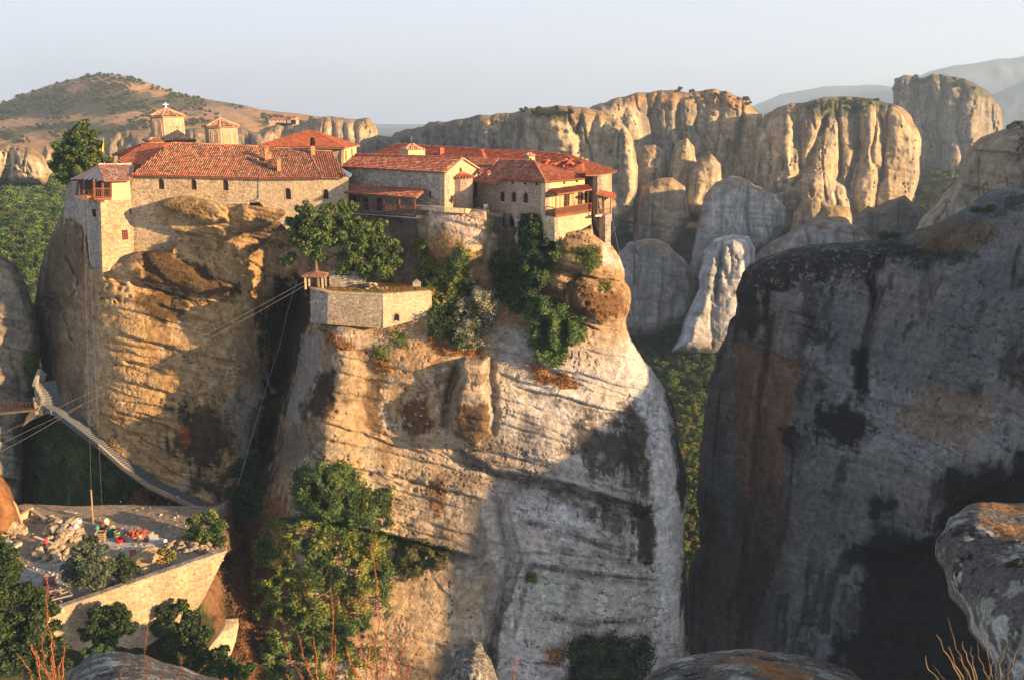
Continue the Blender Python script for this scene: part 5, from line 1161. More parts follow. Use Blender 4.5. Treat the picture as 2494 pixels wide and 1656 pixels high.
# ================================================================ long grey-stone church
chap = thing('stone_chapel', 'long grey stone chapel with sunlit gable end and small round apse', 'chapel', P(1083, 499, 112))
cw = Pl.px(832, 406.6, 124.5, 1083, 419.6, 112.0); cg = Pl.px(1083, 419.6, 112.0, 1164, 412.6, 118.4)
hs = arch(*cw.lp(1047.5, 484), .42, .95)
mb = MB(); cdt_panel(mb, cw, [cw.lp(828, 560), cw.lp(1083, 560), cw.lp(1083, 418.5), cw.lp(832, 405.5)], [hs], .8, .35); mb.build('wall', M['stone_grey'], chap)
window(chap, cw, hs, bars=(0, 0), depth=.25, frame_mat='wood_dark')
gh = [arch(*cg.lp(1122, 427), .42, cg.lp(1122, 410)[1] - cg.lp(1122, 427)[1]), rect(*cg.lp(1099, 497), .28, 1.0)]
mb = MB(); cdt_panel(mb, cg, [cg.lp(1083, 560), cg.lp(1160, 560), cg.lp(1163, 414), cg.lp(1123.5, 387), cg.lp(1083, 419.5)], gh, .8, .35); mb.build('gable_wall', M['stone_pale'], chap)
for h in gh: window(chap, cg, h, bars=(0, 0), depth=.25, frame_mat='wood_dark', surround='brick_stone')
cr = RoofPlane((832, 407, 123.9), (1084, 420.6, 111.5), (1123.5, 386, 115.4))
roof_tiles(chap, cr, [(829, 406.8), (866, 377), (1124, 385.3), (1084, 421)], lambda u, v, rr: MIXED[rr.integers(6)], seed=9, w=.34, l=.5, wonk=1.6, ridge=[((866, 377), (1124, 385.3))])
cr2 = RoofPlane((1165, 413.5, 118.2), (950, 400, 130), (1123.5, 386, 115.4)); mb = MB(); mb.prism([P(1124, 385.3, 115.3), P(866, 377, 127), P(900, 385, 134), P(1166, 413, 119)], (0, 0, -.16), (.4, .12, .07)); mb.build('roof', M['tile'], chap)
mb = MB(); a = cg.hit(1082, 421); b = cg.hit(1123.5, 385.8); c2 = cg.hit(1166, 413.5); mb.bar(a + cg.n * .2, b + cg.n * .2, .4, .12, col=(.5, .3, .18)); mb.bar(b + cg.n * .2, c2 + cg.n * .2, .4, .12, col=(.52, .32, .2)); mb.build('verge', M['tile'], chap)
ac = cg.hit(1124, 500); zt = cg.hit(1124, 434).z; zb = cg.hit(1124, 520).z; ar = 1.55
mb = MB(); mb.lathe([(ar, 0), (ar, zt - zb)], Vector((ac.x, ac.y, zb)), 10, a0=.3); apse = mb.build('apse', M['brick_stone'], chap)
mb = MB(); 
for k in range(14):
    t = math.pi * (k / 13) + math.atan2(cg.n.y, cg.n.x) - math.pi / 2; dv = Vector((math.cos(t), math.sin(t), 0))
    for j in range(3):
        r0_, r1_ = ar * 1.12 - j * .55, ar * 1.12 - (j + 1) * .6; mb.tube([Vector((ac.x, ac.y, zt + .75 - .62 * max(r1_, 0) / ar)) + dv * max(r1_, 0), Vector((ac.x, ac.y, zt + .78 - .62 * r0_ / ar)) + dv * r0_], [.12, .15], 5, MIXED[(k * 3 + j) % 6])
mb.build('roof', M['tile'], apse)
for xx in (1133.5, 1139):
    u_, z_ = cg.lp(xx, 493); t = math.atan2(cg.n.y, cg.n.x) + (.55 if xx < 1136 else .85) * 1; dv = Vector((math.cos(t), math.sin(t), 0)); sv = Vector((-dv.y, dv.x, 0))
    mb = MB(); mb.box(Vector((ac.x, ac.y, z_)) + dv * (ar * .93) - sv * .09, sv * .18, dv * .14, (0, 0, 1.15)); mb.build('window', M['dark'], apse)
# covered porch on the chapel's long side
porch = thing('covered_porch', 'long timber porch with brown balustrade and lean-to tile roof on the shaded chapel wall', 'porch', cw.hit(920, 520))
pp = cw.off(2.3); fz = lambda x: pp.hit(x, np.interp(x, [815, 1011], [511, 526]))
xs_ = [815, 847, 881, 898, 936, 973, 1011]
posts(porch, [(fz(x), pp.hit(x, np.interp(x, [815, 1011], [467, 483]))) for x in xs_], .15)
fl_ = MB(); a, b = fz(813), fz(1013); fl_.prism([a, b, b - pp.n * 2.3, a - pp.n * 2.3], (0, 0, -.35)); fl_.build('floor', M['concrete'], porch)
mb = MB(); mb.bar(a + Vector((0, 0, -.1)) + pp.n * .03, b + Vector((0, 0, -.1)) + pp.n * .03, .22, .16); mb.build('floor_beam', M['wood_dark'], porch)
hh = pp.hit(1011, 502).z - fz(1011).z
for i in range(6):
    if i != 1: railing(porch, fz(xs_[i]), fz(xs_[i + 1]), hh, max(3, int((xs_[i + 1] - xs_[i]) / 4.2)), w=.06)
railing(porch, fz(1011), fz(1011) - pp.n * 2.2, hh, 7, w=.06)
a, b = fz(847), fz(881); m = MB(); m.bar(a + Vector((0, 0, hh)), b + Vector((0, 0, hh)), .08); m.bar(a + Vector((0, 0, .1)), b + Vector((0, 0, .1)), .06)
ro = m.build('railing', M['wood'], porch); m = MB()
for i in range(5): p = a.lerp(b, i / 5); m.bar(p + Vector((0, 0, .1)), p + Vector((0, 0, hh)), .06, up=(0, 1, 0))
m.bar(a.lerp(b, .45) + Vector((0, 0, .1)), a.lerp(b, .95) + Vector((0, 0, hh)), .06); m.bar(a.lerp(b, .45) + Vector((0, 0, hh)), a.lerp(b, .95) + Vector((0, 0, .1)), .06); m.build('baluster', M['wood'], ro)['kind'] = 'stuff'
mb = MB(); mb.bar(pp.hit(808, 466.5), pp.hit(1013, 483), .16, .2); mb.build('roof_beam', M['wood'], porch)
dr_ = [arch(*cw.lp(x, 516 + (x - 860) * .04), .9, 2.0) for x in (863, 893, 925)]
for i, h in enumerate(dr_):
    m = MB(); m.add([cw.pt(*q, .03) for q in h] + [cw.pt(*q, -.05) for q in h], [tuple(range(11))] + [(j, (j + 1) % 11, (j + 1) % 11 + 11, j + 11) for j in range(11)]); m.build('door', M['wood_dark'], porch)
pr = RoofPlane((807, 467, cw.off(2.9).hit(807, 467).y), (1014, 482.5, cw.off(2.9).hit(1014, 482).y), (1038, 460.5, cw.off(.05).hit(1038, 460.5).y))
roof_tiles(porch, pr, [(805, 466.5), (845, 448.5), (1038, 460.5), (1014, 482.8)], lambda u, v, rr: MIXED[rr.integers(6)], seed=10, w=.32, l=.45, wonk=1.4)
mb = MB(); mb.bar(cw.hit(845, 449) + cw.n * .12, cw.hit(1039, 461) + cw.n * .12, .28, .14, col=(.62, .58, .52)); mb.bar(pr.hit(806, 466), pr.hit(845, 449.3), .25, .1, col=(.62, .58, .52)); mb.build('mortar_flashing', M['paint'], porch)
# parapet walk between chapel and the end chapel
# ================================================================ end chapel with three arched windows
ec = thing('end_chapel', 'brick and stone chapel with three arched windows and hipped tile roof near the cliff end', 'chapel', P(1328, 520, 108))
ew = Pl.px(1227, 435, 113.6, 1328, 442, 108); er_ = Pl.px(1328, 442, 108, 1424, 433.7, 114.4)
holes = []
for cx, y0, y1 in [(1223.5, 491.5, 466.5), (1251.7, 492.5, 467.5), (1280.6, 494.5, 469.5)]:
    u, z0 = ew.lp(cx, y0); z1 = ew.lp(cx, y1)[1]; ww = abs(ew.lp(cx + 5.7, y0)[0] - ew.lp(cx - 5.7, y0)[0]); holes.append(arch(u, z0, ww, z1 - z0))
mb = MB(); cdt_panel(mb, ew, [ew.lp(1202, 519), ew.lp(1328, 560) if False else ew.lp(1328, 521), ew.lp(1328, 441), ew.lp(1227, 434), ew.lp(1203, 447)], holes, .7, .3); mb.build('wall', M['brick_stone'], ec)
for h in holes: window(ec, ew, h, bars=(2, 3), depth=.25, frame_mat='wood_dark', surround='brick_stone')
u, z0 = ew.lp(1308.5, 489); lp_ = arch(u, z0, .8, ew.lp(1308, 462)[1] - z0); m = MB(); ring(m, ew, lp_, .14, 0, .05); m.build('blind_arch', M['stone_pale'], ec)
for x, y in [(1249, 446), (1279, 448), (1308, 450)]:
    m = MB(); c_ = ew.hit(x, y); m.cbox(c_ + ew.n * .02 - Vector((0, 0, .1)), .35, .12, .22, math.atan2(ew.e.y, ew.e.x)); m.build('vent', M['dark'], ec)
lw = Pl.px(1162, 446, 117.2, 1203, 448, 114.95)
mb = MB(); cdt_panel(mb, lw, [lw.lp(1160, 560), lw.lp(1203, 560), lw.lp(1203, 447), lw.lp(1162, 444)], [], .6, .3); mb.build('wall', M['brick_stone'], ec)
mb = MB(); a, b = lw.hit(1148, 511), lw.hit(1162, 511); mb.box(a, b - a, -lw.n * .3, (0, 0, lw.hit(1150, 446).z - a.z)); mb.build('door', M['wood_dark'], ec)
mb = MB(); cdt_panel(mb, er_, [er_.lp(1328, 540), er_.lp(1424, 540), er_.lp(1424, 435), er_.lp(1328, 442)], [], .6, .3); mb.build('wall', M['plaster'], ec)
for x, y in [(1371, 448), (1402, 444)]:
    m = MB(); c_ = er_.hit(x, y + 1); m.prism([c_ + er_.n * .02, c_ + er_.n * .02 + er_.e * .5, c_ + er_.n * .02 + er_.e * .25 + Vector((0, 0, .4))], er_.n * .03); m.build('vent', M['dark'], ec)
f1 = RoofPlane((1227, 436, 112.9), (1329, 443, 107.2), (1301.7, 394.4, 113.7))
roof_tiles(ec, f1, [(1148, 442.5), (1216, 391), (1302, 394), (1329, 443), (1227, 436), (1203, 448.5)], lambda u, v, rr: MIXED[rr.integers(6)] if rr.random() > .3 else OLD[rr.integers(6)], seed=11, w=.3, l=.42, ridge=[((1216, 391), (1302, 394)), ((1302, 394), (1329, 443))], eave_red=.7)
f2 = RoofPlane((1329, 443, 107.2), (1425, 434.5, 113.9), (1301.7, 394.4, 113.7))
roof_tiles(ec, f2, [(1302, 394), (1329, 443), (1426, 434.5), (1404, 425), (1360, 410)], lambda u, v, rr: OLD[rr.integers(6)] if rr.random() > .5 else NEW[rr.integers(4)], seed=12, w=.3, l=.42, eave_red=1.3)
rafters(ec, ew.pt(*ew.lp(1229, 438.5), .5), ew.pt(*ew.lp(1326, 445.5), .5), 12, -ew.n, l=.5); rafters(ec, er_.pt(*er_.lp(1330, 445.5), .5), er_.pt(*er_.lp(1422, 437.5), .5), 12, -er_.n, l=.5)
chimney(ec, 1190.7, 424, 441, 7, 115)
# balcony with glazed timber screen
bal = thing('glazed_balcony', 'brown timber balcony with tall panes and bright red awning roof', 'balcony', P(1352, 527, 106))
bp = er_.off(1.9); bz = lambda x: bp.hit(x, np.interp(x, [1353, 1433], [526.5, 513])); bt = lambda x: bp.hit(x, np.interp(x, [1353, 1433], [473, 463]))
P0 = P(1331, 520.5, ew.hit(1328, 500).y + .2); P1 = bz(1353.6); P2 = bz(1432)
mb = MB(); mb.prism([P0, P1, bz(1441), bz(1441) - bp.n * 1.9], (0, 0, -.22)); mb.build('floor', M['wood'], bal)
nb = 9
for i in range(nb):
    x = 1353.6 + (1432 - 1353.6) * i / (nb - 1); posts(bal, [(bz(x), bt(x))], .11 if i in (0, nb - 1) else .07)
t0 = Vector((P0.x, P0.y, bt(1353).z)); posts(bal, [(P0, t0)], .12); pm = (P0 + P1) / 2
hh = bp.hit(1353.6, 508.6).z - P1.z
railing(bal, P0, P1, hh, 6, 'wood', .05)
for j, (fa, col_) in enumerate([(hh, 0), (0.08, 0)]):
    m = MB(); m.bar(P1 + Vector((0, 0, fa)), P2 + Vector((0, 0, fa)), .1); m.build('rail', M['wood'], bal)
m = MB(); m.bar(bt(1353.6), bt(1433), .14); m.bar(t0, bt(1353.6), .12); m.build('roof_beam', M['wood_red'], bal)
for i in range(nb - 1):
    x0 = 1353.6 + (1432 - 1353.6) * i / (nb - 1); x1 = 1353.6 + (1432 - 1353.6) * (i + 1) / (nb - 1); a, b = bz(x0), bz(x1)
    m = MB(); m.prism([a + Vector((0, 0, .12)), b + Vector((0, 0, .12)), b + Vector((0, 0, hh - .05)), a + Vector((0, 0, hh - .05))], bp.n * -.03); m.build('panel', M['pane_brown'], bal)
railing(bal, P2, bz(1441), hh, 3, 'wood_red', .05)
for xx in (1376, 1408):
    u, z0 = er_.lp(xx + 4, 503); lp_ = rect(u, z0, 1.0, 2.2); window(ec, er_.off(.02), lp_, frame_mat='wood', depth=0.0, bars=(1, 2))
aw = RoofPlane((1359, 473, er_.off(2.4).hit(1359, 473).y), (1442, 461, er_.off(2.4).hit(1442, 461).y), (1429, 451, er_.off(.1).hit(1429, 451).y))
roof_tiles(bal, aw, [(1326, 458.5), (1429, 450.8), (1442, 461), (1359, 473)], NEW, seed=13, w=.28, l=.4, name='awning_roof')
aw2 = RoofPlane((1327, 459, 107.8), (1359, 473, aw.hit(1359, 473).y), (1340, 457, 109.5))
# base wall under the balcony
bw = thing('balcony_base_wall', 'sunlit cream stone wall carrying the glazed balcony, standing on the rock', 'wall', bp.hit(1395, 560))
bq = er_.off(1.75); mb = MB(); cdt_panel(mb, bq, [bq.lp(1351, 588), bq.lp(1440, 580), bq.lp(1440.5, 515.5), bq.lp(1350.5, 529.5)], [], 1.7, .3); mb.build('wall', M['stone_pale'], bw)
bl = Pl.px(1331, 530, ew.hit(1328, 500).y, 1351, 529.5, bq.hit(1351, 530).y); mb = MB(); cdt_panel(mb, bl, [bl.lp(1329, 580), bl.lp(1351, 590), bl.lp(1350.9, 530), bl.lp(1331, 524)], [], .5, .3); mb.build('wall', M['stone_grey'], bw)
# arched opening below the end chapel
ca = thing('cave_doorway', 'dark pointed stone doorway in the rock below the arched windows', 'doorway', ew.hit(1243, 552))
u, z0 = ew.lp(1243, 553); zt = ew.lp(1243, 521)[1]; w_ = .68; lp_ = [(u - w_, z0), (u + w_, z0), (u + w_, z0 + .7), (u + w_ * .6, z0 + 1.2), (u, zt), (u - w_ * .6, z0 + 1.2), (u - w_, z0 + .7)]
eo = ew.off(-.06); mb = MB(); cdt_panel(mb, eo, [eo.lp(1202, 600), eo.lp(1330, 600), eo.lp(1328, 520.5), eo.lp(1202, 518.5)], [lp_], .6, .5); mb.build('wall', M['stone_grey'], ca)
mb = MB(); mb.add([eo.pt(*q, -.45) for q in lp_], [tuple(range(7))]); mb.build('opening', M['dark'], ca)

# ================================================================ far right block
fr_ = thing('end_block', 'pale stone block with red roof, lower porch and tall buttress at the cliff tip', 'building', P(1455, 520, 113))
fL = Pl.px(1424, 430, 118.5, 1455, 430, 114); fR = Pl.px(1455, 430, 114, 1490, 425, 118.5)
mb = MB(); cdt_panel(mb, fL, [fL.lp(1422, 560), fL.lp(1455, 560), fL.lp(1455, 424), fL.lp(1422, 424)], [], .6, .3); mb.build('wall', M['stone_grey'], fr_)
mb = MB(); cdt_panel(mb, fR, [fR.lp(1455, 540), fR.lp(1490, 540), fR.lp(1490, 420), fR.lp(1455, 424)], [], .6, .3); mb.build('wall', M['brick_stone'], fr_)
fo_ = fR.off(1.0)
posts(fr_, [(fo_.hit(x, 523), fo_.hit(x, 480)) for x in (1455, 1471, 1487)], .12)
railing(fr_, fo_.hit(1455, 524), fo_.hit(1488, 521), .7, 8, 'wood', .05)
mb = MB(); mb.prism([fo_.hit(1450, 524), fo_.hit(1490, 522), fR.hit(1490, 520), fR.hit(1455, 522)], (0, 0, -.25)); mb.build('floor', M['concrete'], fr_)
mb = MB(); u0, z0 = fR.lp(1462, 520); mb.box(fR.pt(u0, z0, .03), fR.e * 1.0, fR.n * .05, (0, 0, 1.9)); mb.build('door', M['wood_dark'], fr_)
ar_ = RoofPlane((1454, 477, fR.off(1.5).hit(1454, 477).y), (1499, 483, fR.off(1.5).hit(1499, 483).y), (1470, 466, fR.off(.05).hit(1470, 466).y))
roof_tiles(fr_, ar_, [(1455, 461.5), (1498, 472.5), (1499, 484), (1453, 471)], NEW, seed=14, w=.28, l=.4, name='awning_roof')
br_ = RoofPlane((1455, 427, 113.2), (1500, 419.5, 118.5), (1387, 380, 126))
roof_tiles(fr_, br_, [(1387, 379.5), (1420, 400), (1427, 427), (1456, 426.5), (1500, 419)], NEW, seed=15, w=.34, l=.45, ridge=[((1387, 379.5), (1500, 419))])
sg_ = RoofPlane((1376, 418, 116), (1427, 428, 112.8), (1421, 400, 117.5))
roof_tiles(fr_, sg_, [(1372, 417.5), (1421, 399.5), (1428, 427.5)], NEW, seed=16, w=.34, l=.45)
# buttress
bu = thing('buttress', 'tall tapering stone buttress at the very tip of the monastery above the rounded rock', 'wall', P(1470, 600, 112))
q1_ = Pl.px(1437, 520, 116, 1474, 524, 112.8); q2_ = Pl.px(1474, 524, 112.8, 1488, 523, 115)
mb = MB(); cdt_panel(mb, q1_, [q1_.lp(1440, 575), q1_.lp(1457, 590), q1_.lp(1474, 604), q1_.lp(1474, 524), q1_.lp(1437, 521)], [], .8, .3); mb.build('wall', M['stone_grey'], bu)
mb = MB(); cdt_panel(mb, q2_, [q2_.lp(1474, 604), q2_.lp(1487, 612), q2_.lp(1488, 523), q2_.lp(1474, 524)], [], .8, .3); mb.build('wall', M['brick_stone'], bu)
# ================================================================ long red-roofed range at the back
bk = thing('back_range', 'long rear range under wide red tiled roofs, behind the stone chapel', 'building', P(1180, 400, 136))
b1 = RoofPlane((1200, 404, 128.5), (1036, 395, 139), (1036, 359.5, 146))
roof_tiles(bk, b1, [(903, 377), (965, 352), (1177, 365.5), (1192, 408), (1124, 400), (1090, 396), (900, 380)], [(.36, .095, .055), (.30, .08, .045), (.38, .12, .065), (.22, .07, .045)], seed=17, w=.4, l=.5, r=.15, ridge=[((965, 352), (1177, 365.5))])
b2 = RoofPlane((1420, 428, 116.5), (1230, 410, 128), (1272, 369.5, 134))
roof_tiles(bk, b2, [(1176, 366), (1272, 369), (1387, 379.7), (1421, 400), (1421, 430), (1290, 424), (1180, 404)], [(.34, .09, .055), (.27, .075, .045), (.36, .11, .065), (.20, .065, .045)], seed=18, w=.4, l=.5, r=.15, ridge=[((1176, 366), (1272, 369)), ((1272, 369), (1387, 379.7))])
b3 = RoofPlane((1150, 412, 123), (1240, 412, 122), (1200, 386, 129))
roof_tiles(bk, b3, [(1136, 384), (1214, 388), (1206, 402), (1166, 428), (1163, 412)], MIXED, seed=19, w=.34, l=.45)
mb = MB(); mb.cbox(P(1075, 382, 140), .7, .7, 1.35, .5, (.30, .09, .05)); mb.build('chimney', M['paint'], bk)
rr = np.random.default_rng(3); mb = MB()
for i in range(22):
    x = rr.uniform(1330, 1400); y = rr.uniform(390, 408); p = b2.hit(x, y) + b2.n * .2; an = rr.uniform(-.6, .6); dv = (b2.g + b2.e * an).normalized(); mb.tube([p, p + dv * .6], [.16, .19], 6, tuple(np.array((.5, .12, .06)) * rr.uniform(.7, 1.2)))
o_ = mb.build('loose_tile', M['tile'], bk)
def cupola(x, yb, ye, ya, wpx, ewpx, d, rot, label):
    c = thing('roof_lantern', label, 'lantern', P(x, yb, d)); b = P(x, yb, d); w = wpx / FPX * d * .78; h = P(x, ye, d).z - b.z; e = ewpx / FPX * d * .5 * 1.05; ap = P(x, ya, d).z - b.z
    mb = MB(); mb.cbox(b - Vector((0, 0, 1)), w, w, h + 1, rot); mb.build('wall', M['plaster'], c)
    m = MB(); cs = [b + Vector((math.cos(rot + math.pi / 4 + k * math.pi / 2) * e, math.sin(rot + math.pi / 4 + k * math.pi / 2) * e, h)) for k in range(4)]; t = b + Vector((0, 0, ap))
    for k in range(4): m.add([cs[k], cs[(k + 1) % 4], t], [(0, 1, 2)], (.3, .15, .1))
    m.add(cs, [(0, 1, 2, 3)], (.3, .2, .1)); ro = m.build('roof', M['tile'], c); m = MB(); r_ = np.random.default_rng(2)
    for k in range(4):
        for i in range(8):
            e0 = cs[k].lerp(cs[(k + 1) % 4], (i + .5) / 8); f = abs((i + .5) / 8 - .5) * 2; top = e0.lerp(t, (1 - f) * .97)
            m.tube([top + Vector((0, 0, .03)), e0 + Vector((0, 0, .06))], [.1, .15], 5, tuple(np.array([(.5, .24, .15), (.56, .36, .25), (.4, .15, .09)][r_.integers(3)]) * r_.uniform(.8, 1.2)))
    m.build('tile', M['tile'], ro)
    m = MB(); m.add([b + Vector((0, 0, 0))] * 3, [(0, 1, 2)]) if False else None
    return c, b, w, h
c_, b_, w_, h_ = cupola(1004, 382, 365.5, 349, 58, 62, 136, R(35), 'square cream lantern with brown tiled cap on the long back roof')
mb = MB(); mb.bar(b_ + Vector((0, 0, 2.1)), b_ + Vector((0, 0, 2.9)), .06, up=(0, 1, 0)); mb.bar(b_ + Vector((-.2, 0, 2.7)), b_ + Vector((.2, 0, 2.7)), .05); mb.build('cross', M['metal'], c_)
c_, b_, w_, h_ = cupola(1289.5, 396, 381, 372, 24, 30, 121, R(40), 'small cream lantern with red tiled cap above the end chapel')
mb = MB(); mb.cbox(b_ + Vector((.15, -w_ * .62, .1)), .28, .1, .45, R(40)); mb.build('opening', M['dark'], c_)
# parapet with its lit face and the walk beside the chapel
pw = thing('parapet_wall', 'low rough parapet wall on the outcrop in front of the lit gable', 'wall', P(1110, 508, 112))
a = [P(1018, 501, 113.5), P(1055, 502, 111.2), P(1082, 506, 110.2), P(1130, 509, 110.2), P(1146, 511, 111.5), P(1190, 511, 112.2)]
mb = MB()
for p0, p1 in zip(a, a[1:]): mb.bar(p0 - Vector((0, 0, .25)), p1 - Vector((0, 0, .25)), .45, .6)
mb.build('wall', M['stone_pale'], pw)

# ================================================================ bastion and terrace
ba = thing('bastion_wall', 'angled pale stone bastion wall holding up the grass terrace', 'wall', P(933, 780, 104.5))
A0, A1, A2, A3 = (755, 703, 108.9), (799, 714.6, 105.9), (933, 720, 104.5), (1051, 711, 106.9)
sg1, sg2, sg3 = Pl.px(*A0, *A1), Pl.px(*A1, *A2), Pl.px(*A2, *A3)
mb = MB(); cdt_panel(mb, sg2, [sg2.lp(797, 790), sg2.lp(933, 800), sg2.lp(933, 720), sg2.lp(799, 714.6)], [], .7, .3); mb.build('wall', M['stone'], ba)
dh = arch(*sg3.lp(966, 783), .7, .95)
mb = MB(); cdt_panel(mb, sg3, [sg3.lp(933, 800), sg3.lp(1052, 770), sg3.lp(1051, 711), sg3.lp(933, 720)], [dh], .7, .3); mb.build('wall', M['stone_pale'], ba)
window(ba, sg3, dh, bars=(0, 0), depth=.25, frame_mat='brick_stone', pane='dark', surround='brick_stone')
mb = MB(); cdt_panel(mb, sg1, [sg1.lp(757, 785), sg1.lp(799, 790), sg1.lp(799, 714.6), sg1.lp(755, 703)], [], .7, .3); mb.build('wall', M['stone_grey'], ba)
for s_, p0, p1 in ((sg1, A0, A1), (sg2, A1, A2), (sg3, A2, A3)):
    a, b = P(*p0), P(*p1); mb = MB(); mb.box(a + s_.n * .08 - s_.e * .04, (b - a) * .997, -s_.n * .85, (0, 0, .14)); mb.build('coping', M['stone_pale'], ba)
mb = MB(); q = [P(*p) for p in (A0, A1, A2, A3)] + [P(1060, 700, 110.5), P(1040, 690, 114), P(760, 690, 114)]; q = [Vector((v.x, v.y, -20.75)) for v in q]; q[1:3] = [v + Vector((.1, .5, 0)) for v in q[1:3]]
mb.prism(q, (0, 0, -.6)); mb.build('terrace_ground', M['earth'])['kind'] = 'structure'
bpy.data.objects['terrace_ground'].data.color_attributes['Col'].data.foreach_set('color', np.tile(np.array([.20, .11, .05, 1], np.float32), 14))
# kiosk
ki = thing('garden_shelter', 'small open shelter with low brown tiled roof at the left end of the terrace', 'shelter', P(770, 700, 109.5))
kc = P(769, 703, 109); kz = kc.z
for dx, dy in ((-1.1, -.6), (1.0, -.6), (1.0, 1.4), (-1.1, 1.4)): posts(ki, [((kc.x + dx, kc.y + dy, kz), (kc.x + dx, kc.y + dy, kz + 1.55))], .2, 'plaster')
mb = MB(); r_ = np.random.default_rng(4)
zt = kz + 1.58; c5 = [Vector((kc.x - 1.5, kc.y - .9, zt)), Vector((kc.x + 1.5, kc.y - .9, zt)), Vector((kc.x + 1.5, kc.y + 1.8, zt)), Vector((kc.x - 1.5, kc.y + 1.8, zt))]; ap = Vector((kc.x, kc.y + .5, zt + .5))
for k in range(4):
    mb.add([c5[k], c5[(k + 1) % 4], ap], [(0, 1, 2)], (.3, .14, .08))
    for i in range(12):
        e0 = c5[k].lerp(c5[(k + 1) % 4], (i + .5) / 12); f = abs((i + .5) / 12 - .5) * 2; mb.tube([e0.lerp(ap, (1 - f) * .97) + Vector((0, 0, .03)), e0 + Vector((0, 0, .05))], [.1, .14], 5, tuple(np.array((.22, .12, .08)) * r_.uniform(.6, 1.3)))
mb.build('roof', M['tile'], ki)
mb = MB(); mb.cbox((kc.x + 3.6, kc.y + 2.2, kz - .1), 4.2, 2.0, 2.1, 0); mb.build('store_room', M['stone_grey'], ki)
ms = thing('memorial_slab', 'small grey gabled stone slab standing against the cliff at the back of the terrace', 'slab', P(1015, 703, 110.5))
b = P(1015, 704, 110.5); mb = MB(); mb.prism([b + Vector(v) for v in ((-.5, 0, 0), (.5, 0, 0), (.5, 0, .8), (0, 0, 1.2), (-.5, 0, .8))], (0, .3, 0)); mb.build('slab', M['concrete'], ms)
mb = MB(); mb.prism([b + Vector(v) for v in ((-.58, -.03, .78), (.58, -.03, .78), (0, -.03, 1.28))], (0, -.05, 0)); mb.build('pediment', M['stone_grey'], ms)
# flag
fg_ = thing('flag', 'yellow flag hanging on a pole beside the conifer', 'flag', P(254, 395, 128))
mb = MB(); mb.tube([P(254, 400, 128), P(251.5, 336, 128)], .045, 6); mb.build('pole', M['metal'], fg_)
V = []; F = []
for i in range(9):
    for j in range(9):
        u_, v_ = i / 8, j / 8; x = 253 - 12 * u_ * (0.25 + 0.75 * v_); y = 343 + 5 * u_ * (1 - v_) * 2 + v_ * (26 + 1.5 * math.sin(u_ * 5)); V.append(tuple(P(x, y, 128 + .25 * math.sin(u_ * 9 + v_ * 2))))
F = [(i * 9 + j, i * 9 + j + 1, (i + 1) * 9 + j + 1, (i + 1) * 9 + j) for i in range(8) for j in range(8)]
link('cloth', np_mesh('cloth', V, np.array(F), np.tile([.75, .62, .03], (81, 1))), M['paint'], fg_)
# ---------------------------------------------------------------- foliage
G_DK = [(.030, .055, .018), (.045, .075, .022), (.060, .095, .028), (.022, .040, .014)]
G_MD = [(.060, .105, .028), (.085, .135, .036), (.11, .155, .04), (.040, .075, .022)]
G_YL = [(.16, .20, .03), (.21, .23, .04), (.12, .17, .03), (.27, .22, .05)]
G_BR = [(.045, .095, .022), (.06, .115, .028), (.085, .14, .035), (.035, .07, .02)]
G_OL = [(.11, .14, .085), (.14, .17, .11), (.08, .11, .06), (.06, .085, .045)]
DRYP = [(.34, .17, .05), (.26, .11, .04), (.40, .22, .07), (.18, .08, .035)]
PALEF = [(.30, .30, .20), (.22, .22, .14), (.12, .13, .07), (.38, .34, .24)]
def leaf_mesh(name, pts, nrm, size, pal, rs, seed=0, clump=2.0, aspect=1.5, droop=0.0):
    r = np.random.default_rng(seed); n = len(pts); pts = np.asarray(pts, float)
    d = np.asarray(nrm, float) * 0.9 + r.normal(size=(n, 3)) * rs; d /= np.linalg.norm(d, axis=1)[:, None] + 1e-9
    t = r.normal(size=(n, 3)); t[:, 2] -= droop; a = np.cross(d, t); a /= np.linalg.norm(a, axis=1)[:, None] + 1e-9; b = np.cross(d, a)
    s = size * .8 * r.uniform(.55, 1.4, (n, 1)); a = a * s * .5; b = b * s * .5 * aspect; k = d * s * .12
    V = np.stack([pts - b, pts + a + k, pts + b, pts - a + k], 1).reshape(-1, 3); F = np.arange(4 * n).reshape(n, 4)
    pal = np.array(pal); cn = fbm(pts, clump, 3, seed) * 1.3; ix = np.clip(((cn + 1) / 2 * len(pal) + r.normal(size=n) * .8), 0, len(pal) - 1).astype(int)
    c = pal[ix] * r.uniform(.55, 1.2, (n, 1)); return np_mesh(name, V, F, np.repeat(c, 4, 0), smooth=False)
def crown_pts(lobes, n, r, shell=0.8):
    """points through the outer part of overlapping lobes (centre, radii)"""
    big = list(lobes); lobes = []
    for c, q in big:
        lobes.append((c, tuple(k * .68 for k in q)))
        for _ in range(9):
            v = r.normal(size=3); v[2] = abs(v[2]) * .8 - .15; v /= np.linalg.norm(v); s_ = r.uniform(.18, .42); lobes.append(([c[i] + v[i] * q[i] * r.uniform(.7, 1.05) for i in range(3)], tuple(k * s_ for k in q)))
    L_ = np.array([[*c, *q] for c, q in lobes]); w = L_[:, 3] * L_[:, 4] * 1.0; w = w ** .9; ch = r.choice(len(L_), n, p=w / w.sum())
    d = r.normal(size=(n, 3)); d /= np.linalg.norm(d, axis=1)[:, None]; k = shell + (1 - shell) * r.random((n, 1)) ** .5 * 1.25
    k = np.where(r.random((n, 1)) < .12, r.uniform(.25, .8, (n, 1)), k); k = k * (1 + .12 * r.normal(size=(n, 1)))
    return L_[ch, :3] + d * L_[ch, 3:6] * k, d
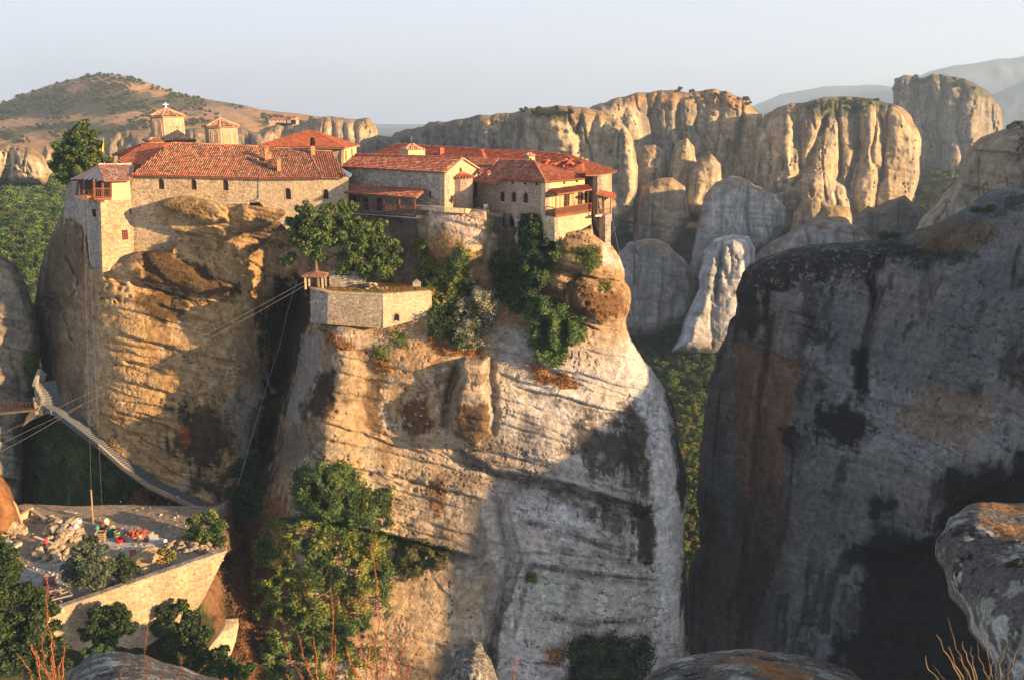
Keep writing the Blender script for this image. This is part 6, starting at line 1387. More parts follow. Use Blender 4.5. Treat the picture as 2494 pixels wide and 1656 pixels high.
def tree(name, label, cat, base, lobes, n, size, pal, trunk_r=0.2, seed=0, group=None, rs=.55, trunk=None, clump=1.6, aspect=1.5, limbs=5, droop=0.0):
    r = np.random.default_rng(seed); base = Vector(base); t = thing(name, label, cat, base, group=group)
    p, d = crown_pts(lobes, n, r); link('crown', leaf_mesh('crown', p, d, size, pal, rs, seed, clump, aspect, droop), M['leaf'], t)
    cs = [Vector(c) for c, _ in lobes]; top = sum(cs, Vector()) / len(cs); mb = MB(); mid = base.lerp(top, .6) + Vector((.2, .1, 0)); mb.tube([base - Vector((0, 0, .5)), base.lerp(mid, .5), mid, top], [trunk_r * 1.2, trunk_r, trunk_r * .7, trunk_r * .3], 7)
    for c in cs[:limbs]: mb.tube([mid, mid.lerp(c, .5) + Vector((0, 0, .2)), c], [trunk_r * .5, trunk_r * .35, trunk_r * .12], 5)
    mb.build('trunk', M['bark'], t, smooth=True); return t
def lobes_px(l, dz=1.0):
    """(x, y, depth, radius in px) -> world lobes"""
    return [(P(x, y, d), (r / FPX * d, r / FPX * d * .9, r / FPX * d * .9 * dz)) for x, y, d, r in l]
def ivy(name, label, cat, poly, rel, thick, n, size, pal, seed=0, edge=12, clump=1.5, rs=.6, holes=0.0, group=None, native=False):
    if native: poly = nv(poly)
    r = np.random.default_rng(seed); p = np.array(poly, float); X = []; Y = []; q = frac_poly(poly, 12, 3, seed)
    lo_, hi = p.min(0), p.max(0); x = r.uniform(lo_[0] - 6, hi[0] + 6, n * 4); y = r.uniform(lo_[1] - 6, hi[1] + 6, n * 4); s, _, _ = sdf(x, y, q)
    s = s + r.normal(size=len(s)) * 6; h = fbm(n3(x, y, 0 * x), 30, 3, seed); ok = (s > 0) & (h > holes - 1.0 if holes == 0 else h > -0.6 + holes); x, y, s, h = x[ok][:n], y[ok][:n], s[ok][:n], h[ok][:n]
    t = np.clip(s / edge, 0, 1); lump = .35 + .55 * np.sqrt(t) * (1 + 1.6 * fbm(n3(x, y, 0 * x), 22, 3, seed + 2))
    D = rel.depth(x, y) - thick * lump * r.uniform(.35, 1.05, len(x)); pts = Pn(x * K, y * K, D)
    nr = np.zeros_like(pts); nr[:, 1] = -1; nr[:, 2] = .35; nr[:, 0] = fbm(n3(x, y, 0 * x), 25, 2, seed + 3)
    o = thing(name, label, cat, tuple(pts.mean(0)), group=group); link('foliage', leaf_mesh('foliage', pts, nr, size, pal, rs, seed, clump), M['leaf'], o)
    mb = MB(); k = min(5, max(2, len(x) // 2500))
    for i in range(k):
        j = r.integers(len(x)); x0, y0 = x[j], min(y[j] + 30, hi[1]); pt_ = [P(a * K, b * K, float(rel.depth(a, b)) - .12) for a, b in [(x0, y0), (x0 + 4, y0 * .6 + y[j] * .4), (x[j], y[j]), (x[j] - 3, y[j] - 12)]]; mb.tube(pt_, [.07, .06, .05, .02], 5)
    mb.build('stem', M['bark'], o); return o

# conifer by the wing
tree('conifer', 'dark bushy conifer with pointed top, left of the red roofs', 'tree', P(185, 452, 129),
     lobes_px([(204, 300, 129, 11), (200, 318, 129, 20), (210, 335, 128.6, 24), (185, 345, 129, 27), (170, 365, 129, 30), (215, 362, 128, 34), (150, 385, 129, 27), (190, 390, 128, 36), (235, 390, 128.5, 28), (140, 408, 129, 22), (175, 415, 128, 30), (215, 415, 128, 32), (245, 408, 129, 17), (160, 432, 128, 26), (200, 438, 128, 26)]), 15000, .32, G_DK[:3] + G_MD[:3] + [(.11, .12, .035)], .3, 101, rs=.5, clump=1.2)
tree('broadleaf_tree', 'rounded green tree with bare lower trunk at the left end of the grass terrace', 'tree', P(776, 702, 109),
     lobes_px([(760, 535, 110.5, 34), (795, 545, 110, 30), (735, 560, 111, 30), (770, 570, 109.5, 34), (805, 585, 110, 26), (735, 590, 110.5, 26), (765, 605, 110, 26), (720, 545, 112, 24), (700, 640, 111.5, 16), (712, 628, 111, 13), (775, 625, 110, 18), (745, 515, 111.5, 22), (800, 520, 111, 22)]), 12000, .30, G_MD + [(.13, .16, .05)], .2, 102, limbs=9)
tree('broadleaf_tree', 'dark spreading tree hiding the left half of the timber porch, above the terrace', 'tree', P(870, 705, 110.5),
     lobes_px([(833, 500, 112.5, 14), (838, 520, 112, 20), (845, 545, 111, 28), (870, 560, 111, 28), (905, 560, 112, 24), (935, 590, 111, 28), (840, 580, 110.5, 30), (880, 600, 110, 36), (920, 630, 110, 32), (950, 640, 110, 26), (850, 625, 110, 30), (890, 655, 109.8, 32), (935, 665, 109.8, 26), (960, 610, 111, 18), (915, 600, 110, 26), (845, 660, 110.5, 22), (862, 505, 113, 14), (925, 545, 113, 16)]), 20000, .30, G_DK[:3] + G_MD[:3] + [(.13, .16, .045)], .28, 103, limbs=9)
ivy('ivy', 'tall dark ivy column with ragged top hanging beside the glazed balcony', 'ivy', [(1206, 470), (1222, 455), (1252, 455), (1260, 500), (1280, 520), (1290, 560), (1280, 600), (1262, 600), (1262, 640), (1240, 665), (1216, 680), (1204, 640), (1200, 560)], mr, 2.8, 15000, .27, G_DK + [(.05, .10, .025)], 104, 14)
ivy('climbing_bush', 'bright green rounded bush hanging on the rock right of the grey gully', 'bush', [(1222, 690), (1250, 688), (1300, 710), (1340, 740), (1348, 765), (1320, 790), (1300, 800), (1290, 835), (1275, 842), (1240, 825), (1222, 790), (1215, 740)], mr, 3.0, 15000, .25, G_BR + G_MD[:2], 105, 22)
ivy('ivy', 'yellowish green creepers hanging below the lit outcrop of the stone chapel', 'ivy', [(955, 560), (975, 555), (985, 600), (1010, 620), (1035, 600), (1060, 570), (1080, 600), (1080, 650), (1050, 690), (1025, 700), (1000, 690), (990, 640), (965, 610)], mr, 1.6, 9000, .26, G_YL + G_MD, 106, 12, holes=.15)
ivy('flowering_bush', 'pale blossoming bush mixed with dark green leaves above the bottle-shaped rock', 'bush', [(1090, 655), (1110, 670), (1142, 700), (1138, 740), (1110, 775), (1085, 800), (1060, 800), (1050, 760), (1060, 700)], mr, 2.2, 9000, .22, PALEF + G_DK[:2], 107, 14)
ivy('undergrowth', 'dark green undergrowth filling the hollow right of the bastion wall', 'bush', [(1000, 700), (1040, 690), (1070, 650), (1095, 650), (1062, 720), (1050, 790), (1020, 770), (992, 745)], mr, 1.6, 8000, .25, G_DK, 108, 10)
ivy('ivy', 'deep green ivy patch in the shaded notch below the dark doorway', 'ivy', [(1140, 590), (1205, 585), (1208, 690), (1190, 720), (1150, 640), (1130, 620)], mr, 1.3, 6000, .24, G_DK, 109, 12)
ivy('climbing_bush', 'dense green ivy crown high on the lower cliff, above the dark overhang line', 'bush', [(680, 1090), (700, 1075), (740, 1065), (790, 1070), (810, 1080), (820, 1110), (850, 1130), (870, 1180), (865, 1215), (820, 1225), (740, 1200), (690, 1170), (672, 1130)], mr, 2.8, 17000, .24, G_BR[:2] + G_MD + G_DK[:2], 110, 24)
ivy('ivy', 'huge ivy blanket with yellow and green leaves covering the foot of the cliff', 'ivy', [(600, 1230), (640, 1195), (720, 1200), (800, 1215), (870, 1225), (915, 1240), (910, 1320), (895, 1400), (880, 1480), (840, 1540), (760, 1590), (680, 1600), (610, 1560), (590, 1450), (580, 1330)], mr, 2.2, 42000, .25, G_DK[:2] + G_MD + G_YL + [(.20, .15, .05)], 111, 26, clump=3.5, holes=.18)
ivy('ivy', 'thin ivy curtain hanging at the left end of the dark overhang', 'ivy', [(860, 1150), (900, 1130), (905, 1230), (880, 1240), (865, 1200)], mr, .8, 2500, .22, G_DK[:2] + G_MD[:2], 112, 6, holes=.4)
ivy('ivy', 'olive green tongue of ivy under the overhang, pointing right', 'ivy', [(915, 1245), (960, 1250), (1035, 1265), (1025, 1285), (985, 1300), (965, 1320), (935, 1335), (912, 1310)], mr, 1.3, 8000, .24, [(.05, .07, .02), (.08, .09, .03), (.11, .10, .04)], 113, 12)
ivy('hanging_shrub', 'large almost black shrub at the foot of the pale lower cliff', 'bush', [(1306, 1510), (1322, 1478), (1352, 1468), (1380, 1478), (1415, 1456), (1462, 1472), (1490, 1466), (1506, 1510), (1490, 1560), (1500, 1640), (1330, 1640), (1300, 1580), (1316, 1545)], mr, 2.0, 14000, .22, [(.02, .035, .012), (.03, .045, .015), (.015, .025, .01), (.045, .06, .02)], 114, 20)
ivy('ivy', 'dark ivy wall below the stairway, catching light at its right end', 'ivy', [(90, 965), (140, 985), (240, 1060), (312, 1118), (308, 1150), (250, 1180), (110, 1195), (70, 1120)], mr, 1.4, 24000, .24, G_DK[:2] + G_DK[:2] + G_MD[:2], 115, 18, clump=2.5)
ivy('ivy', 'strip of green ivy low in the dark gully beside the brown grass slope', 'ivy', [(510, 1130), (560, 1060), (600, 1050), (600, 1130), (560, 1200), (520, 1240), (490, 1210)], mr, 1.2, 9000, .24, G_DK + G_BR[:1], 116, 12, holes=.1)
ivy('dry_scrub', 'rusty orange dry scrub below the lit stair parapet', 'scrub', [(280, 1150), (330, 1130), (440, 1165), (470, 1190), (440, 1225), (350, 1235), (290, 1215)], mr, .8, 9000, .20, DRYP + [(.08, .07, .02)], 117, 10, holes=.15)
ivy('small_shrub', 'small green shrub on the lit rounded rock below the buttress', 'shrub', [(1350, 570), (1378, 575), (1382, 605), (1365, 625), (1350, 610)], mr, .9, 1800, .18, G_MD + G_YL[:1], 118, 6)
ivy('small_shrub', 'small bright shrub at the left cliff edge above the stair head', 'shrub', [(60, 815), (90, 810), (95, 850), (75, 870), (55, 850)], lc, .9, 1800, .2, G_BR, 119, 6)
for i, (lb, pl) in enumerate([('golden dry grass tuft under the left corner of the bastion', [(740, 760), (765, 765), (800, 790), (815, 800), (790, 802), (755, 785)]), ('golden dry grass between the bastion and the blossoming bush', [(990, 780), (1030, 790), (1058, 815), (1040, 815), (1000, 800)]),
                              ('orange dry grass at the foot of the bright green bush', [(1220, 840), (1250, 850), (1270, 870), (1250, 882), (1230, 870)]), ('orange dry grass strip right of the bright green bush foot', [(1270, 865), (1320, 880), (1330, 890), (1290, 885)]),
                              ('brown dry bush on the spur left of the bottle-shaped rock', [(860, 820), (895, 830), (900, 850), (875, 855)]), ('sparse dry grass under the bottle rock crown of leaves', [(1060, 800), (1100, 805), (1110, 815), (1070, 812)]),
                              ('small rusty tuft on the pale lower cliff', [(1262, 1500), (1290, 1500), (1295, 1525), (1268, 1525)]), ('rust coloured scrub on the brown slope left of the ivy blanket', [(600, 1150), (650, 1165), (660, 1190), (610, 1185)])]):
    ivy('grass_tuft', lb, 'dry grass', pl, mr, .45, 1200 if i < 4 else 600, .16, DRYP, 130 + i, 6, group='dry grass tufts on the rock', clump=.8)
for i, (lb, pl) in enumerate([('green tuft growing right of the bastion foot', [(905, 775), (930, 770), (940, 790), (915, 798)]), ('dark little shrub on the spur below the bastion', [(866, 798), (895, 800), (893, 828), (870, 830)]), ('tiny green plant on the pale lower cliff', [(1218, 1325), (1232, 1325), (1230, 1338), (1218, 1336)]),
                              ('yellow green plants on the lit rock head', [(1385, 650), (1405, 655), (1400, 672), (1385, 668)]), ('yellow green growth on the rock shoulder under the balcony wall', [(1328, 575), (1345, 580), (1348, 605), (1335, 600)])]):
    ivy('green_tuft', lb, 'plant', pl, mr, .4, 500, .15, G_MD + G_YL[:2], 145 + i, 5, group='small plants on the rock', clump=.8)
def scrub_on(rel, zone, n, thick, size, pal, seed, name, label): ivy(name, label, 'scrub', zone, rel, thick, n, size, pal, seed, 14)
scrub_on(lo, [(505, 1180), (590, 1150), (640, 1300), (620, 1560), (540, 1620), (520, 1400), (520, 1260)], 12000, .5, .2, [(.17, .075, .04), (.12, .055, .03), (.22, .11, .05), (.08, .07, .025)], 120, 'dry_grass_slope', 'steep red brown slope of dry grass between the yard wall and the ivy')
# terrace grass
r_ = np.random.default_rng(8); gp = []
while len(gp) < 5000:
    x = r_.uniform(-23.5, -9.8); y = r_.uniform(105.2, 110.5); 
    if y > 105.6 + max(0, (-15.2 - x)) * .1 + max(0, (x + 15.2)) * .42: gp.append((x, y, -20.72))
gp = np.array(gp); gn = np.tile([0, -.4, .6], (len(gp), 1)); o = link('grass', leaf_mesh('grass', gp + [0, 0, .06], gn, .2, [(.07, .13, .02), (.12, .17, .03), (.30, .14, .05), (.25, .11, .04)], .7, 5, 1.5), M['leaf']); o['kind'] = 'stuff'

# ---------------------------------------------------------------- trees and shrubs in the yard and below it
tree('silvery_tree', 'grey green feathery tree standing in the middle of the building yard', 'tree', P(228, 1432, 83.5), lobes_px([(215, 1325, 84, 26), (200, 1350, 84, 30), (235, 1345, 84, 28), (180, 1380, 84, 28), (215, 1385, 83, 36), (250, 1385, 83.5, 28), (165, 1405, 84, 20), (200, 1415, 83, 28), (240, 1415, 83, 26)]), 9000, .22, G_OL, .16, 201, rs=.8, aspect=3.2, droop=1.0)
tree('round_bush', 'dark green round bush beside the feathery tree and the sand heap', 'bush', P(300, 1420, 85), lobes_px([(295, 1365, 86, 20), (310, 1385, 85.5, 24), (285, 1390, 85.5, 22), (300, 1405, 85, 22)]), 4500, .2, G_DK, .1, 202)
tree('dark_tree', 'dark leafy tree cut by the left edge, beside the concrete yard', 'tree', P(5, 1450, 78), lobes_px([(-20, 1345, 80, 40), (15, 1350, 80, 28), (20, 1385, 79, 30), (-10, 1400, 79, 40), (30, 1410, 79, 20)]), 8000, .25, G_DK, .2, 203)
tree('dark_tree', 'big dark tree mass in the bottom corner, left of the orange dock stalks', 'tree', P(60, 1700, 66), lobes_px([(20, 1450, 72, 45), (70, 1455, 72, 40), (105, 1490, 71, 35), (30, 1520, 70, 60), (95, 1540, 69, 50), (130, 1580, 69, 35), (40, 1600, 67, 70), (120, 1630, 67, 50), (-20, 1560, 68, 60)]), 24000, .26, G_DK + [(.02, .04, .014)], .3, 204)
tree('dark_tree', 'dark round tree below the left half of the stone yard wall', 'tree', P(265, 1590, 79), lobes_px([(240, 1500, 80, 30), (275, 1490, 80, 28), (305, 1500, 80, 24), (230, 1530, 79, 34), (280, 1530, 79, 36), (315, 1530, 79, 22), (210, 1545, 79, 24), (260, 1560, 78, 34)]), 10000, .24, G_DK, .2, 205)
tree('dark_tree', 'dark tree under the sunlit right end of the yard wall', 'tree', P(440, 1600, 84), lobes_px([(410, 1490, 86, 26), (440, 1475, 86, 22), (470, 1500, 86, 24), (400, 1530, 85, 34), (450, 1530, 85, 36), (495, 1545, 85, 26), (420, 1570, 84, 38), (470, 1580, 84, 36)]), 11000, .24, G_DK + G_BR[:1], .2, 206)
tree('dark_tree', 'low green tree in front of the small ruined wall', 'tree', P(510, 1640, 82), lobes_px([(540, 1590, 82, 22), (500, 1600, 82, 30), (550, 1625, 81, 34), (590, 1640, 80, 30), (460, 1630, 81, 36), (520, 1650, 80, 40)]), 9000, .24, G_DK + G_BR[:1], .2, 207)
tree('round_bush', 'mixed green bush at the far right corner of the yard, near the stair foot', 'bush', P(500, 1345, 95), lobes_px([(480, 1270, 97, 22), (510, 1265, 97, 24), (535, 1285, 96, 22), (465, 1300, 96, 22), (500, 1305, 95.5, 28), (535, 1320, 95, 18), (450, 1320, 96, 16)]), 7000, .22, G_MD + G_YL[:2], .1, 208)
tree('round_bush', 'small yellow green bush on the rubble behind the yard wall', 'bush', P(410, 1372, 89), lobes_px([(400, 1345, 90, 14), (415, 1355, 89.5, 15), (395, 1365, 89.5, 12)]), 1800, .18, G_YL + DRYP[:1], .06, 209)
tree('round_bush', 'bright little bush on the dark boulder under the yard wall', 'bush', P(235, 1640, 40), lobes_px([(215, 1590, 40, 16), (240, 1582, 40, 18), (262, 1590, 40, 14)]), 2500, .11, G_BR, .05, 210)

# ---------------------------------------------------------------- woods in the valley and on the slopes
def slope(name, out, ctl, pal_a, pal_b, seed, rough_=(4, 40, 1, 8)):
    r = Relief(out, ctl, 5, 10, 4, 3, seed, 40); r.rough(rough_[0], rough_[1], rough_[2], rough_[3], .2, 2, seed); r.paint_base(pal_a, pal_b, (.05, .05, .03), seed, .3, 25, .05); r.build(name, M['hill']); return r
ls = slope('wooded_slope', [(-100, 392), (0, 392), (120, 402), (175, 430), (190, 560), (150, 720), (-100, 740)], [(-90, 392, 520), (100, 400, 500), (0, 500, 360), (150, 500, 350), (0, 700, 270), (150, 700, 270)], (.07, .11, .03), (.10, .14, .035), 301)
vs = slope('valley_slope', [(1385, 700), (1400, 560), (1440, 500), (1600, 440), (1760, 440), (2000, 440), (2240, 400), (2260, 700), (1900, 760), (1650, 830), (1400, 830)], [(1400, 560, 560), (1600, 450, 640), (1900, 460, 640), (2200, 420, 620), (1400, 800, 420), (1650, 800, 400), (2200, 680, 420), (1900, 700, 420)], (.10, .085, .06), (.05, .06, .03), 302)
vf = slope('valley_floor', [(1400, 740), (1560, 740), (1720, 740), (1720, 1000), (1680, 1350), (1530, 1350), (1480, 900)], [(1450, 760, 430), (1700, 760, 430), (1520, 900, 340), (1680, 900, 340), (1560, 1050, 280), (1560, 1300, 225), (1680, 1300, 225)], (.07, .10, .03), (.10, .12, .035), 303)
FP = [[(.065, .13, .025), (.08, .15, .03)], [(.10, .165, .03), (.12, .19, .035)], [(.12, .155, .03), (.10, .13, .03)], [(.035, .075, .02), (.05, .09, .02)]]
FP2 = [[(.18, .20, .03), (.14, .17, .03)], [(.10, .16, .03), (.13, .18, .03)], [(.24, .19, .04), (.18, .17, .035)], [(.07, .12, .02), (.09, .14, .03)]]
def proto_tree(pal, seed, n=420, r0=1.0, size=.28):
    r = np.random.default_rng(seed); lob = [((0, 0, .75), (.8, .8, .7))] + [((r.uniform(-.6, .6), r.uniform(-.6, .6), r.uniform(.4, 1.15)), (.45, .45, .38)) for _ in range(6)]
    p, d = crown_pts(lob, n, r, .85); return leaf_mesh('crown', p, d, size, pal, .5, seed, .5)
def forest(name, rel, zone, n, hpx, pals, seed, label, cat, group, stuff_n=0, mind=0, adj=None):
    """trees stood on a slope, the nearest ones their own objects, the rest one mass"""
    r = np.random.default_rng(seed); pr = [proto_tree(p, seed + i) for i, p in enumerate(pals)]
    mb = MB(); mb.tube([(0, 0, -.6), (0, 0, .5)], [.07, .04], 5); tr = mb.build('trunk', M['bark']); trm = tr.data; bpy.data.objects.remove(tr)
    for m_ in pr: m_.materials.append(M['leaf'])
    pts = []; k = 0
    while len(pts) < n + stuff_n and k < 60000:
        k += 1; x = r.uniform(min(p[0] for p in zone), max(p[0] for p in zone)); y = r.uniform(min(p[1] for p in zone), max(p[1] for p in zone))
        if inside(np.array([x]), np.array([y]), zone)[0] and (name != 'shrub' or fbm(np.array([[x, y * 2, seed * 1.0]]), 45, 3, seed)[0] > -.08 + .3 * r.normal() * .5) and all((x - a) ** 2 + ((y - b) * 1.4) ** 2 > mind ** 2 for a, b in pts): pts.append((x, y))
    pts.sort(key=lambda q: -q[1]); VV = []; FF = []; CC = []; nb = 0
    for i, (x, y) in enumerate(pts):
        D = float(rel.depth(x, y)) - 1.0; b = P(x * K, y * K, D); s = hpx / FPX * K * D * r.uniform(.7, 1.3) * .5
        if i < n:
            t = thing(name, adj[i % len(pr)] + ' ' + label if adj else label, cat, b + Vector((0, 0, .2 * s)), group=group); t.rotation_euler = (0, 0, r.uniform(0, 6)); t.scale = (s, s, s * r.uniform(.9, 1.2))
            link('crown', pr[i % len(pr)], None, t, False)
            if s * FPX / D > 9: link('trunk', trm, None, t, False)
        else:
            me = pr[i % len(pr)]; co = np.empty(len(me.vertices) * 3, np.float32); me.vertices.foreach_get('co', co); co = co.reshape(-1, 3)
            cc = np.empty(len(me.vertices) * 4, np.float32); me.color_attributes['Col'].data.foreach_get('color', cc); cc = cc.reshape(-1, 4)[:, :3]
            sel = np.arange(len(co)).reshape(-1, 4)[::2].ravel(); VV.append(co[sel] * s + np.array(b)); CC.append(cc[sel])
    if VV:
        V = np.concatenate(VV); o = link('distant_woods', np_mesh('distant_woods', V, np.arange(len(V)).reshape(-1, 4), np.concatenate(CC), smooth=False), M['leaf']); o['kind'] = 'stuff'
forest('tree', ls, [(-20, 398), (110, 405), (150, 440), (140, 560), (110, 700), (-20, 690)], 110, 26, FP, 311, 'tree in the wood on the slope left of the monastery rock', 'tree', 'trees on the left slope', 330, 4, ['deep green', 'fresh green', 'pale yellowish green', 'dark green'])
forest('tree', vf, [(1560, 930), (1640, 930), (1680, 1100), (1640, 1330), (1580, 1330), (1560, 1100)], 125, 24, FP2, 312, 'tree in the valley gap between the two big rocks', 'tree', 'trees in the valley gap', 160, 4, ['sunlit olive yellow', 'sunlit fresh green', 'golden ochre', 'sunlit deeper green'])
forest('tree', vf, [(1440, 760), (1560, 745), (1700, 790), (1690, 900), (1640, 950), (1540, 930), (1480, 850)], 75, 22, FP[:2] + [G_DK], 313, 'tree in the shaded wood at the foot of the pale rock pillar', 'tree', 'trees in the shaded valley', 220, 4, ['mid green', 'lighter green', 'dark green'])
forest('tree', vs, [(1450, 540), (1560, 440), (1600, 470), (1560, 560), (1480, 600), (1420, 600)], 30, 18, [G_DK, G_MD], 314, 'dark tree in the wooded ravine between the grey rock domes', 'tree', 'trees in the ravine', 20, 7)
forest('tree', vs, [(2130, 400), (2200, 400), (2180, 470), (2110, 520)], 20, 14, [G_DK, G_MD], 315, 'hazy tree in the gap between the tall cliffs', 'tree', 'trees between the tall cliffs', 30, 5)
# shrubs on the hill and on the cliff tops
def shrubs(rel, zone, n, rpx, pals, seed, label, group, name='shrub', stuff_n=0): forest(name, rel, zone, n, rpx, pals, seed, label, 'shrub', group, stuff_n, 2.5)
HS = [(.06, .085, .035), (.08, .10, .04), (.045, .065, .03)]
shrubs(hl, [(-20, 250), (100, 205), (200, 178), (260, 174), (330, 190), (420, 222), (560, 248), (560, 262), (300, 275), (-20, 285)], 130, 9, [HS], 321, 'small round shrub on the dry grass of the distant hill', 'shrubs on the hill', stuff_n=420)
shrubs(hl, [(-20, 300), (160, 285), (330, 275), (560, 262), (820, 285), (820, 300), (560, 285), (330, 300), (100, 330), (-20, 340)], 60, 9, [HS], 322, 'small shrub on the dry plateau below the hill', 'shrubs on the plateau', stuff_n=250)
shrubs(hl, [(-20, 385), (80, 385), (160, 395), (160, 410), (-20, 405)], 10, 16, [G_MD], 328, 'bushy tree at the upper edge of the left wood', 'trees at the wood edge')
for rel, zn, n, px_, sd_, lb, gr in [(B2, [(1500, 214), (1560, 210), (1700, 216), (1740, 250), (1600, 235)], 22, 10, 323, 'dark shrub on the dry top of the highest lit cliff', 'shrubs on the high cliff'), (B1, [(1190, 258), (1300, 250), (1350, 262), (1300, 275), (1200, 272)], 26, 10, 324, 'dark shrub on the long cliff behind the red roofs', 'shrubs on the long cliff'),
                                    (B4, [(1850, 242), (2000, 230), (2070, 245), (1960, 258), (1860, 262)], 34, 10, 325, 'dark shrub on top of the broad rounded cliff', 'shrubs on the broad cliff'), (B5, [(2070, 184), (2200, 182), (2270, 212), (2200, 210)], 24, 9, 326, 'dark shrub on the rim of the tallest distant cliff', 'shrubs on the tallest cliff'),
                                    (B6, [(2310, 302), (2361, 294), (2361, 306)], 7, 16, 327, 'dark shrub on the lit cliff above the right pillar', 'shrubs on the right cliff')]:
    shrubs(rel, zn, n, px_, [HS, G_DK], sd_, lb, gr)
forest('shrub', rp, nv([(2146, 586), (2185, 586), (2185, 592), (2150, 592)]), 5, 26, [G_DK], 331, 'dark green shrub behind the crest of the right pillar', 'shrub', 'shrubs on the right pillar', 0, 4)
forest('shrub', rp, nv([(2370, 520), (2412, 518), (2412, 526), (2375, 528)]), 4, 22, [G_DK], 332, 'low shrub in the grassy hollow on the right pillar', 'shrub', 'shrubs in the pillar hollow', 0, 4)
# ---------------------------------------------------------------- stairway, bridge, yard wall, building yard
def mrP(x, y, k=0.0): return P(x, y, float(mr.depth(x / K, y / K)) - k)
st = thing('rock_stairway', 'pale stairway with low parapet running down the foot of the cliff to the yard', 'stairway', mrP(250, 1090, 1))
path = [(108, 930), (118, 985), (140, 998), (190, 1035), (250, 1082), (310, 1135), (370, 1178), (430, 1206), (481, 1230), (520, 1246)]
ds = [123.5, 121.5, 120.4, 118.6, 116.3, 114.2, 112.6, 111.2, 110.2, 109.5]
pw_ = [P(x, y, d) for (x, y), d in zip(path, ds)]
m = MB(); tot = []
for a, b in zip(pw_, pw_[1:]):
    n = max(2, int((b - a).length / .42)); 
    for i in range(n): tot.append((a.lerp(b, i / n), (b - a)))
for i, (p, dv) in enumerate(tot):
    f = Vector((dv.x, dv.y, 0)).normalized(); sd_ = Vector((f.y, -f.x, 0)); 
    if sd_.y > 0: sd_ = -sd_
    w = 1.6 if i < 12 else 1.2; m.box(p + sd_ * (w * .5) - f * .25 - Vector((0, 0, .7)), f * .75, -sd_ * (w * 1.45), (0, 0, .7 + .001 * (i % 3)), (.10, .11, .125))
o = m.build('step', M['paint'], st); o['kind'] = 'stuff'
m = MB()
for i in range(4, len(pw_) - 1):
    a, b = pw_[i], pw_[i + 1]; f = Vector(((b - a).x, (b - a).y, 0)).normalized(); s_ = Vector((f.y, -f.x, 0)); s_ = -s_ if s_.y > 0 else s_
    m.bar(a + s_ * .66 + Vector((0, 0, .0)), b + s_ * .66 + Vector((0, 0, .0)), .2, .6)
m.build('parapet', M['stone_pale'], st)
m = MB(); q = [P(102, 898, 124.5), P(88, 940, 122.6), P(103, 972, 120.8)]
for a, b in zip(q, q[1:]): m.bar(a + Vector((0, 0, -.4)), b + Vector((0, 0, -.4)), .55, 1.6)
m.build('landing_parapet', M['stone_grey'], st)
br = thing('footbridge', 'narrow footbridge with thin railings joining the stair landing to the left cliff', 'bridge', P(40, 1003, 122))
a, b = P(-60, 1010, 121.5), P(99, 994, 121.2); m = MB(); m.bar(a, b, 1.5, .3); m.build('deck', M['bark'], br)
for k in (-.7, .7): railing(br, a + Vector((0, k, .1)), b + Vector((0, k, .1)), 1.15, 18, 'wood_dark', .06)
m = MB(); m.box(P(86, 1010, 121), (1.1, 0, 0), (0, 1.2, 0), (0, 0, 2.6)); m.build('pier', M['stone_pale'], br)
# yard retaining wall
yw = thing('yard_wall', 'long golden stone retaining wall holding up the building yard', 'wall', P(377, 1402, 86))
Yz = YZ + .9; wp = [(60, 1512), (125, 1489), (251, 1448), (377, 1402), (481, 1368), (553, 1341)]; W_ = [P(x, y, float(depth_of_z(y, Yz))) for x, y in wp]
pl_ = Pl(W_[1], W_[-1]); m = MB()
top_ = [pl_.loc(w) for w in W_]; cdt_panel(m, pl_, [(top_[0][0] - 5, Yz - 9)] + [pl_.lp(335, 1590)] + [pl_.lp(420, 1530), pl_.lp(481, 1481), pl_.lp(500, 1450)] + [(t[0], Yz) for t in reversed(top_)], [], .8, .3); m.build('wall', M['stone'], yw)
m = MB()
for a, b in zip(W_, W_[1:]):
    a2 = pl_.pt(pl_.loc(a)[0], Yz); b2 = pl_.pt(pl_.loc(b)[0], Yz); m.box(a2 + pl_.n * .1, (b2 - a2) * .998, -pl_.n * .75, (0, 0, .16))
m.build('coping', M['stone_grey'], yw)
m = MB(); a2 = pl_.pt(top_[1][0], Yz - 1.0, .06); b2 = pl_.pt(top_[-1][0] - .5, Yz - 1.0, .06); m.box(a2, b2 - a2, -pl_.n * .1, (0, 0, .14)); m.build('string_course', M['stone'], yw)
rwl = thing('ruined_wall', 'short broken pale wall on the slope below the yard', 'wall', P(540, 1560, 85))
m = MB(); m.prism([P(498, 1592, 83), P(535, 1545, 85.5), P(550, 1520, 87), P(582, 1518, 87.5), P(574, 1560, 86), P(560, 1600, 84.4), P(545, 1598, 84), P(540, 1572, 84.6)], (-.3, .9, .1)); m.build('wall', M['stone_pale'], rwl)
def yp(x, y, dz=0.0):
    z = YZ + dz; return P(x, y, float(depth_of_z(y, z)))
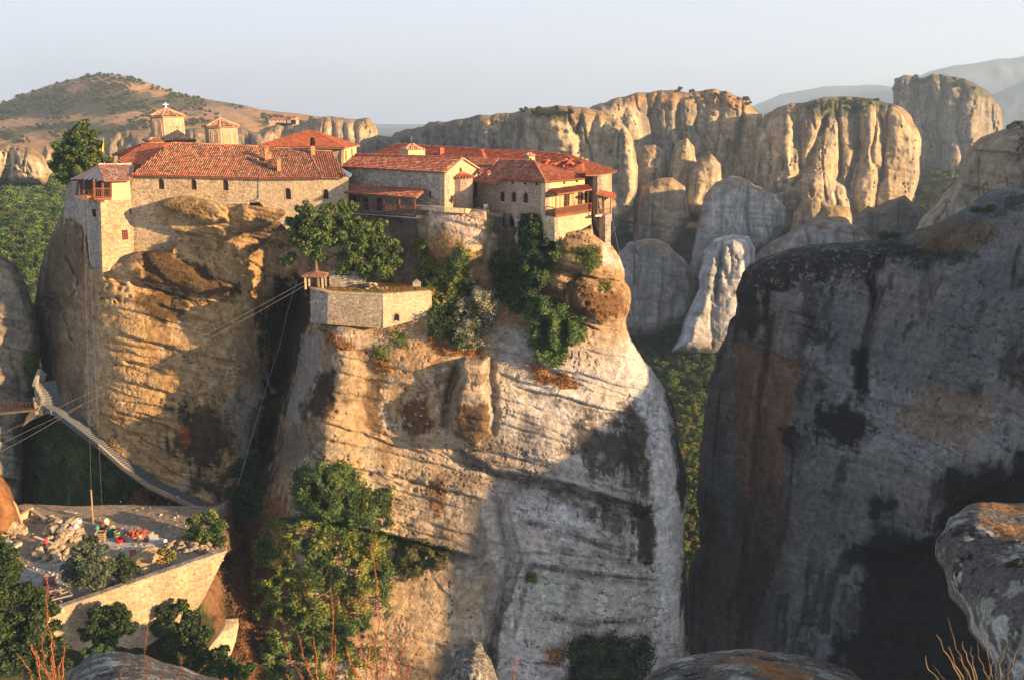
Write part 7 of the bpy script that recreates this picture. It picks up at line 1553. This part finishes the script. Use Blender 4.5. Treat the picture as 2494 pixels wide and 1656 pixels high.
# stones
def stone_proto(seed):
    r = np.random.default_rng(seed); bm = bmesh.new(); bmesh.ops.create_icosphere(bm, subdivisions=2, radius=.5)
    q = r.normal(size=3) * .3
    pls = [(Vector(r.normal(size=3)).normalized(), r.uniform(.26, .42)) for _ in range(9)]
    for v in bm.verts:
        for n_, d_ in pls:
            k = v.co.dot(n_) - d_
            if k > 0: v.co -= n_ * k
        v.co += Vector(r.normal(size=3)) * .012
    bm.normal_update(); me = bpy.data.meshes.new('stone'); bm.to_mesh(me); bm.free()
    a = me.color_attributes.new('Col', 'FLOAT_COLOR', 'POINT'); c = np.ones((len(me.vertices), 4), np.float32); c[:, :3] = np.array((.42, .34, .24)) * r.uniform(.75, 1.2); a.data.foreach_set('color', c.ravel()); me.materials.append(M['earth']); return me
SP_ = [stone_proto(400 + i) for i in range(7)]
def pile(cx, cy, wx, wy, n, size, hgt, label, group, seed, cat='stone'):
    r = np.random.default_rng(seed)
    for i in range(n):
        a, q = r.uniform(0, 6.28), math.sqrt(r.random()); x = cx + wx * q * math.cos(a); y = cy + wy * q * math.sin(a); s = size * 1.3 * r.uniform(.55, 1.6)
        p = yp(x, y); h = hgt * (1 - q) * r.uniform(.5, 1)
        o = bpy.data.objects.new('stone', SP_[i % 7]); C.objects.link(o); o.location = p + Vector((0, 0, h + s * .2)); o.rotation_euler = (r.uniform(-.5, .5), r.uniform(-.5, .5), r.uniform(0, 6)); o.scale = (s * r.uniform(.8, 1.3), s, s * r.uniform(.6, .9)); tag(o, label, cat, group)
pile(32, 1300, 34, 17, 34, .75, 1.6, 'rough lit boulder in the heap below the leaning planks', 'boulders in the left heap', 1)
pile(158, 1300, 50, 26, 46, .8, 1.4, 'golden quarry boulder in the central heap of the yard', 'boulders in the central heap', 2)
pile(120, 1348, 46, 22, 48, .55, .8, 'squared pale block in the near stack of the yard', 'blocks in the near stack', 3)
pile(465, 1335, 65, 16, 44, .5, .25, 'rubble stone along the inner side of the yard wall', 'rubble along the yard wall', 4)
pile(285, 1425, 45, 12, 34, .5, .2, 'loose stone between the feathery tree and the yard wall', 'stones under the feathery tree', 5)
pile(345, 1395, 22, 10, 16, .45, .3, 'small brown stone beside the round bush', 'stones beside the round bush', 6)
pile(135, 1268, 60, 8, 18, .45, .1, 'dark stone lying at the back of the yard', 'stones at the back of the yard', 7)
pile(895 - 0, 1, 1, 1, 0, 1, 1, '', '', 8)
# sand heap
Xs, Ys = np.meshgrid(np.linspace(-1, 1, 28), np.linspace(-1, 1, 28)); c_ = yp(356, 1362)
r2 = Xs ** 2 + Ys ** 2; Z = 1.0 * np.clip(1 - r2, 0, 1) ** .9 * (1 + .3 * fbm(n3(Xs * 3, Ys * 3, 0 * Xs), 1, 3, 4)) - .05
V = np.stack([c_.x + Xs * 2.0 + Ys * .4, c_.y + Ys * 2.6, c_.z + Z], -1).reshape(-1, 3); a = np.arange(784).reshape(28, 28); F = np.stack([a[:-1, :-1], a[:-1, 1:], a[1:, 1:], a[1:, :-1]], -1).reshape(-1, 4)
o = link('sand_heap', np_mesh('sand_heap', V, F, np.tile([.50, .36, .20], (784, 1))), M['earth']); tag(o, 'smooth heap of golden sand behind the yard wall', 'sand heap')
def slab_(name, label, cat, a, b, w, h, col, group=None):
    m = MB(); m.bar(a, b, w, h, col=col); o = m.build(name, M['paint']); tag(o, label, cat, group); return o
for i, (x0, y0, x1, y1) in enumerate([(33, 1221, 47, 1272), (37, 1226, 51, 1274), (40, 1232, 54, 1275), (31, 1240, 45, 1270)]):
    slab_('plank', 'long pale plank leaning on the orange boulder', 'plank', P(x0, y0, 99.5), yp(x1, y1), .22, .06, (.50, .42, .28), 'planks leaning on the orange boulder')
slab_('timber_beam', 'thick grey beam lying over the low wall at the back of the yard', 'beam', yp(79, 1243, .7), yp(112, 1265, .3), .45, .3, (.30, .26, .22))
slab_('timber_beam', 'long pale board lying across the near block stack', 'beam', yp(84, 1306, .9), yp(156, 1333, .5), .3, .12, (.55, .45, .32))
slab_('concrete_slab', 'grey slab at the left edge of the yard beside the dark tree', 'slab', yp(-10, 1308, .1), yp(18, 1325, .1), 1.3, .3, (.42, .40, .37))
slab_('stone_beam', 'squared stone beam lying left of the block stack', 'beam', yp(30, 1335, .2), yp(50, 1322, .2), .5, .4, (.40, .35, .28))
slab_('timber_beam', 'broken pale board on the shaded ground behind the heaps', 'beam', yp(157, 1244, .2), yp(186, 1249, .2), .4, .1, (.40, .38, .34))
o = thing('low_wall', 'low sunlit wall closing the back left corner of the yard', 'wall', yp(62, 1252)); m = MB(); m.bar(yp(47, 1262, .4), yp(78, 1242, .4), .5, .9); m.build('wall', M['stone_pale'], o)
def barrel(x, y, label, col, r=.3, h=.85, cat='barrel', lid=None):
    t = thing('barrel' if cat == 'barrel' else 'bucket', label, cat, yp(x, y)); p = yp(x, y); m = MB(); m.lathe([(r * .92, 0), (r, .02), (r * 1.0, h * .33), (r * 1.06, h * .34), (r * 1.06, h * .37), (r, h * .38), (r, h * .65), (r * 1.06, h * .66), (r * 1.06, h * .69), (r, h * .7), (r * .98, h), (r * .85, h), (r * .85, h * .6)], p, 14, col); m.build('body', M['paint'], t)
    m = MB(); m.lathe([(r * .8, h * .62), (r * .8, h * .63)], p, 12, lid or tuple(c * .3 for c in col)); m.build('contents', M['paint'], t); return t
barrel(287, 1314, 'olive metal barrel beside the green tub', (.20, .19, .08), .38, 1.1); barrel(341.5, 1318, 'dented grey rusty barrel on the white floor', (.36, .32, .27), .38, 1.1); barrel(325, 1356, 'brown rusty barrel beside the sand heap', (.28, .14, .07), .38, .85)
barrel(193, 1274, 'white bucket alone on the shaded ground', (.6, .6, .6), .32, .6, 'bucket'); barrel(294, 1361, 'left white bucket of the pair near the sand heap', (.7, .66, .55), .22, .5, 'bucket'); barrel(299, 1360, 'right white bucket of the pair near the sand heap', (.68, .64, .52), .22, .5, 'bucket')
barrel(294, 1319, 'bright red tub in front of the olive barrel', (.62, .02, .04), .45, .42, 'tub', (.3, .01, .02)); barrel(273, 1305, 'dark green tub beside the olive barrel', (.02, .12, .09), .5, .8, 'tub')
barrel(306, 1297, 'white plastic can left of the red heap', (.62, .62, .58), .2, .6, 'bucket'); barrel(302, 1297, 'narrow white can beside the first one near the red heap', (.6, .6, .56), .15, .6, 'bucket'); barrel(358, 1318, 'small dark bucket on the white floor', (.06, .07, .08), .16, .3, 'bucket')
t = thing('mixing_trough', 'long grey trough heaped with red netting', 'trough', yp(332, 1305)); m = MB(); a, b = yp(308, 1300), yp(370, 1310); m.bar(a + Vector((0, 0, .35)), b + Vector((0, 0, .35)), .9, .7, col=(.2, .2, .2)); m.build('body', M['paint'], t)
r_ = np.random.default_rng(3); m = MB()
c0 = yp(333, 1303, .75)
for i in range(90): 
    q = c0 + Vector((r_.normal() * .55, r_.normal() * .3, abs(r_.normal()) * .2)); m.tube([q, q + Vector(r_.normal(size=3)) * .3], .07, 4, tuple(np.array((.42, .11, .06)) * r_.uniform(.6, 1.2)))
o = m.build('red_netting', M['paint'], t)
t = thing('wooden_crate', 'slatted wooden crate between the heaps and the green tub', 'crate', yp(247, 1313)); p = yp(247, 1312)
for k in range(4):
    for (dx, dy, sx, sy) in ((0, -.45, 1.1, .06), (0, .45, 1.1, .06), (-.55, 0, .06, .9), (.55, 0, .06, .9)):
        m = MB(); m.cbox(p + Vector((dx, dy, .05 + k * .24)), sx, sy, .15, 0, (.32, .24, .15)); m.build('slat', M['paint'], t)
t = thing('ladder', 'thin metal ladder standing against the mound beside the trough', 'ladder', yp(393, 1308)); 
for dx in (0, 1): m = MB(); m.bar(yp(386 + 14 * dx, 1309), P(387 + 14 * dx, 1270, 101), .08); m.build('rail', M['metal'], t)
for k in range(7): f = (k + .5) / 7; m = MB(); m.bar(yp(386, 1309).lerp(P(387, 1270, 101), f), yp(400, 1309).lerp(P(401, 1270, 101), f), .06); m.build('rung', M['metal'], t)
slab_('marble_slab', 'white triangular marble offcut at the end of the trough', 'slab', yp(372, 1318, .1), yp(376, 1302, .2), .9, .15, (.55, .55, .55)); slab_('stone_post', 'white squared post right of the ladder', 'post', yp(403, 1318), yp(403, 1316, 1.7), .35, .35, (.50, .50, .50))
slab_('timber_pole', 'tall weathered pole standing in front of the dark ivy', 'pole', yp(227.5, 1274), P(222, 1192, 102.5), .14, .14, (.30, .2, .12))
for i, (x, y, c_, s_, lb) in enumerate([(262, 1290, (.05, .06, .14), .7, 'dark blue sack among the clutter at the mound'), (250, 1280, (.16, .05, .03), .8, 'brown tarpaulin bundle beside the pole'), (258, 1268, (.45, .42, .30), .6, 'cream sack on top of the clutter'), (238, 1287, (.05, .28, .20), .55, 'small green tarpaulin on the yard ground'),
                                        (184, 1281, (.40, .38, .45), .7, 'white and violet sack on the central boulder heap'), (112, 1316, (.5, .05, .08), .3, 'small red cloth on the near block stack'), (272, 1285, (.33, .26, .2), .7, 'brown sack right of the blue one')]):
    m = MB(); p = yp(x, y, .5 if i < 4 or i == 6 else 1.3); r_ = np.random.default_rng(i); m.lathe([(s_ * .45, -.5), (s_ * .62, -.1), (s_ * .5, .2), (s_ * .2, .36), (s_ * .05, .38)], p, 9, c_); o = m.build('sack', M['paint'], smooth=True); tag(o, lb, 'sack')
    for v in o.data.vertices: v.co += Vector(r_.normal(size=3)) * .05
# timber store by the wall
t = thing('timber_stack', 'dark frame of stacked beams and a brown tarpaulin at the near end of the wall', 'frame', yp(140, 1450))
for x0, y0, x1, y1, z0, z1 in [(115, 1440, 165, 1432, .9, .9), (120, 1462, 175, 1448, .9, .9), (115, 1440, 120, 1462, .9, .9), (165, 1432, 175, 1448, .9, .9), (130, 1445, 150, 1465, .5, .9), (125, 1455, 172, 1436, .3, .6), (145, 1440, 165, 1460, 1.0, .2), (100, 1470, 150, 1450, .2, .3)]:
    m = MB(); m.bar(yp(x0, y0, z0), yp(x1, y1, z1), .2, .14, col=(.24, .2, .17)); m.build('beam', M['paint'], t)
m = MB(); m.cbox(yp(108, 1452, 0), 2.0, 1.6, .8, .4, (.20, .09, .07)); m.build('tarpaulin', M['paint'], t)
m = MB(); m.cbox(yp(121, 1432, 0), 1.1, 1.0, 1.1, .4, (.16, .10, .08)); m.build('box', M['paint'], t)
# rubble mound on the terrace
r_ = np.random.default_rng(9)
for i in range(26):
    p = Vector((-17.6 + r_.normal() * 1.0, 109.3 + r_.normal() * .4, -20.7 + abs(r_.normal()) * .35)); o = bpy.data.objects.new('stone', SP_[i % 7]); C.objects.link(o); o.location = p; s = r_.uniform(.4, .8); o.scale = (s, s, s * .7); o.rotation_euler = (0, 0, r_.uniform(0, 6)); tag(o, 'stone in the low lit heap on the grass terrace', 'stone', 'stones heaped on the terrace')
# ---------------------------------------------------------------- cables and ropes
def cable(label, pts, r=.035, col=(.45, .42, .38), sag=0.0, cat='cable', name='cable', group=None):
    q = [Vector(p) for p in pts]
    if len(q) == 2: a, b = q; q = [a.lerp(b, i / 24) - Vector((0, 0, sag * 4 * (i / 24) * (1 - i / 24))) for i in range(25)]
    m = MB(); m.tube(q, r, 5, col); o = m.build(name, M['paint']); tag(o, label, cat, group)
k0 = P(757, 678, 108)
cable('upper of the thin cables from the terrace shelter down to the bridge', [k0, P(-20, 1066, 95)], .016, (.16, .155, .15), sag=.5); cable('lower of the thin cables from the terrace shelter down to the bridge', [k0 + Vector((0, 0, -.5)), P(-20, 1090, 95)], .016, (.16, .155, .15), sag=.5)
cable('third faint cable below the others beside the footbridge', [P(200, 985, 104), P(-20, 1110, 95)], .012, (.2, .19, .18), sag=.2)
cable('hoist cable hanging from the tower balcony to the yard pole', [P(203, 486, 115.5), P(222, 1192, 102.5)], .013, (.16, .12, .09)); cable('second thin hoist cable right of the first one', [P(212, 486, 115.5), P(250, 1265, 101)], .012, (.15, .12, .1))
cable('white rope hanging down the dark gully', [mrP(724, 682, 1.4), mrP(700, 760, 1.6), mrP(682, 839, 1.4), mrP(655, 920, 1.6), mrP(631, 1003, 1.4), mrP(600, 1110, 1.4), mrP(579, 1183, 1.2)], .03, (.4, .39, .36), cat='rope', name='rope')
cable('black pipe following the upper gully below the shelter', [mrP(727, 680, .9), mrP(712, 760, .9), mrP(696, 831, .9), mrP(684, 900, .9)], .09, (.02, .02, .02), cat='pipe', name='pipe')
cable('thin mooring wire running down from the cliff tip', [P(1489, 522, 114), P(1545, 800, 118), P(1590, 985, 121)], .012, (.3, .3, .3), cat='wire', name='wire')
# ---------------------------------------------------------------- visitors at the parapet
def person(label, loc, rz, shirt, hair, h=1.7, lean=.12):
    t = thing('person', label, 'person', loc, rz); J = {'pel': (0, 0, .53), 'che': (0, -.02 - lean * .3, .76), 'nec': (0, -.03 - lean * .5, .86), 'hea': (0, -.04 - lean * .6, .945), 'ls': (-.115, -.03 - lean * .4, .81), 'rs': (.115, -.03 - lean * .4, .81), 'le': (-.15, -.1 - lean, .66), 're': (.15, -.1 - lean, .66), 'lh': (-.06, -.2 - lean, .62), 'rh': (.06, -.2 - lean, .62),
        'lk': (-.06, -.01, .28), 'rk': (.06, -.01, .28), 'lf': (-.065, 0, .03), 'rf': (.065, 0, .03), 'lt': (-.07, -.09, .015), 'rt': (.07, -.09, .015), 'lhp': (-.05, 0, .5), 'rhp': (.05, 0, .5)}
    names = list(J); V = [Vector(J[n_]) * h for n_ in names]; E = [('pel', 'che'), ('che', 'nec'), ('nec', 'hea'), ('che', 'ls'), ('che', 'rs'), ('ls', 'le'), ('rs', 're'), ('le', 'lh'), ('re', 'rh'), ('pel', 'lhp'), ('pel', 'rhp'), ('lhp', 'lk'), ('rhp', 'rk'), ('lk', 'lf'), ('rk', 'rf'), ('lf', 'lt'), ('rf', 'rt')]
    rad = dict(pel=.088, che=.092, nec=.034, hea=.056, ls=.042, rs=.042, le=.027, re=.027, lh=.02, rh=.02, lk=.038, rk=.038, lf=.027, rf=.027, lt=.02, rt=.02, lhp=.06, rhp=.06)
    me = bpy.data.meshes.new('body'); me.from_pydata(V, [(names.index(a), names.index(b)) for a, b in E], []); o = bpy.data.objects.new('body', me); C.objects.link(o); o.parent = t
    me.materials.append(MSK[shirt]); md = o.modifiers.new('skin', 'SKIN'); md.use_smooth_shade = True
    for i, n_ in enumerate(names): me.skin_vertices[0].data[i].radius = (rad[n_] * h,) * 2
    me.skin_vertices[0].data[0].use_root = True; s = o.modifiers.new('sub', 'SUBSURF'); s.levels = 1; s.render_levels = 2
    m = MB(); hc = Vector(J['hea']) * h; m.lathe([(.02, .12), (.07, .10), (.105, .04), (.11, -.02), (.09, -.08)], hc + Vector((0, .02, .015)), 10, hair); ho = m.build('hair', M['paint'], t, smooth=True); ho.matrix_parent_inverse = Matrix.Identity(4); return t
MSK = {}
def body_mat(nm, top, low):
    m, nt, b = _mat(nm); g = nnode(nt, 'ShaderNodeTexCoord'); sp = nnode(nt, 'ShaderNodeSeparateXYZ'); nt.links.new(g.outputs['Object'], sp.inputs[0]); rmp = nnode(nt, 'ShaderNodeValToRGB'); e = rmp.color_ramp; e.interpolation = 'CONSTANT'
    e.elements[0].color = (*low, 1); e.elements[1].position = .51; e.elements[1].color = (*top, 1); n_ = e.elements.new(.835); n_.color = (.42, .24, .16, 1); nt.links.new(mulf(nt, sp.outputs['Z'], 1 / 1.7), rmp.inputs[0]); nt.links.new(rmp.outputs[0], b.inputs['Base Color']); return m
MSK['white'] = body_mat('white_shirt', (.7, .7, .72), (.05, .06, .1)); MSK['violet'] = body_mat('violet_top', (.16, .10, .30), (.04, .04, .05))
pz = P(1182, 511, 113.4); person('person in a white shirt with dark hair leaning at the parapet', (pz.x, pz.y, pz.z - .75), .3, 'white', (.015, .012, .01))
pz = P(1168, 511, 113.6); person('person in a violet top bending low behind the parapet', (pz.x, pz.y, pz.z - 1.15), -.5, 'violet', (.02, .015, .012), lean=.3)
# ---------------------------------------------------------------- distant monastery on its cliff
dm = thing('distant_monastery', 'small pale monastery with red roofs on the far cliff edge', 'building', P(700, 300, 690))
for x0, x1, y0, y1, yr in [(655, 700, 301, 292, 287), (672, 690, 306, 300, 297), (697, 722, 304, 293, 288), (708, 720, 294, 287, 283), (690, 712, 309, 301, 299)]:
    a, b = P(x0, y0, 712), P(x1, y0, 712); h = P(x0, y1, 712).z - a.z; hr_ = P(x0, yr, 712).z - a.z; m = MB(); m.box(a - Vector((0, 0, 3)), b - a, (0, 9, 0), (0, 0, h + 3)); m.build('wall', M['plaster_pink'], dm)
    m = MB(); e = (b - a).normalized(); m.add([a + Vector((-.6, -.6, h)), b + Vector((.6, -.6, h)), b + Vector((.6, 9.6, h)), a + Vector((-.6, 9.6, h)), a + e * 3 + Vector((0, 4.5, hr_)), b - e * 3 + Vector((0, 4.5, hr_))], [(0, 1, 5, 4), (1, 2, 5), (2, 3, 4, 5), (3, 0, 4), (0, 3, 2, 1)], (.36, .12, .07)); m.build('roof', M['tile'], dm)
    n_ = int((b - a).length / 3)
    for i in range(n_): m = MB(); q = a + e * (i + .7) * 3; m.box(q + Vector((0, -.05, h * .5)), e * .6, (0, .2, 0), (0, 0, .9)); m.build('window', M['dark'], dm)
# ---------------------------------------------------------------- dried dock stalks and twigs in front of the camera
def dock(label, base, tips, d, seed, bend=.12, col=((.26, .09, .04), (.20, .07, .035), (.32, .12, .05)), seeds=True):
    t = thing('dried_dock', label, 'dry plant', P(*base, d), group=None); r = np.random.default_rng(seed); B = P(*base, d); m = MB(); L_ = []; N_ = []
    for i, (x, y) in enumerate(tips):
        T = P(x, y, d + r.uniform(-.4, .4)); c = B.lerp(T, .5) + Vector(((T.x - B.x) * bend, 0, -(T.z - B.z) * .02)); pts = []
        for k in range(13):
            f = k / 12; q = B * (1 - f) ** 2 + c * 2 * f * (1 - f) + T * f * f; pts.append(q + Vector(r.normal(size=3)) * .006 + Vector((math.sin(f * 7 + i) * .018, 0, 0)) * f)
        m.tube(pts, list(np.linspace(.006, .0018, 13)), 5, col[i % 3])
        if seeds:
            Lt = (T - B).length; n = int(Lt * 75)
            for k in range(n):
                f = .18 + .82 * (k + r.random()) / n; j = min(int(f * 12), 11); q = Vector(pts[j]).lerp(Vector(pts[j + 1]), f * 12 - j); w = .019 * (1.1 - .75 * f) * (1 if (k // 5) % 2 else .55)
                for _ in range(4 if k % 4 else 0): L_.append(tuple(q + Vector(r.normal(size=3)) * w * .7)); N_.append(r.normal(size=3))
    m.build('stem', M['twig'], t)
    if L_: link('seed', leaf_mesh('seed', np.array(L_), np.array(N_), .012, [(.30, .10, .04), (.20, .065, .03), (.40, .16, .07), (.13, .045, .025)], .9, seed, .05, 1.2), M['leaf'], t)
    return t
dock('tall clump of rusty dock stalks in the lower left corner', (140, 1740), [(111, 1397), (95, 1544), (69, 1567), (44, 1591), (90, 1580), (161, 1570), (150, 1600), (125, 1560)], 6.0, 1)
dock('rusty dock clump in front of the big ivy, left of the tallest stalk', (800, 1740), [(689, 1560), (722, 1539), (759, 1548), (807, 1432), (821, 1548), (700, 1640), (745, 1600), (797, 1590)], 6.0, 2)
dock('widest dock clump with the single tallest stalk rising over the ivy', (925, 1740), [(837, 1564), (867, 1531), (889, 1545), (908, 1338), (946, 1494), (971, 1506), (993, 1541), (1020, 1572), (930, 1560), (1005, 1610), (895, 1600), (860, 1620)], 5.6, 3)
dock('lone dock stalk standing before the yard trees', (362, 1740), [(358, 1517)], 6.5, 4); dock('short dock stalk left of the lone one', (296, 1740), [(301, 1611)], 6.5, 5); dock('short dock stalk above the dark boulder at right', (436, 1740), [(440, 1598), (388, 1640)], 6.5, 6); dock('lone short dock stalk below the pale cliff', (1257, 1740), [(1257, 1597)], 6.0, 7)
dock('bare yellowish twigs in the bottom right corner', (2420, 1740), [(2250, 1590), (2300, 1498), (2268, 1620), (2345, 1560), (2372, 1575), (2405, 1520), (2450, 1570), (2480, 1560), (2330, 1600), (2285, 1545), (2318, 1570), (2388, 1555), (2430, 1600), (2462, 1600)], 4.6, 8, .25, ((.20, .14, .07), (.16, .11, .06), (.13, .08, .04)), False)
r_ = np.random.default_rng(77); m = MB()
for i in range(900):
    x = r_.uniform(0, 530); y = np.interp(x, [0, 550], [1480, 1335]) - abs(r_.normal()) * 60 - 4
    if y < 1205: continue
    s = r_.uniform(.08, .24); p = yp(x, y); m.cbox(p - Vector((0, 0, .05)), s, s * r_.uniform(.5, 1), s * .7 + .05, r_.uniform(0, 3), tuple(np.array((.42, .34, .24)) * r_.uniform(.6, 1.2)))
o = m.build('rubble', M['paint'], fix=False); o['kind'] = 'stuff'
HAZE = 0.00019
mb = MB(); mb.box((-9000, -700, -330), (18000, 0, 0), (0, 7500, 0), (0, 0, 640))
hz = mb.build('haze', None); hz['kind'] = 'stuff'; hz.data.materials.clear()
hm = bpy.data.materials.new('haze'); hm.use_nodes = True; hm.node_tree.nodes.clear()
ho = hm.node_tree.nodes.new('ShaderNodeOutputMaterial'); hv = hm.node_tree.nodes.new('ShaderNodeVolumePrincipled')
hv.inputs['Color'].default_value = (0.52, 0.73, 1.0, 1); hv.inputs['Density'].default_value = HAZE; hv.inputs['Anisotropy'].default_value = 0.2
hm.node_tree.links.new(hv.outputs[0], ho.inputs['Volume']); hz.data.materials.append(hm)
